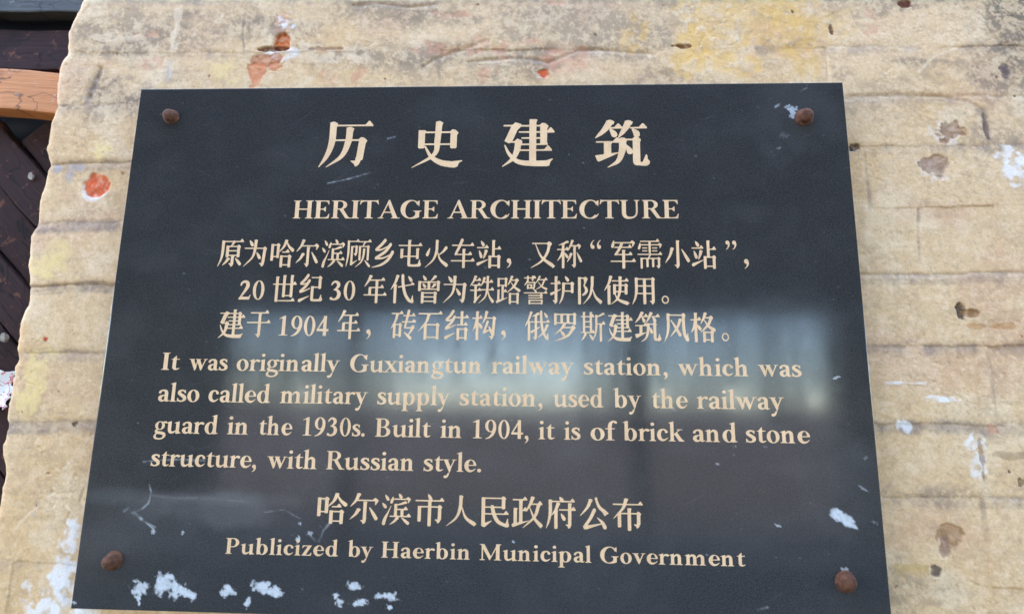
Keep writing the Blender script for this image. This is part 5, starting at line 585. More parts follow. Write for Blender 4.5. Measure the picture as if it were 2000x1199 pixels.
    '斯': [[97, 30, 95, 157, 92, 162, 22, 163, 13, 172, 12, 182, 15, 192, 27, 198, 92, 199, 95, 202, 95, 687, 92, 692, 12, 693, 3, 702, 2, 712, 5, 722, 17, 728, 162, 729, 168, 732, 152, 733, 145, 737, 142, 762, 112, 837, 97, 866, 64, 912, 39, 957, 35, 972, 42, 975, 52, 969, 112, 930, 142, 904, 194, 847, 217, 804, 232, 801, 236, 797, 250, 752, 247, 747, 228, 742, 212, 732, 217, 729, 572, 729, 575, 732, 562, 781, 532, 854, 517, 882, 457, 819, 377, 764, 362, 756, 352, 759, 347, 767, 349, 782, 400, 882, 452, 945, 467, 954, 482, 957, 474, 977, 475, 982, 482, 985, 594, 837, 619, 792, 634, 757, 654, 692, 668, 622, 684, 502, 685, 442, 692, 439, 772, 439, 775, 447, 775, 987, 797, 1009, 827, 1010, 842, 1008, 847, 1004, 864, 987, 865, 982, 866, 467, 882, 439, 997, 438, 1001, 432, 1001, 407, 943, 337, 932, 332, 917, 335, 867, 396, 859, 402, 690, 402, 686, 397, 686, 192, 737, 185, 822, 163, 862, 149, 922, 119, 962, 121, 966, 117, 979, 77, 977, 67, 958, 62, 947, 54, 932, 48, 917, 47, 892, 53, 882, 53, 877, 55, 869, 67, 781, 117, 702, 151, 697, 137, 678, 132, 657, 119, 632, 118, 612, 123, 602, 123, 596, 127, 600, 437, 592, 627, 582, 697, 523, 627, 517, 623, 502, 622, 497, 625, 472, 656, 467, 660, 465, 657, 465, 202, 472, 199, 557, 198, 561, 187, 561, 167, 502, 96, 482, 92, 467, 106, 466, 77, 481, 42, 462, 28, 382, 27, 377, 30, 375, 157, 372, 162, 192, 162, 187, 162, 185, 157, 185, 82, 201, 42, 182, 28, 102, 27],
         [185, 202, 192, 199, 372, 199, 375, 207, 375, 327, 372, 332, 187, 332],
         [185, 372, 192, 369, 372, 369, 375, 377, 375, 497, 372, 502, 187, 502],
         [185, 542, 192, 539, 372, 539, 375, 547, 375, 687, 372, 692, 187, 692]],
    '曾': [[267, 15, 255, 27, 259, 52, 279, 117, 309, 167, 324, 187, 342, 198, 362, 201, 387, 194, 404, 177, 410, 162, 410, 137, 399, 117, 361, 72, 347, 60, 282, 19],
         [712, 16, 682, 22, 677, 46, 627, 122, 583, 172, 552, 219, 457, 217, 452, 220, 447, 230, 442, 230, 217, 230, 207, 228, 182, 217, 97, 217, 92, 220, 90, 542, 96, 557, 112, 569, 167, 568, 189, 547, 191, 522, 197, 520, 802, 520, 809, 522, 812, 552, 832, 569, 867, 570, 892, 565, 910, 542, 910, 307, 935, 262, 930, 252, 889, 207, 872, 200, 837, 194, 808, 227, 802, 230, 577, 230, 564, 227, 571, 222, 632, 198, 657, 184, 717, 139, 752, 96, 777, 96, 781, 92, 796, 37, 792, 33, 776, 32, 747, 15, 727, 13],
         [191, 272, 449, 272, 450, 477, 442, 480, 192, 479],
         [551, 272, 809, 272, 810, 477, 802, 480, 552, 479],
         [267, 295, 257, 302, 255, 317, 273, 387, 299, 427, 314, 447, 332, 458, 352, 461, 377, 454, 394, 437, 400, 422, 400, 397, 389, 377, 342, 329, 282, 298],
         [702, 296, 672, 302, 667, 327, 632, 389, 605, 422, 594, 447, 597, 454, 642, 449, 667, 440, 717, 409, 744, 377, 767, 376, 771, 372, 786, 317, 782, 313, 766, 312, 737, 295, 717, 293],
         [727, 574, 698, 607, 692, 610, 337, 610, 327, 608, 302, 597, 217, 597, 212, 600, 210, 972, 212, 982, 232, 999, 287, 998, 309, 977, 311, 942, 317, 940, 692, 940, 699, 942, 702, 982, 722, 999, 757, 1000, 782, 995, 800, 972, 800, 687, 825, 642, 820, 632, 777, 584],
         [311, 652, 697, 650, 700, 657, 700, 747, 692, 750, 312, 749],
         [311, 792, 697, 790, 700, 797, 700, 897, 692, 900, 312, 899]],
    '构': [[587, 11, 567, 18, 552, 17, 545, 22, 542, 65, 517, 209, 497, 266, 470, 327, 439, 417, 434, 442, 442, 446, 460, 427, 529, 347, 582, 271, 862, 270, 862, 317, 837, 647, 832, 644, 812, 617, 722, 528, 717, 524, 707, 523, 695, 532, 694, 547, 717, 637, 702, 642, 581, 657, 581, 652, 639, 532, 695, 392, 695, 367, 682, 347, 662, 335, 642, 334, 618, 347, 605, 367, 562, 491, 532, 566, 477, 675, 459, 697, 455, 712, 456, 732, 465, 752, 482, 767, 497, 774, 522, 775, 727, 676, 773, 762, 792, 779, 810, 787, 807, 797, 807, 847, 803, 852, 722, 849, 717, 857, 719, 867, 787, 921, 803, 967, 812, 970, 832, 968, 852, 954, 879, 927, 904, 872, 905, 852, 921, 842, 936, 822, 975, 312, 1004, 262, 999, 252, 947, 198, 902, 189, 892, 190, 859, 227, 852, 230, 607, 229, 629, 177, 644, 107, 658, 92, 674, 37, 672, 33, 647, 28, 627, 14, 612, 10],
         [167, 30, 165, 237, 157, 240, 27, 240, 16, 247, 10, 257, 14, 272, 27, 280, 152, 280, 155, 287, 107, 489, 87, 541, 64, 587, 39, 657, 34, 682, 42, 686, 47, 682, 125, 607, 162, 560, 164, 562, 165, 977, 171, 987, 187, 999, 247, 999, 257, 995, 275, 972, 277, 484, 294, 527, 304, 542, 343, 592, 362, 609, 387, 616, 407, 614, 417, 610, 440, 587, 446, 567, 445, 547, 439, 532, 379, 467, 275, 402, 275, 322, 284, 287, 279, 282, 437, 280, 441, 272, 441, 252, 434, 237, 382, 172, 372, 164, 367, 163, 351, 167, 292, 238, 277, 239, 275, 92, 295, 42, 272, 28, 177, 27]],
    '格': [[597, 11, 577, 18, 562, 17, 555, 22, 552, 52, 502, 187, 450, 297, 415, 392, 414, 402, 422, 406, 427, 402, 507, 322, 547, 272, 552, 273, 567, 297, 642, 421, 645, 432, 581, 497, 421, 642, 408, 657, 410, 667, 417, 671, 427, 670, 612, 559, 702, 500, 772, 559, 845, 607, 832, 610, 799, 647, 792, 650, 632, 650, 597, 637, 502, 637, 497, 640, 495, 977, 501, 987, 517, 999, 582, 998, 604, 977, 607, 941, 802, 940, 805, 947, 805, 977, 811, 987, 827, 999, 892, 998, 905, 987, 915, 972, 915, 732, 944, 682, 939, 672, 920, 652, 927, 651, 932, 659, 977, 643, 994, 627, 1005, 602, 1015, 592, 1016, 587, 1002, 572, 987, 548, 967, 534, 828, 482, 787, 462, 764, 447, 819, 372, 843, 327, 877, 251, 926, 207, 930, 197, 904, 152, 882, 133, 862, 124, 832, 124, 812, 119, 762, 170, 622, 170, 617, 167, 647, 102, 662, 101, 666, 97, 684, 37, 682, 33, 657, 28, 637, 14, 622, 10],
         [167, 30, 165, 237, 157, 240, 27, 240, 16, 247, 10, 257, 14, 272, 27, 280, 152, 280, 155, 287, 107, 489, 87, 541, 64, 587, 39, 657, 34, 682, 42, 686, 47, 682, 125, 607, 162, 560, 164, 562, 165, 977, 171, 987, 187, 999, 247, 999, 257, 995, 275, 972, 277, 484, 294, 527, 304, 542, 343, 592, 362, 609, 387, 616, 407, 614, 417, 610, 440, 587, 446, 567, 445, 547, 439, 532, 379, 467, 275, 402, 275, 322, 284, 287, 279, 282, 437, 280, 441, 272, 441, 252, 434, 237, 382, 172, 372, 164, 367, 163, 351, 167, 292, 238, 277, 239, 275, 92, 295, 42, 272, 28, 177, 27],
         [590, 212, 757, 210, 762, 212, 767, 220, 767, 229, 732, 310, 692, 377, 687, 379, 672, 364, 566, 247],
         [610, 692, 804, 692, 805, 892, 802, 900, 607, 899, 605, 707]],
    '民': [[752, 30, 719, 67, 712, 70, 217, 70, 197, 67, 107, 67, 95, 72, 95, 922, 89, 942, 147, 990, 202, 991, 420, 802, 417, 794, 407, 789, 207, 863, 205, 607, 206, 602, 212, 600, 427, 600, 432, 605, 474, 707, 515, 782, 540, 817, 566, 847, 612, 884, 677, 919, 852, 984, 862, 985, 877, 982, 902, 991, 947, 974, 953, 967, 961, 917, 931, 817, 930, 742, 927, 720, 917, 717, 907, 722, 847, 877, 842, 880, 837, 878, 728, 827, 694, 807, 656, 777, 627, 742, 602, 704, 577, 658, 552, 602, 937, 600, 941, 592, 941, 567, 882, 492, 872, 484, 857, 483, 852, 486, 798, 552, 787, 560, 537, 559, 527, 536, 507, 452, 497, 391, 722, 390, 727, 412, 742, 426, 752, 430, 812, 428, 834, 407, 835, 152, 864, 102, 859, 92, 807, 38, 762, 29],
         [215, 112, 722, 110, 725, 117, 725, 347, 717, 350, 492, 350, 487, 349, 479, 332, 462, 313, 442, 304, 427, 303, 407, 308, 397, 315, 385, 327, 372, 349, 207, 349, 205, 137],
         [206, 392, 378, 392, 416, 557, 407, 560, 207, 559]],
    '滨': [[577, 6, 568, 12, 565, 22, 580, 92, 610, 137, 622, 149, 638, 157, 622, 160, 402, 160, 396, 157, 394, 112, 387, 106, 377, 104, 363, 117, 320, 182, 295, 237, 286, 272, 285, 287, 294, 307, 307, 318, 322, 325, 337, 325, 352, 319, 366, 307, 388, 257, 395, 227, 397, 202, 402, 200, 887, 201, 888, 232, 885, 292, 892, 298, 902, 300, 909, 297, 974, 207, 983, 172, 980, 167, 907, 115, 887, 111, 882, 110, 872, 115, 824, 157, 817, 160, 677, 160, 662, 157, 677, 150, 693, 132, 699, 112, 695, 92, 681, 72, 647, 37, 592, 9],
         [117, 46, 108, 52, 105, 62, 129, 147, 170, 217, 182, 229, 202, 238, 217, 238, 237, 230, 250, 217, 258, 197, 258, 182, 249, 162, 202, 103, 132, 50],
         [792, 246, 772, 252, 757, 252, 747, 262, 662, 297, 546, 337, 542, 337, 522, 327, 442, 327, 433, 332, 432, 697, 427, 700, 302, 700, 287, 707, 281, 722, 287, 734, 302, 740, 492, 740, 495, 742, 492, 762, 432, 849, 327, 944, 295, 977, 297, 984, 307, 983, 397, 945, 452, 914, 497, 884, 522, 863, 562, 815, 582, 815, 587, 812, 603, 762, 597, 754, 582, 752, 569, 742, 572, 741, 992, 740, 1000, 737, 1001, 712, 998, 702, 944, 637, 932, 630, 922, 629, 917, 632, 863, 697, 857, 700, 757, 700, 749, 697, 749, 552, 761, 522, 882, 520, 890, 517, 891, 487, 827, 411, 812, 409, 807, 412, 753, 477, 747, 480, 537, 480, 529, 477, 529, 387, 532, 375, 572, 373, 692, 354, 732, 344, 797, 320, 842, 325, 847, 322, 863, 272, 861, 267, 842, 262, 822, 249, 807, 245],
         [27, 306, 18, 312, 15, 322, 50, 407, 65, 427, 92, 459, 112, 475, 137, 478, 157, 470, 170, 457, 178, 437, 178, 422, 169, 402, 117, 350, 42, 309],
         [317, 389, 309, 397, 252, 511, 197, 612, 109, 737, 74, 802, 59, 847, 37, 942, 38, 962, 44, 977, 67, 998, 87, 1004, 112, 999, 129, 987, 139, 972, 172, 835, 202, 741, 256, 592, 329, 407, 330, 397, 322, 389],
         [529, 522, 652, 522, 652, 697, 647, 700, 537, 700, 529, 697],
         [697, 756, 688, 762, 685, 772, 695, 787, 793, 897, 877, 965, 892, 975, 917, 978, 937, 970, 950, 957, 958, 937, 958, 922, 949, 902, 937, 890, 852, 829, 722, 764, 702, 755]],
    '火': [[487, 21, 467, 28, 452, 27, 445, 32, 447, 332, 437, 402, 417, 499, 397, 568, 377, 619, 337, 692, 292, 749, 216, 822, 47, 964, 35, 977, 37, 985, 47, 984, 282, 833, 332, 795, 377, 752, 425, 692, 464, 627, 490, 572, 522, 481, 527, 475, 565, 617, 590, 682, 629, 747, 687, 809, 747, 859, 822, 914, 872, 949, 890, 957, 895, 972, 902, 980, 985, 912, 983, 902, 963, 887, 953, 862, 937, 844, 786, 762, 732, 727, 694, 697, 672, 674, 647, 641, 622, 599, 602, 557, 752, 478, 797, 449, 832, 420, 912, 347, 930, 327, 934, 317, 936, 297, 929, 272, 912, 253, 892, 244, 872, 244, 847, 255, 835, 267, 762, 372, 732, 408, 672, 462, 594, 527, 589, 527, 538, 427, 548, 377, 555, 317, 555, 112, 574, 47, 572, 43, 547, 38, 527, 24, 512, 20],
         [207, 304, 188, 322, 114, 417, 89, 457, 58, 517, 53, 537, 58, 562, 73, 582, 92, 594, 117, 596, 137, 590, 152, 577, 164, 557, 195, 472, 225, 332, 224, 312, 217, 305]],
    '用': [[812, 50, 779, 87, 772, 90, 272, 90, 267, 89, 262, 83, 237, 78, 217, 64, 202, 60, 182, 60, 157, 68, 142, 67, 137, 70, 135, 177, 140, 332, 140, 447, 127, 637, 117, 697, 102, 759, 67, 862, 25, 972, 24, 982, 27, 985, 32, 986, 37, 982, 45, 972, 129, 857, 154, 817, 169, 787, 194, 722, 221, 632, 227, 630, 454, 632, 455, 957, 472, 976, 477, 979, 487, 980, 542, 978, 555, 967, 565, 952, 566, 632, 782, 630, 785, 637, 785, 847, 792, 862, 712, 859, 708, 862, 707, 872, 712, 879, 777, 931, 790, 972, 797, 980, 827, 976, 865, 942, 895, 877, 895, 172, 924, 122, 919, 112, 867, 58, 822, 49],
         [251, 132, 454, 132, 455, 327, 447, 330, 257, 330, 247, 327, 245, 157],
         [584, 132, 784, 132, 785, 327, 777, 330, 567, 329, 565, 172],
         [249, 372, 454, 372, 455, 582, 452, 590, 232, 589, 244, 502, 246, 382],
         [566, 372, 784, 372, 785, 587, 777, 590, 567, 589]],
    '石': [[892, 26, 838, 92, 827, 100, 42, 100, 32, 102, 22, 112, 20, 122, 22, 127, 27, 134, 37, 140, 382, 142, 342, 289, 322, 342, 302, 381, 242, 462, 174, 537, 24, 717, 27, 725, 37, 723, 217, 579, 252, 548, 255, 557, 255, 977, 261, 987, 277, 999, 317, 1000, 347, 995, 364, 977, 366, 932, 372, 930, 742, 930, 744, 932, 747, 962, 762, 976, 772, 980, 832, 978, 854, 957, 855, 552, 884, 502, 879, 492, 832, 443, 817, 436, 777, 428, 767, 434, 739, 467, 732, 470, 392, 470, 362, 458, 349, 457, 349, 452, 399, 392, 435, 332, 454, 282, 477, 199, 481, 192, 492, 191, 496, 187, 512, 141, 977, 140, 981, 132, 981, 112, 974, 97, 917, 27, 907, 23],
         [370, 512, 744, 512, 745, 882, 742, 890, 367, 889, 365, 527]],
    '砖': [[697, -19, 682, -12, 664, 7, 622, 169, 502, 170, 487, 177, 481, 187, 485, 202, 497, 210, 612, 212, 574, 377, 567, 380, 457, 381, 447, 387, 440, 402, 445, 412, 457, 420, 564, 422, 532, 577, 535, 597, 545, 612, 552, 617, 562, 620, 812, 622, 717, 817, 562, 745, 548, 752, 545, 762, 551, 772, 767, 991, 782, 1000, 802, 1003, 827, 995, 845, 977, 853, 952, 850, 932, 845, 922, 832, 908, 747, 838, 747, 833, 844, 737, 875, 697, 911, 642, 925, 637, 960, 582, 951, 572, 950, 547, 939, 527, 922, 513, 902, 508, 887, 511, 867, 520, 857, 520, 797, 579, 612, 578, 652, 432, 656, 422, 662, 420, 997, 420, 1001, 412, 1001, 392, 994, 377, 942, 313, 937, 309, 922, 307, 913, 312, 857, 379, 677, 380, 668, 377, 712, 217, 717, 210, 962, 210, 970, 207, 971, 202, 971, 177, 968, 172, 907, 99, 887, 98, 827, 169, 727, 168, 760, 42, 760, 17, 749, -3, 732, -17, 712, -22],
         [407, 28, 352, 94, 342, 100, 42, 100, 27, 107, 21, 117, 25, 132, 37, 140, 198, 142, 172, 274, 147, 362, 112, 436, 83, 487, 24, 617, 27, 624, 32, 625, 37, 622, 92, 557, 97, 553, 100, 557, 100, 927, 106, 937, 122, 949, 177, 948, 185, 942, 200, 922, 202, 861, 327, 860, 329, 862, 332, 892, 352, 909, 357, 910, 407, 908, 429, 887, 430, 547, 453, 507, 454, 497, 407, 444, 367, 435, 357, 434, 352, 438, 328, 467, 322, 470, 222, 470, 197, 458, 176, 457, 244, 342, 264, 292, 287, 195, 291, 187, 301, 182, 315, 142, 482, 140, 490, 137, 491, 107, 484, 97, 430, 32, 427, 29],
         [201, 512, 329, 512, 330, 812, 327, 820, 207, 820, 200, 817]],
    '称': [[607, 16, 592, 22, 577, 21, 572, 27, 572, 47, 527, 180, 467, 312, 462, 313, 422, 264, 402, 259, 391, 267, 342, 327, 317, 330, 309, 327, 309, 197, 322, 163, 418, 122, 457, 125, 467, 122, 484, 72, 482, 66, 462, 62, 442, 48, 412, 45, 390, 52, 377, 51, 369, 62, 278, 107, 172, 150, 76, 197, 77, 203, 87, 205, 207, 188, 212, 190, 212, 327, 207, 330, 42, 330, 32, 333, 23, 342, 21, 352, 25, 362, 37, 369, 202, 372, 157, 518, 142, 553, 39, 712, 24, 737, 25, 742, 32, 745, 42, 738, 132, 665, 212, 582, 212, 977, 213, 982, 232, 999, 282, 998, 297, 987, 308, 972, 310, 507, 312, 505, 339, 572, 383, 632, 397, 643, 417, 649, 442, 644, 461, 627, 469, 607, 469, 592, 463, 577, 412, 517, 392, 499, 309, 442, 309, 392, 315, 372, 442, 371, 442, 377, 434, 397, 435, 402, 442, 405, 480, 367, 534, 302, 576, 242, 582, 240, 867, 241, 865, 332, 872, 340, 882, 341, 887, 340, 894, 332, 955, 247, 963, 212, 960, 207, 887, 155, 867, 150, 857, 150, 797, 199, 607, 198, 628, 157, 651, 97, 667, 92, 670, 87, 684, 42, 682, 36, 662, 32, 642, 18, 627, 15],
         [667, 248, 662, 257, 662, 867, 657, 870, 602, 868, 596, 872, 595, 877, 602, 889, 656, 932, 667, 967, 677, 974, 697, 971, 731, 942, 740, 927, 756, 887, 759, 857, 759, 307, 775, 262, 767, 254, 752, 247],
         [807, 445, 798, 452, 795, 462, 815, 522, 854, 637, 913, 757, 927, 776, 942, 785, 967, 789, 982, 784, 997, 772, 1008, 752, 1009, 732, 1003, 717, 934, 597, 822, 452, 812, 445],
         [557, 466, 542, 472, 527, 471, 522, 477, 522, 497, 482, 613, 439, 707, 414, 777, 417, 784, 427, 782, 500, 707, 573, 607, 601, 547, 617, 542, 620, 537, 634, 492, 632, 487, 612, 482, 602, 474, 582, 466]],
    '站': [[627, 30, 625, 562, 631, 577, 627, 580, 617, 579, 587, 567, 492, 567, 485, 572, 485, 977, 491, 987, 507, 999, 572, 998, 594, 977, 597, 931, 842, 930, 845, 937, 845, 977, 862, 996, 872, 1000, 932, 998, 945, 987, 955, 972, 955, 662, 984, 612, 979, 602, 927, 548, 882, 539, 869, 542, 837, 579, 727, 579, 735, 562, 735, 357, 737, 351, 742, 350, 987, 350, 991, 342, 991, 317, 932, 242, 917, 233, 901, 237, 842, 308, 737, 309, 735, 92, 755, 42, 732, 28, 637, 27],
         [172, 55, 165, 62, 164, 77, 183, 157, 220, 217, 237, 235, 252, 244, 277, 246, 297, 240, 312, 227, 324, 207, 326, 182, 319, 162, 277, 112, 262, 98, 187, 54],
         [392, 196, 338, 262, 327, 270, 32, 270, 16, 277, 10, 292, 17, 304, 32, 310, 477, 310, 481, 302, 481, 282, 474, 267, 417, 197, 407, 193],
         [367, 361, 347, 368, 332, 367, 325, 372, 322, 407, 278, 607, 272, 677, 277, 685, 282, 686, 292, 677, 337, 627, 354, 602, 403, 512, 422, 453, 432, 451, 436, 447, 454, 392, 452, 383, 427, 378, 407, 364, 392, 360],
         [102, 385, 93, 397, 93, 412, 105, 522, 138, 622, 153, 642, 172, 654, 187, 656, 207, 654, 227, 642, 240, 627, 246, 607, 244, 582, 199, 487, 122, 388, 112, 383],
         [600, 622, 844, 622, 845, 882, 842, 890, 597, 889, 595, 637],
         [452, 696, 37, 809, 22, 821, 9, 837, 5, 857, 9, 882, 27, 904, 47, 914, 72, 915, 87, 909, 182, 857, 472, 709, 478, 702, 477, 697, 472, 692]],
    '筑': [[257, 5, 247, 9, 232, 9, 228, 12, 224, 37, 142, 187, 113, 232, 64, 292, 35, 332, 6, 377, 7, 383, 12, 384, 22, 378, 117, 317, 147, 293, 204, 242, 262, 172, 273, 182, 274, 187, 270, 197, 270, 207, 295, 297, 310, 337, 322, 352, 342, 364, 357, 366, 377, 364, 397, 353, 410, 337, 416, 317, 414, 292, 395, 257, 377, 235, 308, 187, 317, 184, 507, 183, 509, 187, 460, 287, 427, 372, 422, 378, 407, 370, 392, 373, 332, 445, 32, 447, 22, 449, 14, 457, 13, 472, 27, 483, 172, 484, 177, 487, 177, 492, 177, 718, 172, 723, 2, 751, 5, 767, 41, 862, 72, 879, 427, 702, 430, 692, 427, 686, 422, 685, 307, 703, 287, 705, 284, 702, 284, 527, 301, 487, 307, 484, 452, 484, 457, 487, 457, 492, 457, 572, 452, 622, 428, 757, 402, 832, 378, 872, 347, 903, 242, 984, 227, 997, 226, 1002, 232, 1004, 352, 953, 407, 924, 429, 907, 464, 867, 489, 827, 503, 797, 528, 727, 548, 657, 562, 565, 586, 687, 602, 712, 622, 724, 647, 726, 662, 722, 677, 713, 690, 697, 696, 677, 695, 657, 668, 607, 642, 577, 607, 545, 577, 520, 562, 517, 561, 512, 562, 472, 577, 434, 682, 433, 689, 437, 696, 452, 707, 467, 707, 877, 720, 927, 732, 947, 767, 960, 807, 961, 867, 970, 937, 970, 945, 967, 988, 932, 1000, 882, 962, 831, 950, 742, 942, 735, 932, 731, 927, 737, 867, 887, 842, 893, 815, 887, 813, 477, 815, 467, 824, 452, 839, 412, 802, 372, 791, 367, 812, 351, 825, 332, 828, 317, 826, 282, 818, 257, 808, 242, 792, 225, 720, 187, 732, 184, 952, 183, 957, 183, 960, 177, 960, 157, 957, 148, 900, 77, 892, 71, 882, 70, 872, 73, 820, 137, 808, 147, 652, 149, 642, 162, 647, 177, 657, 183, 682, 184, 684, 187, 680, 197, 681, 207, 708, 287, 714, 327, 721, 342, 734, 357, 717, 363, 687, 397, 557, 397, 532, 384, 502, 382, 477, 389, 462, 389, 458, 392, 457, 415, 452, 416, 429, 387, 520, 302, 588, 217, 622, 167, 652, 104, 657, 100, 672, 99, 674, 97, 692, 37, 672, 32, 652, 19, 632, 12, 607, 13, 587, 19, 572, 19, 568, 22, 563, 52, 512, 178, 509, 152, 450, 77, 437, 70, 422, 73, 362, 145, 281, 147, 279, 142, 281, 137, 308, 92, 334, 87, 352, 27, 331, 22, 302, 4, 272, 2]],
    '筑T': [[252, -4, 232, 7, 217, 9, 214, 12, 213, 32, 127, 192, 97, 238, 55, 292, 4, 377, 7, 384, 17, 383, 127, 318, 192, 265, 237, 220, 272, 179, 278, 182, 270, 197, 270, 207, 295, 297, 310, 337, 322, 352, 342, 364, 357, 366, 377, 364, 397, 353, 410, 337, 416, 317, 414, 292, 395, 257, 377, 235, 302, 182, 482, 180, 497, 180, 498, 187, 454, 282, 422, 377, 407, 370, 397, 370, 392, 374, 332, 448, 32, 450, 23, 452, 17, 457, 16, 472, 27, 480, 157, 480, 162, 482, 164, 487, 163, 722, 151, 727, 27, 745, 1, 752, 41, 862, 72, 879, 422, 705, 425, 707, 423, 727, 408, 792, 392, 832, 379, 857, 367, 873, 327, 913, 225, 997, 227, 1004, 237, 1003, 377, 947, 412, 928, 447, 900, 472, 871, 494, 837, 514, 797, 533, 747, 572, 613, 586, 687, 597, 706, 612, 719, 632, 726, 657, 724, 677, 713, 692, 697, 694, 882, 704, 922, 722, 945, 747, 958, 772, 961, 807, 961, 867, 970, 937, 970, 945, 967, 988, 932, 1000, 882, 960, 827, 953, 757, 950, 742, 947, 738, 932, 731, 927, 737, 867, 887, 842, 893, 832, 892, 827, 887, 826, 477, 846, 422, 840, 417, 837, 407, 807, 376, 791, 367, 812, 351, 825, 332, 828, 317, 826, 282, 818, 257, 808, 242, 792, 225, 712, 182, 952, 180, 959, 177, 960, 157, 957, 148, 900, 77, 892, 71, 882, 70, 872, 74, 812, 148, 653, 152, 645, 162, 646, 172, 652, 178, 688, 182, 680, 197, 681, 207, 708, 287, 715, 332, 734, 357, 717, 363, 689, 397, 682, 400, 572, 399, 547, 379, 532, 374, 507, 372, 487, 375, 462, 387, 447, 389, 442, 402, 430, 387, 534, 297, 588, 232, 629, 177, 667, 102, 687, 97, 705, 37, 682, 30, 667, 15, 647, 6, 627, 2, 597, 5, 554, 22, 552, 47, 512, 147, 506, 147, 447, 74, 432, 70, 422, 74, 362, 148, 297, 150, 290, 147, 321, 92, 347, 87, 365, 27, 342, 20, 327, 5, 307, -4, 277, -8],
         [590, 432, 687, 432, 694, 452, 692, 644, 668, 607, 652, 587, 575, 517, 575, 472],
         [318, 482, 442, 482, 443, 587, 432, 672, 427, 685, 307, 703, 298, 702, 297, 527]],
    '纪': [[342, -19, 319, -3, 242, 103, 202, 151, 171, 182, 72, 269, 55, 287, 50, 297, 48, 317, 55, 347, 67, 360, 82, 368, 192, 369, 232, 359, 282, 337, 242, 391, 201, 432, 62, 549, 45, 567, 38, 582, 35, 612, 45, 637, 62, 650, 77, 655, 87, 654, 182, 628, 237, 610, 327, 570, 457, 505, 465, 497, 464, 482, 457, 475, 447, 474, 277, 542, 226, 557, 191, 562, 193, 557, 282, 486, 339, 427, 395, 352, 470, 237, 471, 207, 460, 187, 447, 175, 432, 169, 407, 169, 387, 179, 379, 187, 309, 297, 287, 290, 237, 307, 207, 313, 177, 312, 164, 307, 242, 244, 277, 212, 314, 172, 405, 57, 411, 42, 411, 22, 409, 12, 400, -3, 387, -15, 372, -21, 352, -22],
         [832, 50, 799, 87, 792, 90, 522, 90, 507, 96, 500, 107, 504, 122, 517, 130, 797, 130, 804, 132, 805, 137, 805, 422, 802, 430, 642, 430, 607, 417, 512, 417, 505, 422, 505, 862, 514, 897, 529, 927, 557, 940, 577, 944, 727, 950, 842, 946, 857, 951, 927, 951, 942, 944, 977, 915, 983, 907, 991, 867, 990, 857, 952, 807, 942, 722, 922, 709, 915, 717, 867, 842, 857, 859, 802, 867, 727, 872, 627, 868, 617, 867, 615, 862, 615, 487, 620, 472, 802, 470, 807, 492, 822, 506, 832, 510, 892, 508, 905, 497, 915, 482, 915, 172, 944, 122, 939, 112, 887, 58, 842, 49],
         [427, 755, 37, 869, 22, 881, 9, 897, 5, 917, 9, 942, 27, 964, 47, 974, 72, 975, 87, 969, 184, 912, 442, 769, 448, 762, 447, 756, 442, 752]],
    '结': [[342, -19, 319, -3, 242, 103, 202, 151, 171, 182, 72, 269, 55, 287, 50, 297, 48, 317, 55, 347, 67, 360, 82, 368, 192, 369, 232, 359, 282, 337, 242, 391, 201, 432, 62, 549, 45, 567, 38, 582, 35, 612, 39, 627, 52, 644, 72, 654, 87, 654, 227, 614, 327, 570, 460, 502, 466, 492, 464, 482, 457, 475, 447, 474, 277, 542, 226, 557, 191, 562, 193, 557, 267, 499, 330, 437, 374, 382, 467, 243, 487, 260, 664, 262, 665, 467, 657, 470, 527, 470, 516, 477, 510, 487, 514, 502, 522, 508, 952, 510, 960, 507, 961, 482, 958, 472, 902, 402, 892, 394, 877, 393, 872, 396, 812, 468, 782, 470, 775, 467, 776, 262, 997, 260, 1001, 252, 1001, 232, 994, 217, 942, 152, 932, 144, 927, 143, 911, 147, 852, 218, 777, 219, 775, 92, 795, 42, 772, 28, 672, 27, 665, 32, 665, 212, 662, 220, 492, 220, 472, 228, 469, 202, 452, 178, 432, 169, 407, 169, 387, 179, 379, 187, 309, 297, 287, 290, 237, 307, 207, 313, 177, 312, 164, 307, 242, 244, 277, 212, 314, 172, 405, 57, 411, 42, 411, 22, 409, 12, 400, -3, 387, -15, 372, -21, 352, -22],
         [862, 570, 829, 607, 822, 610, 652, 610, 617, 597, 522, 597, 515, 602, 515, 977, 527, 992, 542, 1000, 602, 998, 624, 977, 626, 942, 632, 940, 832, 940, 835, 947, 837, 982, 852, 996, 862, 1000, 922, 998, 944, 977, 945, 692, 974, 642, 969, 632, 917, 578, 872, 569],
         [630, 652, 834, 652, 835, 892, 832, 900, 627, 899, 625, 667],
         [427, 755, 37, 869, 22, 881, 9, 897, 5, 917, 9, 942, 27, 964, 47, 974, 72, 975, 87, 969, 184, 912, 442, 769, 448, 762, 447, 756, 442, 752]],
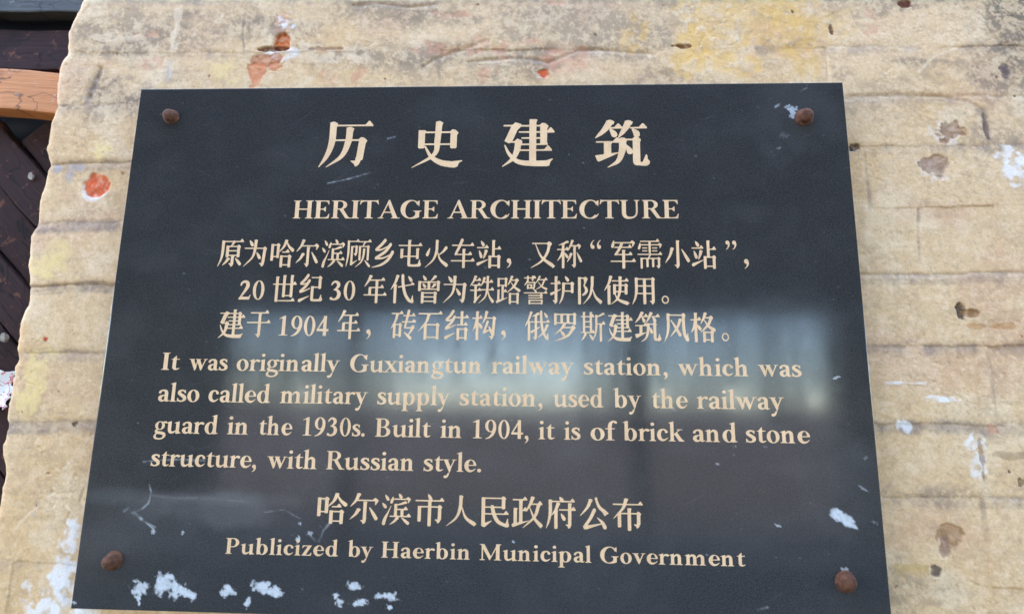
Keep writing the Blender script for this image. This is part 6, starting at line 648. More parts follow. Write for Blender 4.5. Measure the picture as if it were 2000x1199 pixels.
    '罗': [[852, 56, 826, 87, 817, 90, 197, 90, 187, 88, 167, 77, 77, 77, 69, 82, 68, 442, 72, 454, 92, 470, 147, 468, 170, 447, 172, 422, 177, 420, 412, 420, 418, 422, 419, 427, 372, 507, 322, 576, 272, 622, 192, 684, 92, 769, 85, 777, 87, 784, 97, 784, 247, 708, 312, 669, 317, 672, 354, 752, 413, 827, 437, 841, 467, 840, 487, 827, 500, 807, 501, 782, 494, 762, 432, 695, 359, 647, 355, 642, 360, 637, 397, 609, 436, 572, 442, 570, 722, 570, 727, 573, 735, 597, 707, 647, 662, 712, 631, 747, 580, 787, 498, 832, 377, 887, 261, 932, 102, 989, 92, 997, 91, 1002, 97, 1009, 107, 1009, 302, 964, 397, 939, 537, 894, 627, 855, 662, 834, 707, 799, 763, 737, 831, 642, 842, 641, 847, 637, 920, 572, 920, 562, 902, 511, 882, 500, 802, 469, 792, 475, 739, 527, 732, 530, 477, 530, 469, 527, 492, 490, 497, 486, 517, 488, 523, 482, 538, 432, 537, 425, 523, 422, 827, 421, 830, 452, 852, 470, 907, 468, 930, 447, 931, 167, 957, 122, 952, 112, 907, 63, 862, 53],
         [174, 132, 318, 132, 317, 379, 177, 380, 172, 377, 171, 142],
         [438, 132, 568, 132, 567, 379, 427, 380, 422, 377, 421, 167],
         [688, 132, 828, 132, 827, 379, 677, 380, 672, 377, 671, 167]],
    '警': [[447, 9, 427, 28, 407, 17, 352, 17, 347, 20, 345, 67, 342, 72, 217, 72, 216, 57, 227, 32, 222, 24, 207, 17, 152, 17, 145, 22, 145, 67, 142, 72, 37, 72, 24, 82, 23, 97, 37, 108, 137, 109, 145, 112, 143, 187, 97, 257, 59, 307, 38, 342, 37, 352, 42, 354, 97, 321, 162, 269, 417, 269, 423, 272, 412, 377, 404, 392, 402, 427, 372, 425, 365, 422, 366, 357, 377, 332, 362, 318, 347, 317, 332, 312, 182, 312, 147, 320, 145, 457, 157, 472, 167, 479, 192, 478, 212, 460, 222, 459, 297, 459, 307, 462, 317, 469, 332, 470, 347, 465, 362, 450, 390, 472, 402, 500, 422, 499, 447, 477, 476, 422, 497, 285, 507, 274, 517, 271, 572, 227, 632, 166, 642, 169, 817, 169, 822, 172, 772, 294, 757, 321, 742, 339, 714, 317, 627, 233, 617, 232, 612, 237, 613, 247, 709, 367, 708, 372, 687, 387, 537, 473, 518, 487, 517, 492, 522, 494, 657, 445, 742, 404, 807, 450, 922, 505, 927, 513, 957, 509, 1005, 472, 1002, 464, 982, 457, 972, 444, 957, 435, 847, 402, 801, 382, 786, 372, 814, 342, 834, 312, 877, 213, 882, 204, 892, 202, 896, 197, 907, 169, 982, 169, 987, 168, 991, 162, 991, 137, 944, 82, 932, 71, 917, 69, 912, 73, 861, 132, 658, 132, 661, 122, 687, 77, 692, 73, 702, 72, 706, 67, 715, 32, 677, 14, 642, 18, 637, 22, 632, 41, 577, 146, 534, 212, 512, 253, 507, 251, 477, 218, 447, 212, 442, 213, 427, 230, 422, 232, 192, 232, 197, 223, 212, 222, 216, 217, 226, 187, 225, 182, 216, 177, 215, 172, 217, 109, 342, 109, 345, 112, 345, 177, 351, 187, 367, 199, 377, 200, 397, 195, 414, 177, 417, 109, 518, 107, 521, 102, 521, 82, 517, 72, 467, 14],
         [219, 352, 227, 349, 292, 349, 295, 357, 295, 417, 292, 422, 217, 422, 215, 362],
         [447, 489, 439, 497, 438, 502, 459, 547, 498, 592, 27, 592, 14, 602, 12, 612, 17, 622, 32, 629, 712, 629, 714, 632, 712, 635, 671, 682, 222, 682, 212, 684, 202, 697, 203, 707, 206, 712, 222, 719, 702, 719, 710, 722, 707, 726, 677, 762, 667, 767, 217, 767, 204, 777, 202, 787, 206, 797, 217, 803, 797, 803, 801, 797, 801, 772, 758, 722, 762, 719, 798, 717, 801, 712, 801, 687, 757, 635, 754, 632, 757, 629, 982, 629, 987, 628, 991, 622, 991, 597, 987, 592, 937, 534, 922, 529, 912, 533, 861, 592, 541, 592, 554, 572, 556, 562, 553, 547, 547, 537, 502, 504],
         [742, 833, 727, 850, 722, 852, 292, 852, 277, 847, 222, 847, 215, 852, 215, 857, 215, 987, 222, 997, 237, 1009, 242, 1010, 262, 1008, 282, 990, 292, 989, 722, 989, 747, 1009, 772, 1008, 794, 987, 796, 907, 812, 882, 803, 867, 777, 838, 762, 833],
         [285, 892, 292, 889, 722, 889, 725, 892, 725, 947, 722, 952, 717, 952, 287, 952]],
    '路': [[622, 20, 602, 23, 596, 27, 593, 52, 547, 177, 504, 262, 474, 337, 475, 342, 482, 345, 487, 342, 559, 272, 587, 238, 677, 372, 678, 382, 617, 443, 472, 574, 454, 592, 450, 602, 457, 609, 467, 608, 627, 504, 727, 435, 777, 479, 817, 509, 921, 577, 922, 587, 927, 590, 962, 575, 1005, 537, 1005, 532, 987, 517, 976, 497, 957, 483, 826, 422, 778, 392, 782, 382, 804, 357, 834, 312, 872, 236, 926, 187, 930, 177, 887, 123, 867, 115, 847, 117, 822, 109, 817, 110, 772, 152, 647, 152, 646, 147, 667, 97, 671, 92, 682, 91, 686, 87, 700, 42, 697, 37, 678, 32, 657, 19, 637, 17],
         [382, 75, 377, 77, 356, 102, 347, 107, 162, 107, 137, 97, 62, 97, 55, 102, 55, 382, 57, 392, 77, 409, 117, 409, 127, 404, 144, 387, 147, 369, 217, 369, 225, 372, 225, 827, 223, 832, 206, 837, 152, 849, 147, 850, 145, 847, 145, 552, 161, 512, 142, 498, 62, 497, 57, 500, 55, 872, 32, 879, 22, 886, 9, 902, 5, 917, 8, 937, 14, 947, 27, 958, 37, 963, 57, 965, 72, 960, 457, 790, 466, 782, 465, 777, 457, 773, 326, 807, 316, 807, 315, 592, 322, 589, 442, 589, 447, 588, 451, 582, 451, 557, 397, 492, 387, 483, 372, 482, 367, 485, 322, 539, 317, 544, 315, 542, 315, 412, 332, 370, 352, 369, 355, 372, 357, 392, 377, 409, 382, 410, 422, 408, 439, 392, 445, 382, 445, 177, 465, 142, 466, 132, 422, 83],
         [146, 147, 152, 144, 352, 144, 355, 152, 355, 327, 352, 332, 147, 332],
         [620, 192, 627, 189, 767, 189, 786, 207, 757, 274, 717, 337, 712, 337, 707, 333, 617, 239, 596, 227],
         [862, 600, 857, 602, 836, 627, 827, 632, 637, 632, 607, 617, 532, 617, 525, 622, 525, 977, 542, 996, 547, 999, 572, 1000, 592, 998, 597, 994, 614, 977, 615, 942, 622, 939, 832, 939, 835, 942, 837, 982, 857, 999, 862, 1000, 902, 998, 924, 977, 925, 702, 947, 662, 942, 652, 902, 608],
         [615, 672, 627, 669, 827, 669, 835, 672, 835, 897, 832, 902, 617, 902]],
    '车': [[442, -26, 422, -14, 409, 2, 332, 176, 327, 186, 322, 189, 57, 190, 46, 197, 40, 212, 44, 222, 57, 230, 304, 232, 267, 309, 164, 497, 158, 512, 159, 532, 164, 542, 177, 555, 197, 561, 217, 559, 232, 550, 482, 550, 485, 557, 485, 727, 477, 730, 32, 730, 16, 737, 10, 752, 17, 764, 32, 770, 482, 770, 485, 777, 485, 977, 491, 987, 507, 999, 572, 998, 585, 987, 595, 972, 597, 771, 982, 770, 990, 767, 991, 742, 988, 732, 932, 662, 922, 654, 907, 653, 902, 656, 848, 722, 837, 730, 602, 730, 595, 727, 597, 551, 877, 550, 881, 542, 881, 517, 878, 512, 822, 442, 812, 434, 802, 433, 791, 437, 732, 508, 597, 509, 595, 402, 615, 352, 597, 339, 587, 337, 492, 337, 485, 342, 485, 502, 482, 510, 267, 510, 259, 507, 262, 502, 359, 352, 427, 231, 952, 230, 960, 227, 961, 197, 902, 122, 892, 114, 887, 113, 871, 117, 818, 182, 807, 190, 452, 190, 449, 187, 452, 179, 514, 52, 519, 27, 514, 7, 497, -15, 477, -26]],
    '铁': [[227, 16, 212, 22, 197, 21, 192, 27, 192, 46, 137, 182, 112, 227, 70, 292, 34, 357, 24, 377, 27, 384, 32, 385, 37, 382, 122, 307, 174, 252, 217, 200, 462, 200, 470, 197, 471, 172, 468, 162, 414, 97, 402, 90, 392, 89, 387, 91, 332, 157, 327, 160, 247, 160, 244, 157, 247, 148, 267, 102, 272, 95, 282, 95, 290, 87, 304, 42, 302, 36, 282, 32, 262, 18, 247, 15],
         [727, 26, 712, 32, 697, 31, 692, 37, 692, 219, 617, 220, 611, 217, 625, 187, 636, 147, 647, 142, 650, 137, 664, 92, 662, 87, 642, 82, 622, 68, 607, 65, 592, 65, 572, 72, 555, 72, 552, 77, 552, 99, 522, 223, 512, 248, 486, 297, 467, 344, 462, 349, 458, 332, 404, 267, 397, 261, 382, 259, 371, 267, 322, 327, 317, 330, 122, 330, 112, 333, 103, 342, 101, 352, 105, 362, 117, 369, 202, 372, 202, 507, 197, 510, 42, 510, 27, 517, 21, 532, 27, 544, 42, 550, 202, 552, 202, 847, 212, 862, 178, 912, 175, 927, 175, 937, 180, 952, 197, 969, 212, 975, 227, 975, 242, 970, 252, 962, 306, 882, 481, 682, 477, 672, 467, 669, 311, 777, 300, 782, 299, 552, 477, 550, 480, 547, 482, 532, 487, 530, 672, 530, 675, 537, 673, 552, 662, 617, 647, 671, 632, 709, 612, 747, 592, 776, 524, 847, 382, 969, 375, 977, 377, 984, 382, 985, 392, 979, 557, 874, 617, 829, 647, 799, 669, 772, 703, 717, 734, 647, 747, 601, 752, 605, 764, 672, 779, 727, 799, 777, 820, 817, 853, 867, 903, 932, 935, 962, 924, 977, 927, 980, 952, 966, 982, 955, 1003, 932, 1008, 912, 1005, 892, 1000, 882, 892, 779, 846, 722, 817, 666, 763, 537, 767, 530, 992, 530, 1000, 527, 1001, 502, 998, 492, 944, 427, 932, 420, 922, 419, 917, 421, 862, 487, 857, 490, 777, 490, 771, 487, 784, 392, 787, 262, 957, 260, 961, 252, 961, 227, 902, 154, 882, 149, 871, 157, 822, 217, 812, 220, 787, 217, 786, 107, 804, 52, 802, 46, 782, 42, 762, 28, 747, 25],
         [583, 262, 693, 262, 692, 382, 682, 482, 677, 490, 462, 489, 422, 444, 402, 439, 391, 447, 342, 507, 307, 510, 299, 507, 299, 402, 313, 372, 452, 370, 455, 372, 455, 382, 462, 385, 537, 317]],
    '队': [[607, 21, 587, 28, 572, 27, 565, 32, 565, 282, 562, 322, 537, 517, 522, 588, 507, 638, 487, 686, 457, 737, 402, 812, 275, 962, 264, 977, 267, 985, 272, 986, 282, 979, 427, 854, 489, 797, 524, 757, 555, 712, 579, 667, 604, 607, 632, 518, 660, 627, 690, 712, 728, 782, 773, 837, 882, 941, 907, 960, 921, 967, 919, 982, 922, 989, 952, 966, 972, 956, 1005, 922, 993, 882, 977, 859, 833, 762, 792, 727, 767, 697, 727, 633, 646, 462, 645, 452, 664, 362, 670, 312, 674, 262, 675, 112, 694, 47, 692, 43, 667, 38, 647, 24, 632, 20],
         [337, 40, 302, 69, 297, 70, 197, 69, 167, 57, 72, 57, 65, 62, 65, 972, 67, 982, 87, 999, 152, 998, 165, 987, 175, 972, 175, 127, 180, 112, 282, 112, 307, 242, 287, 317, 275, 332, 273, 342, 322, 449, 332, 481, 337, 512, 332, 541, 322, 557, 252, 638, 217, 659, 213, 667, 214, 677, 222, 685, 257, 700, 282, 698, 322, 679, 377, 639, 410, 607, 433, 572, 444, 542, 447, 512, 445, 482, 435, 452, 424, 432, 392, 394, 315, 337, 337, 325, 345, 317, 439, 127, 440, 117, 423, 82, 417, 76, 352, 43, 342, 39]],
    '需': [[802, -27, 741, 42, 132, 43, 123, 52, 123, 67, 127, 73, 137, 78, 452, 79, 457, 82, 457, 158, 452, 162, 142, 162, 137, 150, 135, 127, 127, 117, 117, 116, 105, 127, 55, 232, 35, 297, 39, 317, 44, 327, 57, 338, 77, 345, 102, 339, 115, 327, 140, 272, 145, 242, 144, 202, 147, 199, 452, 199, 457, 202, 458, 452, 472, 465, 482, 470, 522, 467, 534, 457, 543, 442, 544, 207, 547, 199, 887, 199, 892, 201, 892, 207, 888, 282, 892, 287, 902, 291, 911, 287, 969, 207, 979, 172, 975, 167, 907, 119, 887, 116, 877, 120, 827, 162, 546, 162, 544, 157, 544, 107, 556, 82, 562, 79, 877, 78, 881, 72, 881, 52, 874, 37, 822, -24, 817, -27],
         [212, 273, 203, 282, 203, 297, 207, 303, 217, 308, 392, 309, 405, 302, 409, 292, 403, 277, 392, 272],
         [602, 273, 593, 282, 593, 297, 597, 303, 607, 308, 782, 309, 795, 302, 799, 292, 793, 277, 782, 272],
         [212, 373, 203, 382, 203, 397, 207, 403, 217, 408, 392, 409, 405, 402, 409, 392, 403, 377, 392, 372],
         [602, 373, 593, 382, 593, 397, 597, 403, 607, 408, 782, 409, 795, 402, 799, 392, 793, 377, 782, 372],
         [902, 423, 847, 487, 837, 492, 552, 492, 532, 478, 522, 477, 507, 479, 487, 492, 22, 493, 13, 502, 13, 517, 17, 523, 27, 528, 467, 529, 473, 532, 442, 599, 422, 632, 222, 632, 202, 627, 137, 627, 128, 632, 128, 982, 147, 999, 187, 999, 199, 992, 213, 972, 214, 682, 217, 671, 227, 669, 347, 669, 357, 671, 357, 927, 362, 936, 377, 949, 392, 950, 422, 947, 434, 937, 443, 922, 444, 702, 456, 672, 467, 669, 572, 669, 577, 671, 577, 927, 582, 936, 597, 949, 622, 950, 642, 947, 647, 944, 663, 922, 664, 702, 676, 672, 682, 669, 797, 669, 807, 672, 807, 892, 802, 895, 752, 894, 748, 897, 748, 907, 800, 952, 813, 987, 822, 990, 842, 985, 873, 957, 894, 907, 894, 702, 915, 662, 915, 657, 877, 614, 867, 608, 832, 602, 827, 603, 807, 628, 797, 632, 477, 632, 475, 627, 504, 592, 546, 532, 552, 529, 977, 528, 981, 522, 981, 502, 974, 487, 922, 426, 917, 423]],
    '顾': [[442, -5, 392, 54, 382, 62, 152, 62, 122, 52, 112, 44, 97, 40, 82, 40, 50, 47, 42, 82, 48, 97, 50, 267, 52, 282, 52, 472, 47, 602, 23, 827, 14, 967, 17, 973, 24, 972, 29, 962, 74, 827, 105, 687, 120, 602, 130, 507, 134, 387, 131, 112, 137, 99, 457, 99, 482, 109, 707, 109, 709, 112, 702, 131, 655, 222, 654, 242, 602, 242, 577, 237, 517, 237, 509, 242, 510, 732, 532, 750, 567, 748, 587, 731, 591, 722, 591, 287, 597, 279, 602, 279, 837, 279, 838, 727, 842, 734, 857, 747, 872, 750, 902, 746, 920, 727, 921, 307, 940, 277, 941, 267, 902, 223, 867, 214, 857, 217, 837, 240, 832, 242, 692, 242, 686, 242, 687, 237, 728, 187, 782, 110, 997, 108, 1001, 102, 1001, 77, 942, 7, 927, 4, 917, 9, 872, 64, 862, 72, 767, 72, 752, 68, 732, 72, 527, 72, 462, -3],
         [392, 214, 364, 242, 207, 242, 197, 248, 189, 262, 188, 847, 179, 872, 178, 882, 180, 892, 188, 907, 207, 920, 227, 921, 242, 915, 447, 759, 466, 742, 462, 734, 457, 734, 277, 812, 272, 812, 271, 312, 282, 284, 287, 279, 292, 279, 362, 279, 368, 282, 368, 497, 307, 497, 302, 507, 307, 514, 353, 552, 367, 587, 392, 584, 417, 562, 440, 517, 442, 497, 451, 482, 451, 307, 470, 277, 471, 267, 432, 223],
         [707, 331, 682, 335, 678, 342, 672, 512, 667, 565, 642, 689, 622, 744, 597, 787, 573, 817, 516, 872, 412, 961, 397, 977, 397, 982, 402, 984, 412, 979, 552, 889, 607, 849, 631, 827, 660, 792, 699, 727, 719, 677, 739, 607, 754, 507, 759, 402, 775, 352, 767, 345, 757, 344, 732, 331],
         [762, 740, 758, 747, 759, 757, 835, 872, 850, 892, 908, 957, 927, 975, 937, 980, 962, 981, 977, 972, 989, 957, 991, 947, 990, 927, 982, 913, 897, 828, 777, 739]],
    '风': [[787, 45, 762, 48, 757, 52, 733, 87, 727, 90, 267, 90, 262, 87, 264, 77, 262, 73, 237, 68, 217, 54, 202, 50, 182, 50, 157, 58, 142, 57, 137, 60, 135, 167, 140, 327, 140, 447, 132, 592, 127, 637, 117, 697, 102, 759, 67, 862, 25, 972, 24, 982, 27, 985, 32, 986, 37, 982, 45, 972, 129, 857, 154, 817, 189, 737, 219, 642, 235, 567, 245, 482, 249, 362, 245, 147, 247, 136, 252, 130, 723, 132, 740, 187, 733, 312, 733, 432, 740, 567, 750, 657, 769, 747, 785, 792, 800, 822, 855, 912, 857, 917, 849, 937, 850, 942, 927, 981, 937, 980, 980, 962, 984, 952, 991, 907, 961, 807, 958, 712, 947, 707, 937, 712, 908, 787, 902, 784, 877, 716, 867, 667, 857, 592, 846, 437, 846, 302, 851, 197, 856, 172, 879, 127, 880, 117, 842, 60, 812, 44],
         [647, 221, 627, 228, 612, 227, 605, 232, 602, 262, 547, 406, 512, 482, 312, 268, 307, 264, 297, 263, 285, 272, 284, 287, 289, 297, 454, 567, 442, 586, 380, 662, 274, 802, 264, 817, 267, 825, 272, 826, 282, 819, 437, 687, 492, 635, 497, 637, 589, 792, 607, 810, 627, 819, 657, 818, 682, 804, 694, 787, 700, 772, 700, 752, 693, 732, 567, 557, 568, 552, 609, 497, 634, 457, 660, 402, 692, 320, 697, 312, 712, 311, 716, 307, 732, 256, 736, 252, 736, 247, 732, 243, 707, 238, 687, 224, 672, 220]],
    '，': [[177, 666, 152, 679, 133, 702, 123, 727, 124, 757, 134, 782, 157, 804, 177, 814, 212, 820, 219, 832, 219, 857, 212, 893, 197, 922, 132, 977, 131, 982, 135, 987, 142, 989, 212, 950, 249, 917, 289, 862, 303, 822, 303, 792, 300, 777, 287, 742, 284, 717, 270, 692, 252, 674, 227, 664, 202, 663]],
}
LAYOUT = {
    'T历': [
        ('历', 0.24373, 0.04503, 0.675, 0.656),
    ],
    'T史': [
        ('史', 0.36254, 0.0477, 0.636, 0.634),
    ],
    'T建': [
        ('建T', 0.47629, 0.04518, 0.647, 0.648),
    ],
    'T筑': [
        ('筑T', 0.59183, 0.0485, 0.674, 0.626),
    ],
    'EH': [
        ('H', 0.21591, 0.17679, 0.388, -0.341), ('E', 0.24268, 0.17679, 0.388, -0.341), ('R', 0.26441, 0.17679, 0.388, -0.341), ('I', 0.28924, 0.17679, 0.388, -0.341),
        ('T', 0.30049, 0.17679, 0.388, -0.341), ('A', 0.32377, 0.17679, 0.388, -0.341), ('G', 0.35054, 0.17679, 0.388, -0.341), ('E', 0.37848, 0.17679, 0.388, -0.341),
        ('A', 0.41057, 0.17679, 0.387, -0.341), ('R', 0.4373, 0.17679, 0.387, -0.341), ('C', 0.4621, 0.17679, 0.387, -0.341), ('H', 0.48805, 0.17679, 0.387, -0.341),
        ('I', 0.51479, 0.17679, 0.387, -0.341), ('T', 0.52602, 0.17679, 0.387, -0.341), ('E', 0.54927, 0.17679, 0.387, -0.341), ('C', 0.57096, 0.17679, 0.387, -0.341),
        ('T', 0.59692, 0.17679, 0.387, -0.341), ('U', 0.62016, 0.17679, 0.387, -0.341), ('R', 0.64728, 0.17679, 0.387, -0.341), ('E', 0.67208, 0.17679, 0.387, -0.341),
    ],
    'C1': [
        ('原', 0.12672, 0.20354, 0.316, 0.36), ('为', 0.15852, 0.20354, 0.316, 0.36), ('哈', 0.19156, 0.20354, 0.299, 0.36), ('尔', 0.22399, 0.20354, 0.297, 0.36),
        ('滨', 0.25627, 0.20354, 0.291, 0.36), ('顾', 0.28687, 0.20354, 0.308, 0.36), ('乡', 0.31859, 0.20354, 0.286, 0.36), ('屯', 0.35092, 0.20354, 0.302, 0.36),
        ('火', 0.38388, 0.20354, 0.297, 0.36), ('车', 0.41599, 0.20354, 0.293, 0.36), ('站', 0.44739, 0.20354, 0.301, 0.36), ('，', 0.48063, 0.20354, 0.301, 0.36),
        ('又', 0.5128, 0.20354, 0.298, 0.36), ('称', 0.54427, 0.20354, 0.305, 0.36), ('“', 0.57197, 0.20354, 0.301, 0.36), ('军', 0.60879, 0.20354, 0.305, 0.36),
        ('需', 0.64078, 0.20354, 0.302, 0.36), ('小', 0.67297, 0.20354, 0.309, 0.36), ('站', 0.70519, 0.20354, 0.293, 0.36), ('”', 0.74188, 0.20354, 0.301, 0.36),
        ('，', 0.76296, 0.20354, 0.301, 0.36),
    ],
    'C2': [
        ('世', 0.19882, 0.24827, 0.301, 0.352), ('纪', 0.23129, 0.24827, 0.301, 0.352), ('年', 0.31119, 0.24827, 0.286, 0.352), ('代', 0.3436, 0.24827, 0.297, 0.352),
        ('曾', 0.3749, 0.24827, 0.316, 0.352), ('为', 0.40746, 0.24827, 0.315, 0.352), ('铁', 0.43999, 0.24827, 0.294, 0.352), ('路', 0.4719, 0.24827, 0.295, 0.352),
        ('警', 0.50473, 0.24827, 0.289, 0.352), ('护', 0.53664, 0.24827, 0.292, 0.352), ('队', 0.56794, 0.24827, 0.304, 0.352), ('使', 0.60014, 0.24827, 0.302, 0.352),
        ('用', 0.6332, 0.24827, 0.301, 0.352), ('。', 0.66589, 0.24827, 0.301, 0.352), ('2', 0.15678, 0.27974, 0.334, -0.344), ('0', 0.1735, 0.27974, 0.334, -0.344),
        ('3', 0.26919, 0.27974, 0.332, -0.344), ('0', 0.28578, 0.27974, 0.332, -0.344),
    ],
    'C3': [
        ('建', 0.13695, 0.29154, 0.31, 0.358), ('于', 0.17068, 0.29154, 0.295, 0.358), ('年', 0.2817, 0.29154, 0.285, 0.358), ('，', 0.31405, 0.29154, 0.295, 0.358),
        ('砖', 0.34651, 0.29154, 0.302, 0.358), ('石', 0.37898, 0.29154, 0.3, 0.358), ('结', 0.41102, 0.29154, 0.289, 0.358), ('构', 0.44392, 0.29154, 0.288, 0.358),
        ('，', 0.47557, 0.29154, 0.295, 0.358), ('俄', 0.50653, 0.29154, 0.297, 0.358), ('罗', 0.53931, 0.29154, 0.299, 0.358), ('斯', 0.57261, 0.29154, 0.289, 0.358),
        ('建', 0.60482, 0.29154, 0.285, 0.358), ('筑', 0.63609, 0.29154, 0.305, 0.358), ('风', 0.66937, 0.29154, 0.295, 0.358), ('格', 0.70049, 0.29154, 0.288, 0.358),
        ('。', 0.73388, 0.29154, 0.295, 0.358), ('1', 0.2083, 0.32349, 0.321, -0.349), ('9', 0.22434, 0.32349, 0.321, -0.349), ('0', 0.24037, 0.32349, 0.321, -0.349),
        ('4', 0.2564, 0.32349, 0.321, -0.349),
    ],
    'E1': [
        ('I', 0.07099, 0.36601, 0.371, -0.302), ('t', 0.08175, 0.36601, 0.371, -0.302), ('w', 0.10559, 0.36601, 0.32, -0.302), ('a', 0.12765, 0.36601, 0.32, -0.302),
        ('s', 0.14139, 0.36601, 0.32, -0.302), ('o', 0.1628, 0.36601, 0.344, -0.302), ('r', 0.17861, 0.36601, 0.344, -0.302), ('i', 0.19133, 0.36601, 0.344, -0.302),
        ('g', 0.19958, 0.36601, 0.344, -0.302), ('i', 0.21436, 0.36601, 0.344, -0.302), ('n', 0.22262, 0.36601, 0.344, -0.302), ('a', 0.24118, 0.36601, 0.344, -0.302),
        ('l', 0.25596, 0.36601, 0.344, -0.302), ('l', 0.26421, 0.36601, 0.344, -0.302), ('y', 0.27246, 0.36601, 0.344, -0.302), ('G', 0.29952, 0.36601, 0.332, -0.302),
        ('u', 0.32345, 0.36601, 0.332, -0.302), ('x', 0.34139, 0.36601, 0.332, -0.302), ('i', 0.35734, 0.36601, 0.332, -0.302), ('a', 0.36532, 0.36601, 0.332, -0.302),
        ('n', 0.37961, 0.36601, 0.332, -0.302), ('g', 0.39755, 0.36601, 0.332, -0.302), ('t', 0.41184, 0.36601, 0.332, -0.302), ('u', 0.42247, 0.36601, 0.332, -0.302),
        ('n', 0.44041, 0.36601, 0.332, -0.302), ('r', 0.46803, 0.36601, 0.337, -0.302), ('a', 0.48051, 0.36601, 0.337, -0.302), ('i', 0.495, 0.36601, 0.337, -0.302),
        ('l', 0.50309, 0.36601, 0.337, -0.302), ('w', 0.51119, 0.36601, 0.337, -0.302), ('a', 0.53445, 0.36601, 0.337, -0.302), ('y', 0.54895, 0.36601, 0.337, -0.302),
        ('s', 0.57516, 0.36601, 0.343, -0.302), ('t', 0.5875, 0.36601, 0.343, -0.302), ('a', 0.59847, 0.36601, 0.343, -0.302), ('t', 0.6132, 0.36601, 0.343, -0.302),
        ('i', 0.62417, 0.36601, 0.343, -0.302), ('o', 0.63239, 0.36601, 0.343, -0.302), ('n', 0.64816, 0.36601, 0.343, -0.302), (',', 0.66666, 0.36601, 0.343, -0.302),
        ('w', 0.68442, 0.36601, 0.338, -0.302), ('h', 0.70777, 0.36601, 0.338, -0.302), ('i', 0.72604, 0.36601, 0.338, -0.302), ('c', 0.73416, 0.36601, 0.338, -0.302),
        ('h', 0.74804, 0.36601, 0.338, -0.302), ('w', 0.77592, 0.36601, 0.33, -0.302), ('a', 0.79866, 0.36601, 0.33, -0.302), ('s', 0.81283, 0.36601, 0.33, -0.302),
    ],
    'E2': [
        ('a', 0.07104, 0.40339, 0.346, -0.312), ('l', 0.0859, 0.40339, 0.346, -0.312), ('s', 0.0942, 0.40339, 0.346, -0.312), ('o', 0.10664, 0.40339, 0.346, -0.312),
        ('c', 0.13223, 0.40339, 0.334, -0.312), ('a', 0.14591, 0.40339, 0.334, -0.312), ('l', 0.16025, 0.40339, 0.334, -0.312), ('l', 0.16826, 0.40339, 0.334, -0.312),
        ('e', 0.17626, 0.40339, 0.334, -0.312), ('d', 0.19061, 0.40339, 0.334, -0.312), ('m', 0.21936, 0.40339, 0.335, -0.312), ('i', 0.24687, 0.40339, 0.335, -0.312),
        ('l', 0.25492, 0.40339, 0.335, -0.312), ('i', 0.26297, 0.40339, 0.335, -0.312), ('t', 0.27102, 0.40339, 0.335, -0.312), ('a', 0.28176, 0.40339, 0.335, -0.312),
        ('r', 0.29618, 0.40339, 0.335, -0.312), ('y', 0.30859, 0.40339, 0.335, -0.312), ('s', 0.33449, 0.40339, 0.327, -0.312), ('u', 0.34627, 0.40339, 0.327, -0.312),
        ('p', 0.36395, 0.40339, 0.327, -0.312), ('p', 0.38096, 0.40339, 0.327, -0.312), ('l', 0.39798, 0.40339, 0.327, -0.312), ('y', 0.40583, 0.40339, 0.327, -0.312),
        ('s', 0.43114, 0.40339, 0.342, -0.312), ('t', 0.44346, 0.40339, 0.342, -0.312), ('a', 0.45442, 0.40339, 0.342, -0.312), ('t', 0.46914, 0.40339, 0.342, -0.312),
        ('i', 0.48009, 0.40339, 0.342, -0.312), ('o', 0.4883, 0.40339, 0.342, -0.312), ('n', 0.50405, 0.40339, 0.342, -0.312), (',', 0.52253, 0.40339, 0.342, -0.312),
        ('u', 0.54056, 0.40339, 0.313, -0.312), ('s', 0.55746, 0.40339, 0.313, -0.312), ('e', 0.56872, 0.40339, 0.313, -0.312), ('d', 0.58218, 0.40339, 0.313, -0.312),
        ('b', 0.60975, 0.40339, 0.327, -0.312), ('y', 0.62645, 0.40339, 0.327, -0.312), ('t', 0.65253, 0.40339, 0.323, -0.312), ('h', 0.66288, 0.40339, 0.323, -0.312),
        ('e', 0.68035, 0.40339, 0.323, -0.312), ('r', 0.70437, 0.40339, 0.342, -0.312), ('a', 0.71703, 0.40339, 0.342, -0.312), ('i', 0.73175, 0.40339, 0.342, -0.312),
        ('l', 0.73996, 0.40339, 0.342, -0.312), ('w', 0.74817, 0.40339, 0.342, -0.312), ('a', 0.77179, 0.40339, 0.342, -0.312), ('y', 0.7865, 0.40339, 0.342, -0.312),
    ],
    'E3': [
        ('g', 0.07159, 0.44021, 0.337, -0.304), ('u', 0.08609, 0.44021, 0.337, -0.304), ('a', 0.1043, 0.44021, 0.337, -0.304), ('r', 0.1188, 0.44021, 0.337, -0.304),
        ('d', 0.13128, 0.44021, 0.337, -0.304), ('i', 0.15932, 0.44021, 0.349, -0.304), ('n', 0.16769, 0.44021, 0.349, -0.304), ('t', 0.19654, 0.44021, 0.314, -0.304),
        ('h', 0.20658, 0.44021, 0.314, -0.304), ('e', 0.22353, 0.44021, 0.314, -0.304), ('1', 0.24698, 0.44021, 0.3, -0.304), ('9', 0.26199, 0.44021, 0.3, -0.304),
        ('3', 0.277, 0.44021, 0.3, -0.304), ('0', 0.29201, 0.44021, 0.3, -0.304), ('s', 0.30702, 0.44021, 0.3, -0.304), ('.', 0.31782, 0.44021, 0.3, -0.304),
        ('B', 0.33422, 0.44021, 0.336, -0.304), ('u', 0.3544, 0.44021, 0.336, -0.304), ('i', 0.37256, 0.44021, 0.336, -0.304), ('l', 0.38063, 0.44021, 0.336, -0.304),
        ('t', 0.3887, 0.44021, 0.336, -0.304), ('i', 0.41055, 0.44021, 0.344, -0.304), ('n', 0.41882, 0.44021, 0.344, -0.304), ('1', 0.44582, 0.44021, 0.307, -0.304),
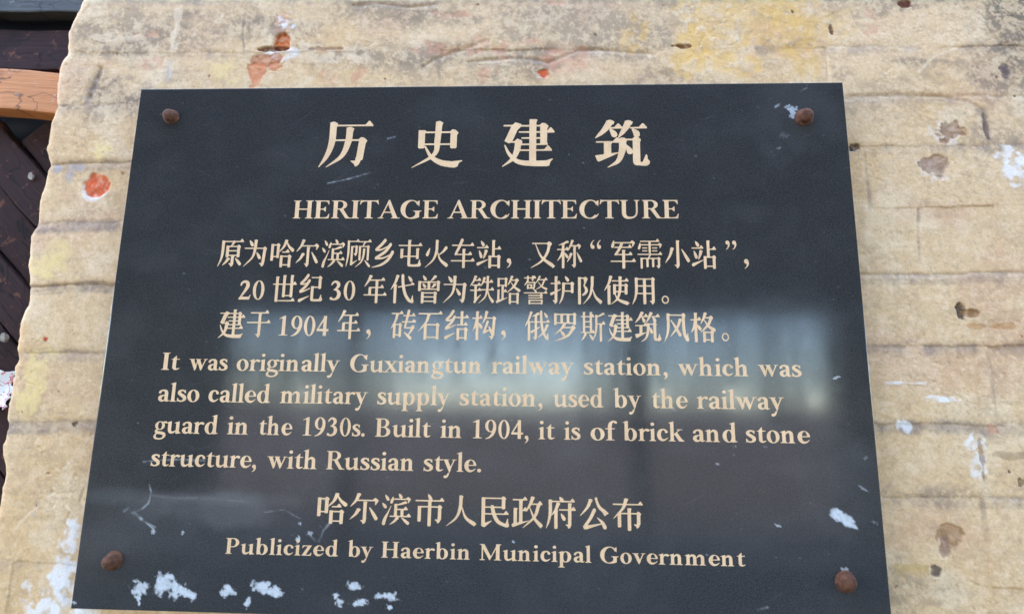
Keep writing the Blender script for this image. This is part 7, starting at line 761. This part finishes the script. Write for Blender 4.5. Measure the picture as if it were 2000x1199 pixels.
        ('9', 0.46116, 0.44021, 0.307, -0.304), ('0', 0.47651, 0.44021, 0.307, -0.304), ('4', 0.49185, 0.44021, 0.307, -0.304), (',', 0.50719, 0.44021, 0.307, -0.304),
        ('i', 0.52365, 0.44021, 0.332, -0.304), ('t', 0.53163, 0.44021, 0.332, -0.304), ('i', 0.55284, 0.44021, 0.323, -0.304), ('s', 0.56059, 0.44021, 0.323, -0.304),
        ('o', 0.58244, 0.44021, 0.382, -0.304), ('f', 0.60003, 0.44021, 0.382, -0.304), ('b', 0.61988, 0.44021, 0.336, -0.304), ('r', 0.637, 0.44021, 0.336, -0.304),
        ('i', 0.64942, 0.44021, 0.336, -0.304), ('c', 0.65748, 0.44021, 0.336, -0.304), ('k', 0.67124, 0.44021, 0.336, -0.304), ('a', 0.69754, 0.44021, 0.341, -0.304),
        ('n', 0.7122, 0.44021, 0.341, -0.304), ('d', 0.7306, 0.44021, 0.341, -0.304), ('s', 0.7568, 0.44021, 0.341, -0.304), ('t', 0.76908, 0.44021, 0.341, -0.304),
        ('o', 0.78, 0.44021, 0.341, -0.304), ('n', 0.7957, 0.44021, 0.341, -0.304), ('e', 0.81412, 0.44021, 0.341, -0.304),
    ],
    'E4': [
        ('s', 0.07162, 0.47775, 0.329, -0.301), ('t', 0.08347, 0.47775, 0.329, -0.301), ('r', 0.09401, 0.47775, 0.329, -0.301), ('u', 0.10619, 0.47775, 0.329, -0.301),
        ('c', 0.12397, 0.47775, 0.329, -0.301), ('t', 0.13747, 0.47775, 0.329, -0.301), ('u', 0.148, 0.47775, 0.329, -0.301), ('r', 0.16578, 0.47775, 0.329, -0.301),
        ('e', 0.17796, 0.47775, 0.329, -0.301), (',', 0.19212, 0.47775, 0.329, -0.301), ('w', 0.2109, 0.47775, 0.334, -0.301), ('i', 0.23392, 0.47775, 0.334, -0.301),
        ('t', 0.24192, 0.47775, 0.334, -0.301), ('h', 0.2526, 0.47775, 0.334, -0.301), ('R', 0.27939, 0.47775, 0.334, -0.301), ('u', 0.30078, 0.47775, 0.334, -0.301),
        ('s', 0.31883, 0.47775, 0.334, -0.301), ('s', 0.33087, 0.47775, 0.334, -0.301), ('i', 0.3429, 0.47775, 0.334, -0.301), ('a', 0.35093, 0.47775, 0.334, -0.301),
        ('n', 0.3653, 0.47775, 0.334, -0.301), ('s', 0.39195, 0.47775, 0.339, -0.301), ('t', 0.40417, 0.47775, 0.339, -0.301), ('y', 0.41503, 0.47775, 0.339, -0.301),
        ('l', 0.43065, 0.47775, 0.339, -0.301), ('e', 0.4388, 0.47775, 0.339, -0.301), ('.', 0.4534, 0.47775, 0.339, -0.301),
    ],
    'C4': [
        ('哈', 0.27154, 0.5029, 0.354, 0.345), ('尔', 0.30971, 0.5029, 0.346, 0.345), ('滨', 0.34679, 0.5029, 0.336, 0.345), ('市', 0.38466, 0.5029, 0.338, 0.345),
        ('人', 0.42014, 0.5029, 0.35, 0.345), ('民', 0.45697, 0.5029, 0.36, 0.345), ('政', 0.4946, 0.5029, 0.344, 0.345), ('府', 0.5325, 0.5029, 0.334, 0.345),
        ('公', 0.5699, 0.5029, 0.328, 0.345), ('布', 0.6068, 0.5029, 0.342, 0.345),
    ],
    'EP': [
        ('P', 0.17033, 0.57194, 0.302, -0.247), ('u', 0.18821, 0.57194, 0.302, -0.247), ('b', 0.20519, 0.57194, 0.302, -0.247), ('l', 0.22126, 0.57194, 0.302, -0.247),
        ('i', 0.22918, 0.57194, 0.302, -0.247), ('c', 0.2371, 0.57194, 0.302, -0.247), ('i', 0.25015, 0.57194, 0.302, -0.247), ('z', 0.25808, 0.57194, 0.302, -0.247),
        ('e', 0.27113, 0.57194, 0.302, -0.247), ('d', 0.28479, 0.57194, 0.302, -0.247), ('b', 0.31103, 0.57194, 0.294, -0.247), ('y', 0.32603, 0.57194, 0.294, -0.247),
        ('H', 0.34861, 0.57194, 0.302, -0.247), ('a', 0.37024, 0.57194, 0.302, -0.247), ('e', 0.38402, 0.57194, 0.302, -0.247), ('r', 0.3978, 0.57194, 0.302, -0.247),
        ('b', 0.40977, 0.57194, 0.302, -0.247), ('i', 0.42597, 0.57194, 0.302, -0.247), ('n', 0.43401, 0.57194, 0.302, -0.247), ('M', 0.45838, 0.57194, 0.3, -0.247),
        ('u', 0.48497, 0.57194, 0.3, -0.247), ('n', 0.50165, 0.57194, 0.3, -0.247), ('i', 0.51834, 0.57194, 0.3, -0.247), ('c', 0.52602, 0.57194, 0.3, -0.247),
        ('i', 0.5388, 0.57194, 0.3, -0.247), ('p', 0.54648, 0.57194, 0.3, -0.247), ('a', 0.56256, 0.57194, 0.3, -0.247), ('l', 0.57595, 0.57194, 0.3, -0.247),
        ('G', 0.5917, 0.57194, 0.3, -0.247), ('o', 0.61389, 0.57194, 0.3, -0.247), ('v', 0.62827, 0.57194, 0.3, -0.247), ('e', 0.64266, 0.57194, 0.3, -0.247),
        ('r', 0.65614, 0.57194, 0.3, -0.247), ('n', 0.66782, 0.57194, 0.3, -0.247), ('m', 0.68461, 0.57194, 0.3, -0.247), ('e', 0.7098, 0.57194, 0.3, -0.247),
        ('n', 0.72329, 0.57194, 0.3, -0.247), ('t', 0.74007, 0.57194, 0.3, -0.247),
    ],
}

def glyph_loops(ch): return [[(v[i] / 10, v[i + 1] / 10) for i in range(0, len(v), 2)] for v in GLYPHS[ch]]
CACHE = {}
def glyph_solid(ch):
    if ch not in CACHE:
        loops = [[Vector((u, v, 0)) for u, v in lp] for lp in glyph_loops(ch)]
        pts = [p for lp in loops for p in lp]; n = len(pts)
        start = [sum(len(q) for q in loops[:i]) for i in range(len(loops))]
        area = [sum(q[i - 1].x * q[i].y - q[i].x * q[i - 1].y for i in range(len(q))) / 2 for q in loops]
        sign = 1 if area[max(range(len(loops)), key=lambda i: abs(area[i]))] > 0 else -1
        def inside(p, q):
            r = False
            for i in range(len(q)):
                a, b = q[i - 1], q[i]
                if (a.y > p.y) != (b.y > p.y) and p.x < (b.x - a.x) * (p.y - a.y) / (b.y - a.y) + a.x: r = not r
            return r
        tri = []
        for o_ in range(len(loops)):
            if area[o_] * sign < 0: continue
            part = [o_] + [h for h in range(len(loops)) if area[h] * sign < 0 and inside(loops[h][0], loops[o_])]
            idx = [start[q] + i for q in part for i in range(len(loops[q]))]
            for f in tessellate_polygon([loops[q] for q in part]):
                f = [idx[i] for i in f]; a, b, c = (pts[i] for i in f); z = (b - a).cross(c - a).z
                if abs(z) > 1e-9: tri.append(tuple(f) if z < 0 else tuple(reversed(f)))
        co = np.array([(p.x, p.y, 1.0) for p in pts] + [(p.x, p.y, -1.0) for p in pts])
        # glyph space has y down: a clockwise triangle there faces the viewer once mapped
        faces = [tuple(reversed(f)) for f in tri]; k = 0
        for lp in loops:
            m_ = len(lp)
            for i in range(m_):
                a, b = k + i, k + (i + 1) % m_; faces.append((a, a + n, b + n, b))
            k += m_
        CACHE[ch] = (co, faces)
    return CACHE[ch]
def lettering(name, items, parent, label):
    V, F, n = [], [], 0
    for ch, x, y, sx, sy in items:
        co, faces = glyph_solid(ch)
        V.append(np.stack([x + co[:, 0] * sx / 1000 - 0.45, np.where(co[:, 2] > 0, -0.00030, 0.0006), ZT - y - co[:, 1] * sy / 1000], 1))
        F += [tuple(i + n for i in (f if sy > 0 else f[::-1])) for f in faces]; n += len(co)
    me = mesh(name, np.concatenate(V), F)
    o = obj(name, me, ml.mat, parent); tag(o, label); return o
LINES = (('T历', 'title_character', 'large tan title character 历'), ('T史', 'title_character', 'large tan title character 史'), ('T建', 'title_character', 'large tan title character 建'), ('T筑', 'title_character', 'large tan title character 筑'),
         ('EH', 'english_title', 'tan capitals reading HERITAGE ARCHITECTURE'),
         ('C1', 'chinese_inscription', 'first small Chinese line, ending in a quoted name'), ('C2', 'chinese_inscription', 'second small Chinese line, starting with the number 20'), ('C3', 'chinese_inscription', 'third small Chinese line, with the year 1904'),
         ('E1', 'english_inscription', 'English line starting with It was originally'), ('E2', 'english_inscription', 'English line starting with also called'), ('E3', 'english_inscription', 'English line starting with guard in the 1930s'), ('E4', 'english_inscription', 'short English line ending with Russian style'),
         ('C4', 'chinese_signature', 'medium Chinese line above the publisher line'), ('EP', 'english_signature', 'English line starting with Publicized by'))
for key, nm, lab in LINES: lettering(nm, LAYOUT[key], PL, lab)

# bolts ----------------------------------------------------------------
def bolt(c, R, seed, squash):
    rs = np.random.RandomState(seed); prof = [(1.16, 0.0), (1.18, 0.12), (1.10, 0.22), (0.90, 0.27), (0.86, 0.34), (0.90, 0.55), (0.92, 0.75), (0.84, 1.02), (0.64, 1.24), (0.38, 1.36), (0.16, 1.40), (0.0, 1.41)]
    n = 40; v = []; f = []
    for i, (rr, h) in enumerate(prof):
        for j in range(n):
            a = 2 * math.pi * j / n; q = R * rr * (1 + 0.035 * math.sin(2 * a + seed) + 0.02 * rs.rand())
            v.append(wpt(c[0] + q * math.cos(a), c[1] + q * math.sin(a), -R * h * squash + 0.0003))
    for i in range(len(prof) - 1):
        for j in range(n): f.append((i * n + j, i * n + (j + 1) % n, (i + 1) * n + (j + 1) % n, (i + 1) * n + j))
    me = mesh('bolt', v, f, True); bm = bmesh.new(); bm.from_mesh(me); bmesh.ops.remove_doubles(bm, verts=bm.verts, dist=1e-6); bmesh.ops.recalc_face_normals(bm, faces=bm.faces); bm.to_mesh(me); bm.free()
    for p in me.polygons: p.use_smooth = True
    return obj('bolt', me, mr.mat, PL)
bolt((0.0456, 0.0395), 0.0088, 1, 0.9); bolt((0.8494, 0.0467), 0.0096, 2, 0.95); bolt((0.0425, 0.5824), 0.0092, 3, 1.0); bolt((0.8548, 0.5848), 0.0095, 4, 1.0)

# ------------------------------------------------------------------ the boarded opening left of the pier
BO = empty('boarded_opening', wpt(-0.32, ZT, 0.1))
tag(BO, 'dark maroon boarding with a bare pine rail filling the opening left of the brick wall', 'boarding')
def board(name, a, b, wdt, Z, thick, mat, seed, label=None):
    """a board from a to b (plaque coordinates of its centre line), its front face at depth Z"""
    L = math.hypot(b[0] - a[0], b[1] - a[1]); me = box(-L / 2, L / 2, 0, thick, -wdt / 2, wdt / 2, 0.0022)
    rs = np.random.RandomState(seed)
    bm = bmesh.new(); bm.from_mesh(me); bmesh.ops.subdivide_edges(bm, edges=[e_ for e_ in bm.edges if e_.calc_length() > L * 0.5], cuts=24, use_grid_fill=True)
    for v in bm.verts:
        k = v.co.x * 9 + seed; v.co.z += 0.0014 * math.sin(k * 2.3) + 0.0008 * math.sin(k * 6.1); v.co.y += 0.0012 * math.sin(k * 1.7)
    bm.to_mesh(me); bm.free()
    o = obj(name, me, mat); ang = math.atan2(b[1] - a[1], b[0] - a[0])
    o.matrix_world = Matrix.Translation(wpt((a[0] + b[0]) / 2, (a[1] + b[1]) / 2, Z)) @ Matrix.Rotation(ang, 4, 'Y')
    o.parent = BO; o.matrix_parent_inverse = Matrix.Translation(-Vector(BO.location)); tag(o, label); return o
# diagonal boards: 45 degrees, falling to the right
p0 = (-0.2609, 0.0493); p1 = (-0.2467, 0.1313)
stepd = (p1[1] - p0[1]) * math.cos(math.radians(45))
nrm = (-math.sin(math.radians(45)), math.cos(math.radians(45)))
for k in range(-1, 8):
    cx, cy = p0[0] + nrm[0] * stepd * k, p0[1] + nrm[1] * stepd * k
    t0, t1 = -0.75, 0.75
    A = [cx + t0 * 0.7071, cy + t0 * 0.7071]; B = [cx + t1 * 0.7071, cy + t1 * 0.7071]
    ytop = (-0.2710, -0.0086)[1]                                             # cut below the rail
    s = (ytop + 0.02 - cy) / 0.7071
    A = [cx + s * 0.7071, cy + s * 0.7071] if s > t0 else A
    if A[0] < -0.72: A = [-0.72, cy + (-0.72 - cx)]
    B = [min(B[0], -0.05), cy + (min(B[0], -0.05) - cx)] if B[0] > -0.05 else B
    if B[0] - A[0] < 0.03: continue
    board('board', A, B, stepd * 0.955, 0.083 + 0.004 * (k % 2), 0.022, M_BOARD, k + 3)
ra, rb = (-0.2488, -0.0369), (-0.1627, -0.0296)
sl_ = (rb[1] - ra[1]) / (rb[0] - ra[0])
hR = (-0.2434, -0.0059)[1] - (-0.2540, -0.0674)[1]
board('rail', (ra[0] - 0.45, ra[1] - 0.45 * sl_), (-0.06, ra[1] + (-0.06 - ra[0]) * sl_), hR, 0.055, 0.030, M_RAIL, 41, 'bare orange pine rail nailed across the boards')
for ya, yb, Z, mt, sd in ((-20, 38, 0.070, M_TOP, 51), (60, 134, 0.085, M_BOARD, 52)):
    ca = (-0.3044, -0.2019) if False else None
    a = ((-0.3029, -0.1930), (-0.2899, -0.1177))[0 if sd == 51 else 1]
    w = (abs((-0.2990, -0.1703)[1] - (-0.3072, -0.2178)[1]), abs((-0.2842, -0.0847)[1] - (-0.2954, -0.1495)[1]))[0 if sd == 51 else 1]
    board('top_board', (-0.72, a[1] - 0.01), (-0.06, a[1] + 0.004), w, Z, 0.024, mt, sd, 'grey weathered top board' if sd == 51 else None)
board('top_board', (-0.72, (-0.3161, -0.2689)[1]), (-0.06, (-0.3161, -0.2689)[1] + 0.01), 0.10, 0.085, 0.024, M_BOARD, 53)
bk = obj('added_dark_sheet', box(-0.80 - 0.45, -0.03 - 0.45, 0.115, 0.135, 0.25, ZT + 0.5), M_DARK, BO)  # dark sheet added to fill the gaps between the boards with black
# nail heads and pale flakes of plaster caught on the boards
def flake(c, r, seed):
    rs = np.random.RandomState(seed); n = 9; v = []; zf = 0.079
    for lay in (0.0035, -0.0008):
        for j in range(n):
            a = 2 * math.pi * j / n; q = r * rs.uniform(0.65, 1.15) * (1 if lay == 0 else 0.8); v.append(wpt(c[0] + q * math.cos(a) * 0.9, c[1] + q * math.sin(a), zf + lay + rs.uniform(-0.0005, 0.0005)))
    f = [tuple(range(n, 2 * n))] + [(j, (j + 1) % n, n + (j + 1) % n, n + j) for j in range(n)]
    return mesh('plaster_flake', v, f)
M_FL = plain('plaster_flake', (0.16, 0.13, 0.10), (0.42, 0.37, 0.30), 160)
for i, (c, rr) in enumerate((((-0.2030, 0.0873), 0.0068), ((-0.2041, 0.3189), 0.0075))):
    obj('plaster_flake', flake(c, rr, i + 60), M_FL, BO)

# torn printed paper at the foot of the visible boards
a, b = (-0.2501, 0.3628), (-0.1790, 0.4154); rs = np.random.RandomState(8); n = 14; v = []; f = []
for i in range(n):
    for j in range(n):
        u, w = i / (n - 1), j / (n - 1); xx = a[0] + (b[0] - a[0]) * w; yy = a[1] + (b[1] - a[1]) * u
        if i in (0, n - 1): yy += rs.uniform(-0.006, 0.006)
        if j in (0, n - 1): xx += rs.uniform(-0.006, 0.006)
        v.append(wpt(xx, yy, 0.076 + 0.003 * math.sin(w * 7 + u * 4)))
for i in range(n - 1):
    for j in range(n - 1): f.append((i * n + j, (i + 1) * n + j, (i + 1) * n + j + 1, i * n + j + 1))
paper = obj('torn_paper', mesh('torn_paper', v, f, True), mp_.mat)
sd_ = paper.modifiers.new('thickness', 'SOLIDIFY'); sd_.thickness = 0.0004
tag(paper, 'torn white and red printed paper stuck on the dark boards', 'paper')

# ------------------------------------------------------------------ the yard in front of the wall with added blockers shaping its light and reflection
g = obj('ground', mesh('ground', [(-60, 0.35, 0), (60, 0.35, 0), (60, -120, 0), (-60, -120, 0)], [(3, 2, 1, 0)]), plain('ground', (0.045, 0.043, 0.040), (0.085, 0.080, 0.074), 5, 0.9))
tag(g, kind='structure')
EYE = ZT - CAM[1]
BAFFLE = empty('light_baffle', (0, -7.2, 0)); tag(BAFFLE, 'added dark shed roof on posts facing the plaque, mirrored in its polish', 'baffle')  # unseen, added to shape the mirrored sky band
M_SH = plain('baffle_timber', (0.020, 0.018, 0.016), (0.045, 0.040, 0.036), 20)
obj('baffle_roof', box(-7.0, 7, -7.4, -1.0, EYE + 1.38, EYE + 1.50), M_SH, BAFFLE)  # added slab that blocks sky light from above
rs = np.random.RandomState(4)
x = -6.9
while x < 6.9:                                                     # added slats that shape the mirrored sky band: full height at both sides, a short valance over the opening
    open_ = -4.4 < x < 3.6; mid_ = -1.9 < x < 0.6
    wd_ = rs.uniform(0.06, 0.13) if mid_ else rs.uniform(0.07, 0.15) if open_ else rs.uniform(0.22, 0.46)
    low = EYE + rs.uniform(0.30, 0.90) if mid_ else EYE + rs.uniform(-0.1, 0.45) if open_ else 0.1
    obj('baffle_slat', box(x, x + wd_, -7.30, -7.26, low, EYE + 1.37), M_SH, BAFFLE)
    x += wd_ + (rs.uniform(0.08, 0.20) if mid_ else rs.uniform(0.05, 0.11) if open_ else rs.uniform(0.03, 0.09) if -3.9 < x < 2.9 else 0.012)
obj('baffle_cross_rail', box(-6.9, -2.3, -7.25, -7.20, EYE + 0.62, EYE + 0.72), M_SH, BAFFLE)
for x in (-6.8, -2.35, 1.35, 6.6): obj('baffle_post', box(x - 0.09, x + 0.09, -7.24, -7.06, 0.0, EYE + 1.375), M_SH, BAFFLE)
bw = obj('horizon_blocker', box(-14, 14, -11.4, -11.0, 0, EYE + 0.22), plain('blocker_brick', (0.14, 0.11, 0.105), (0.30, 0.24, 0.22), 3)); tag(bw, 'added low brown wall hiding the bright horizon beyond the light baffle', 'wall')  # added, its height set to cut the bright horizon from the reflection
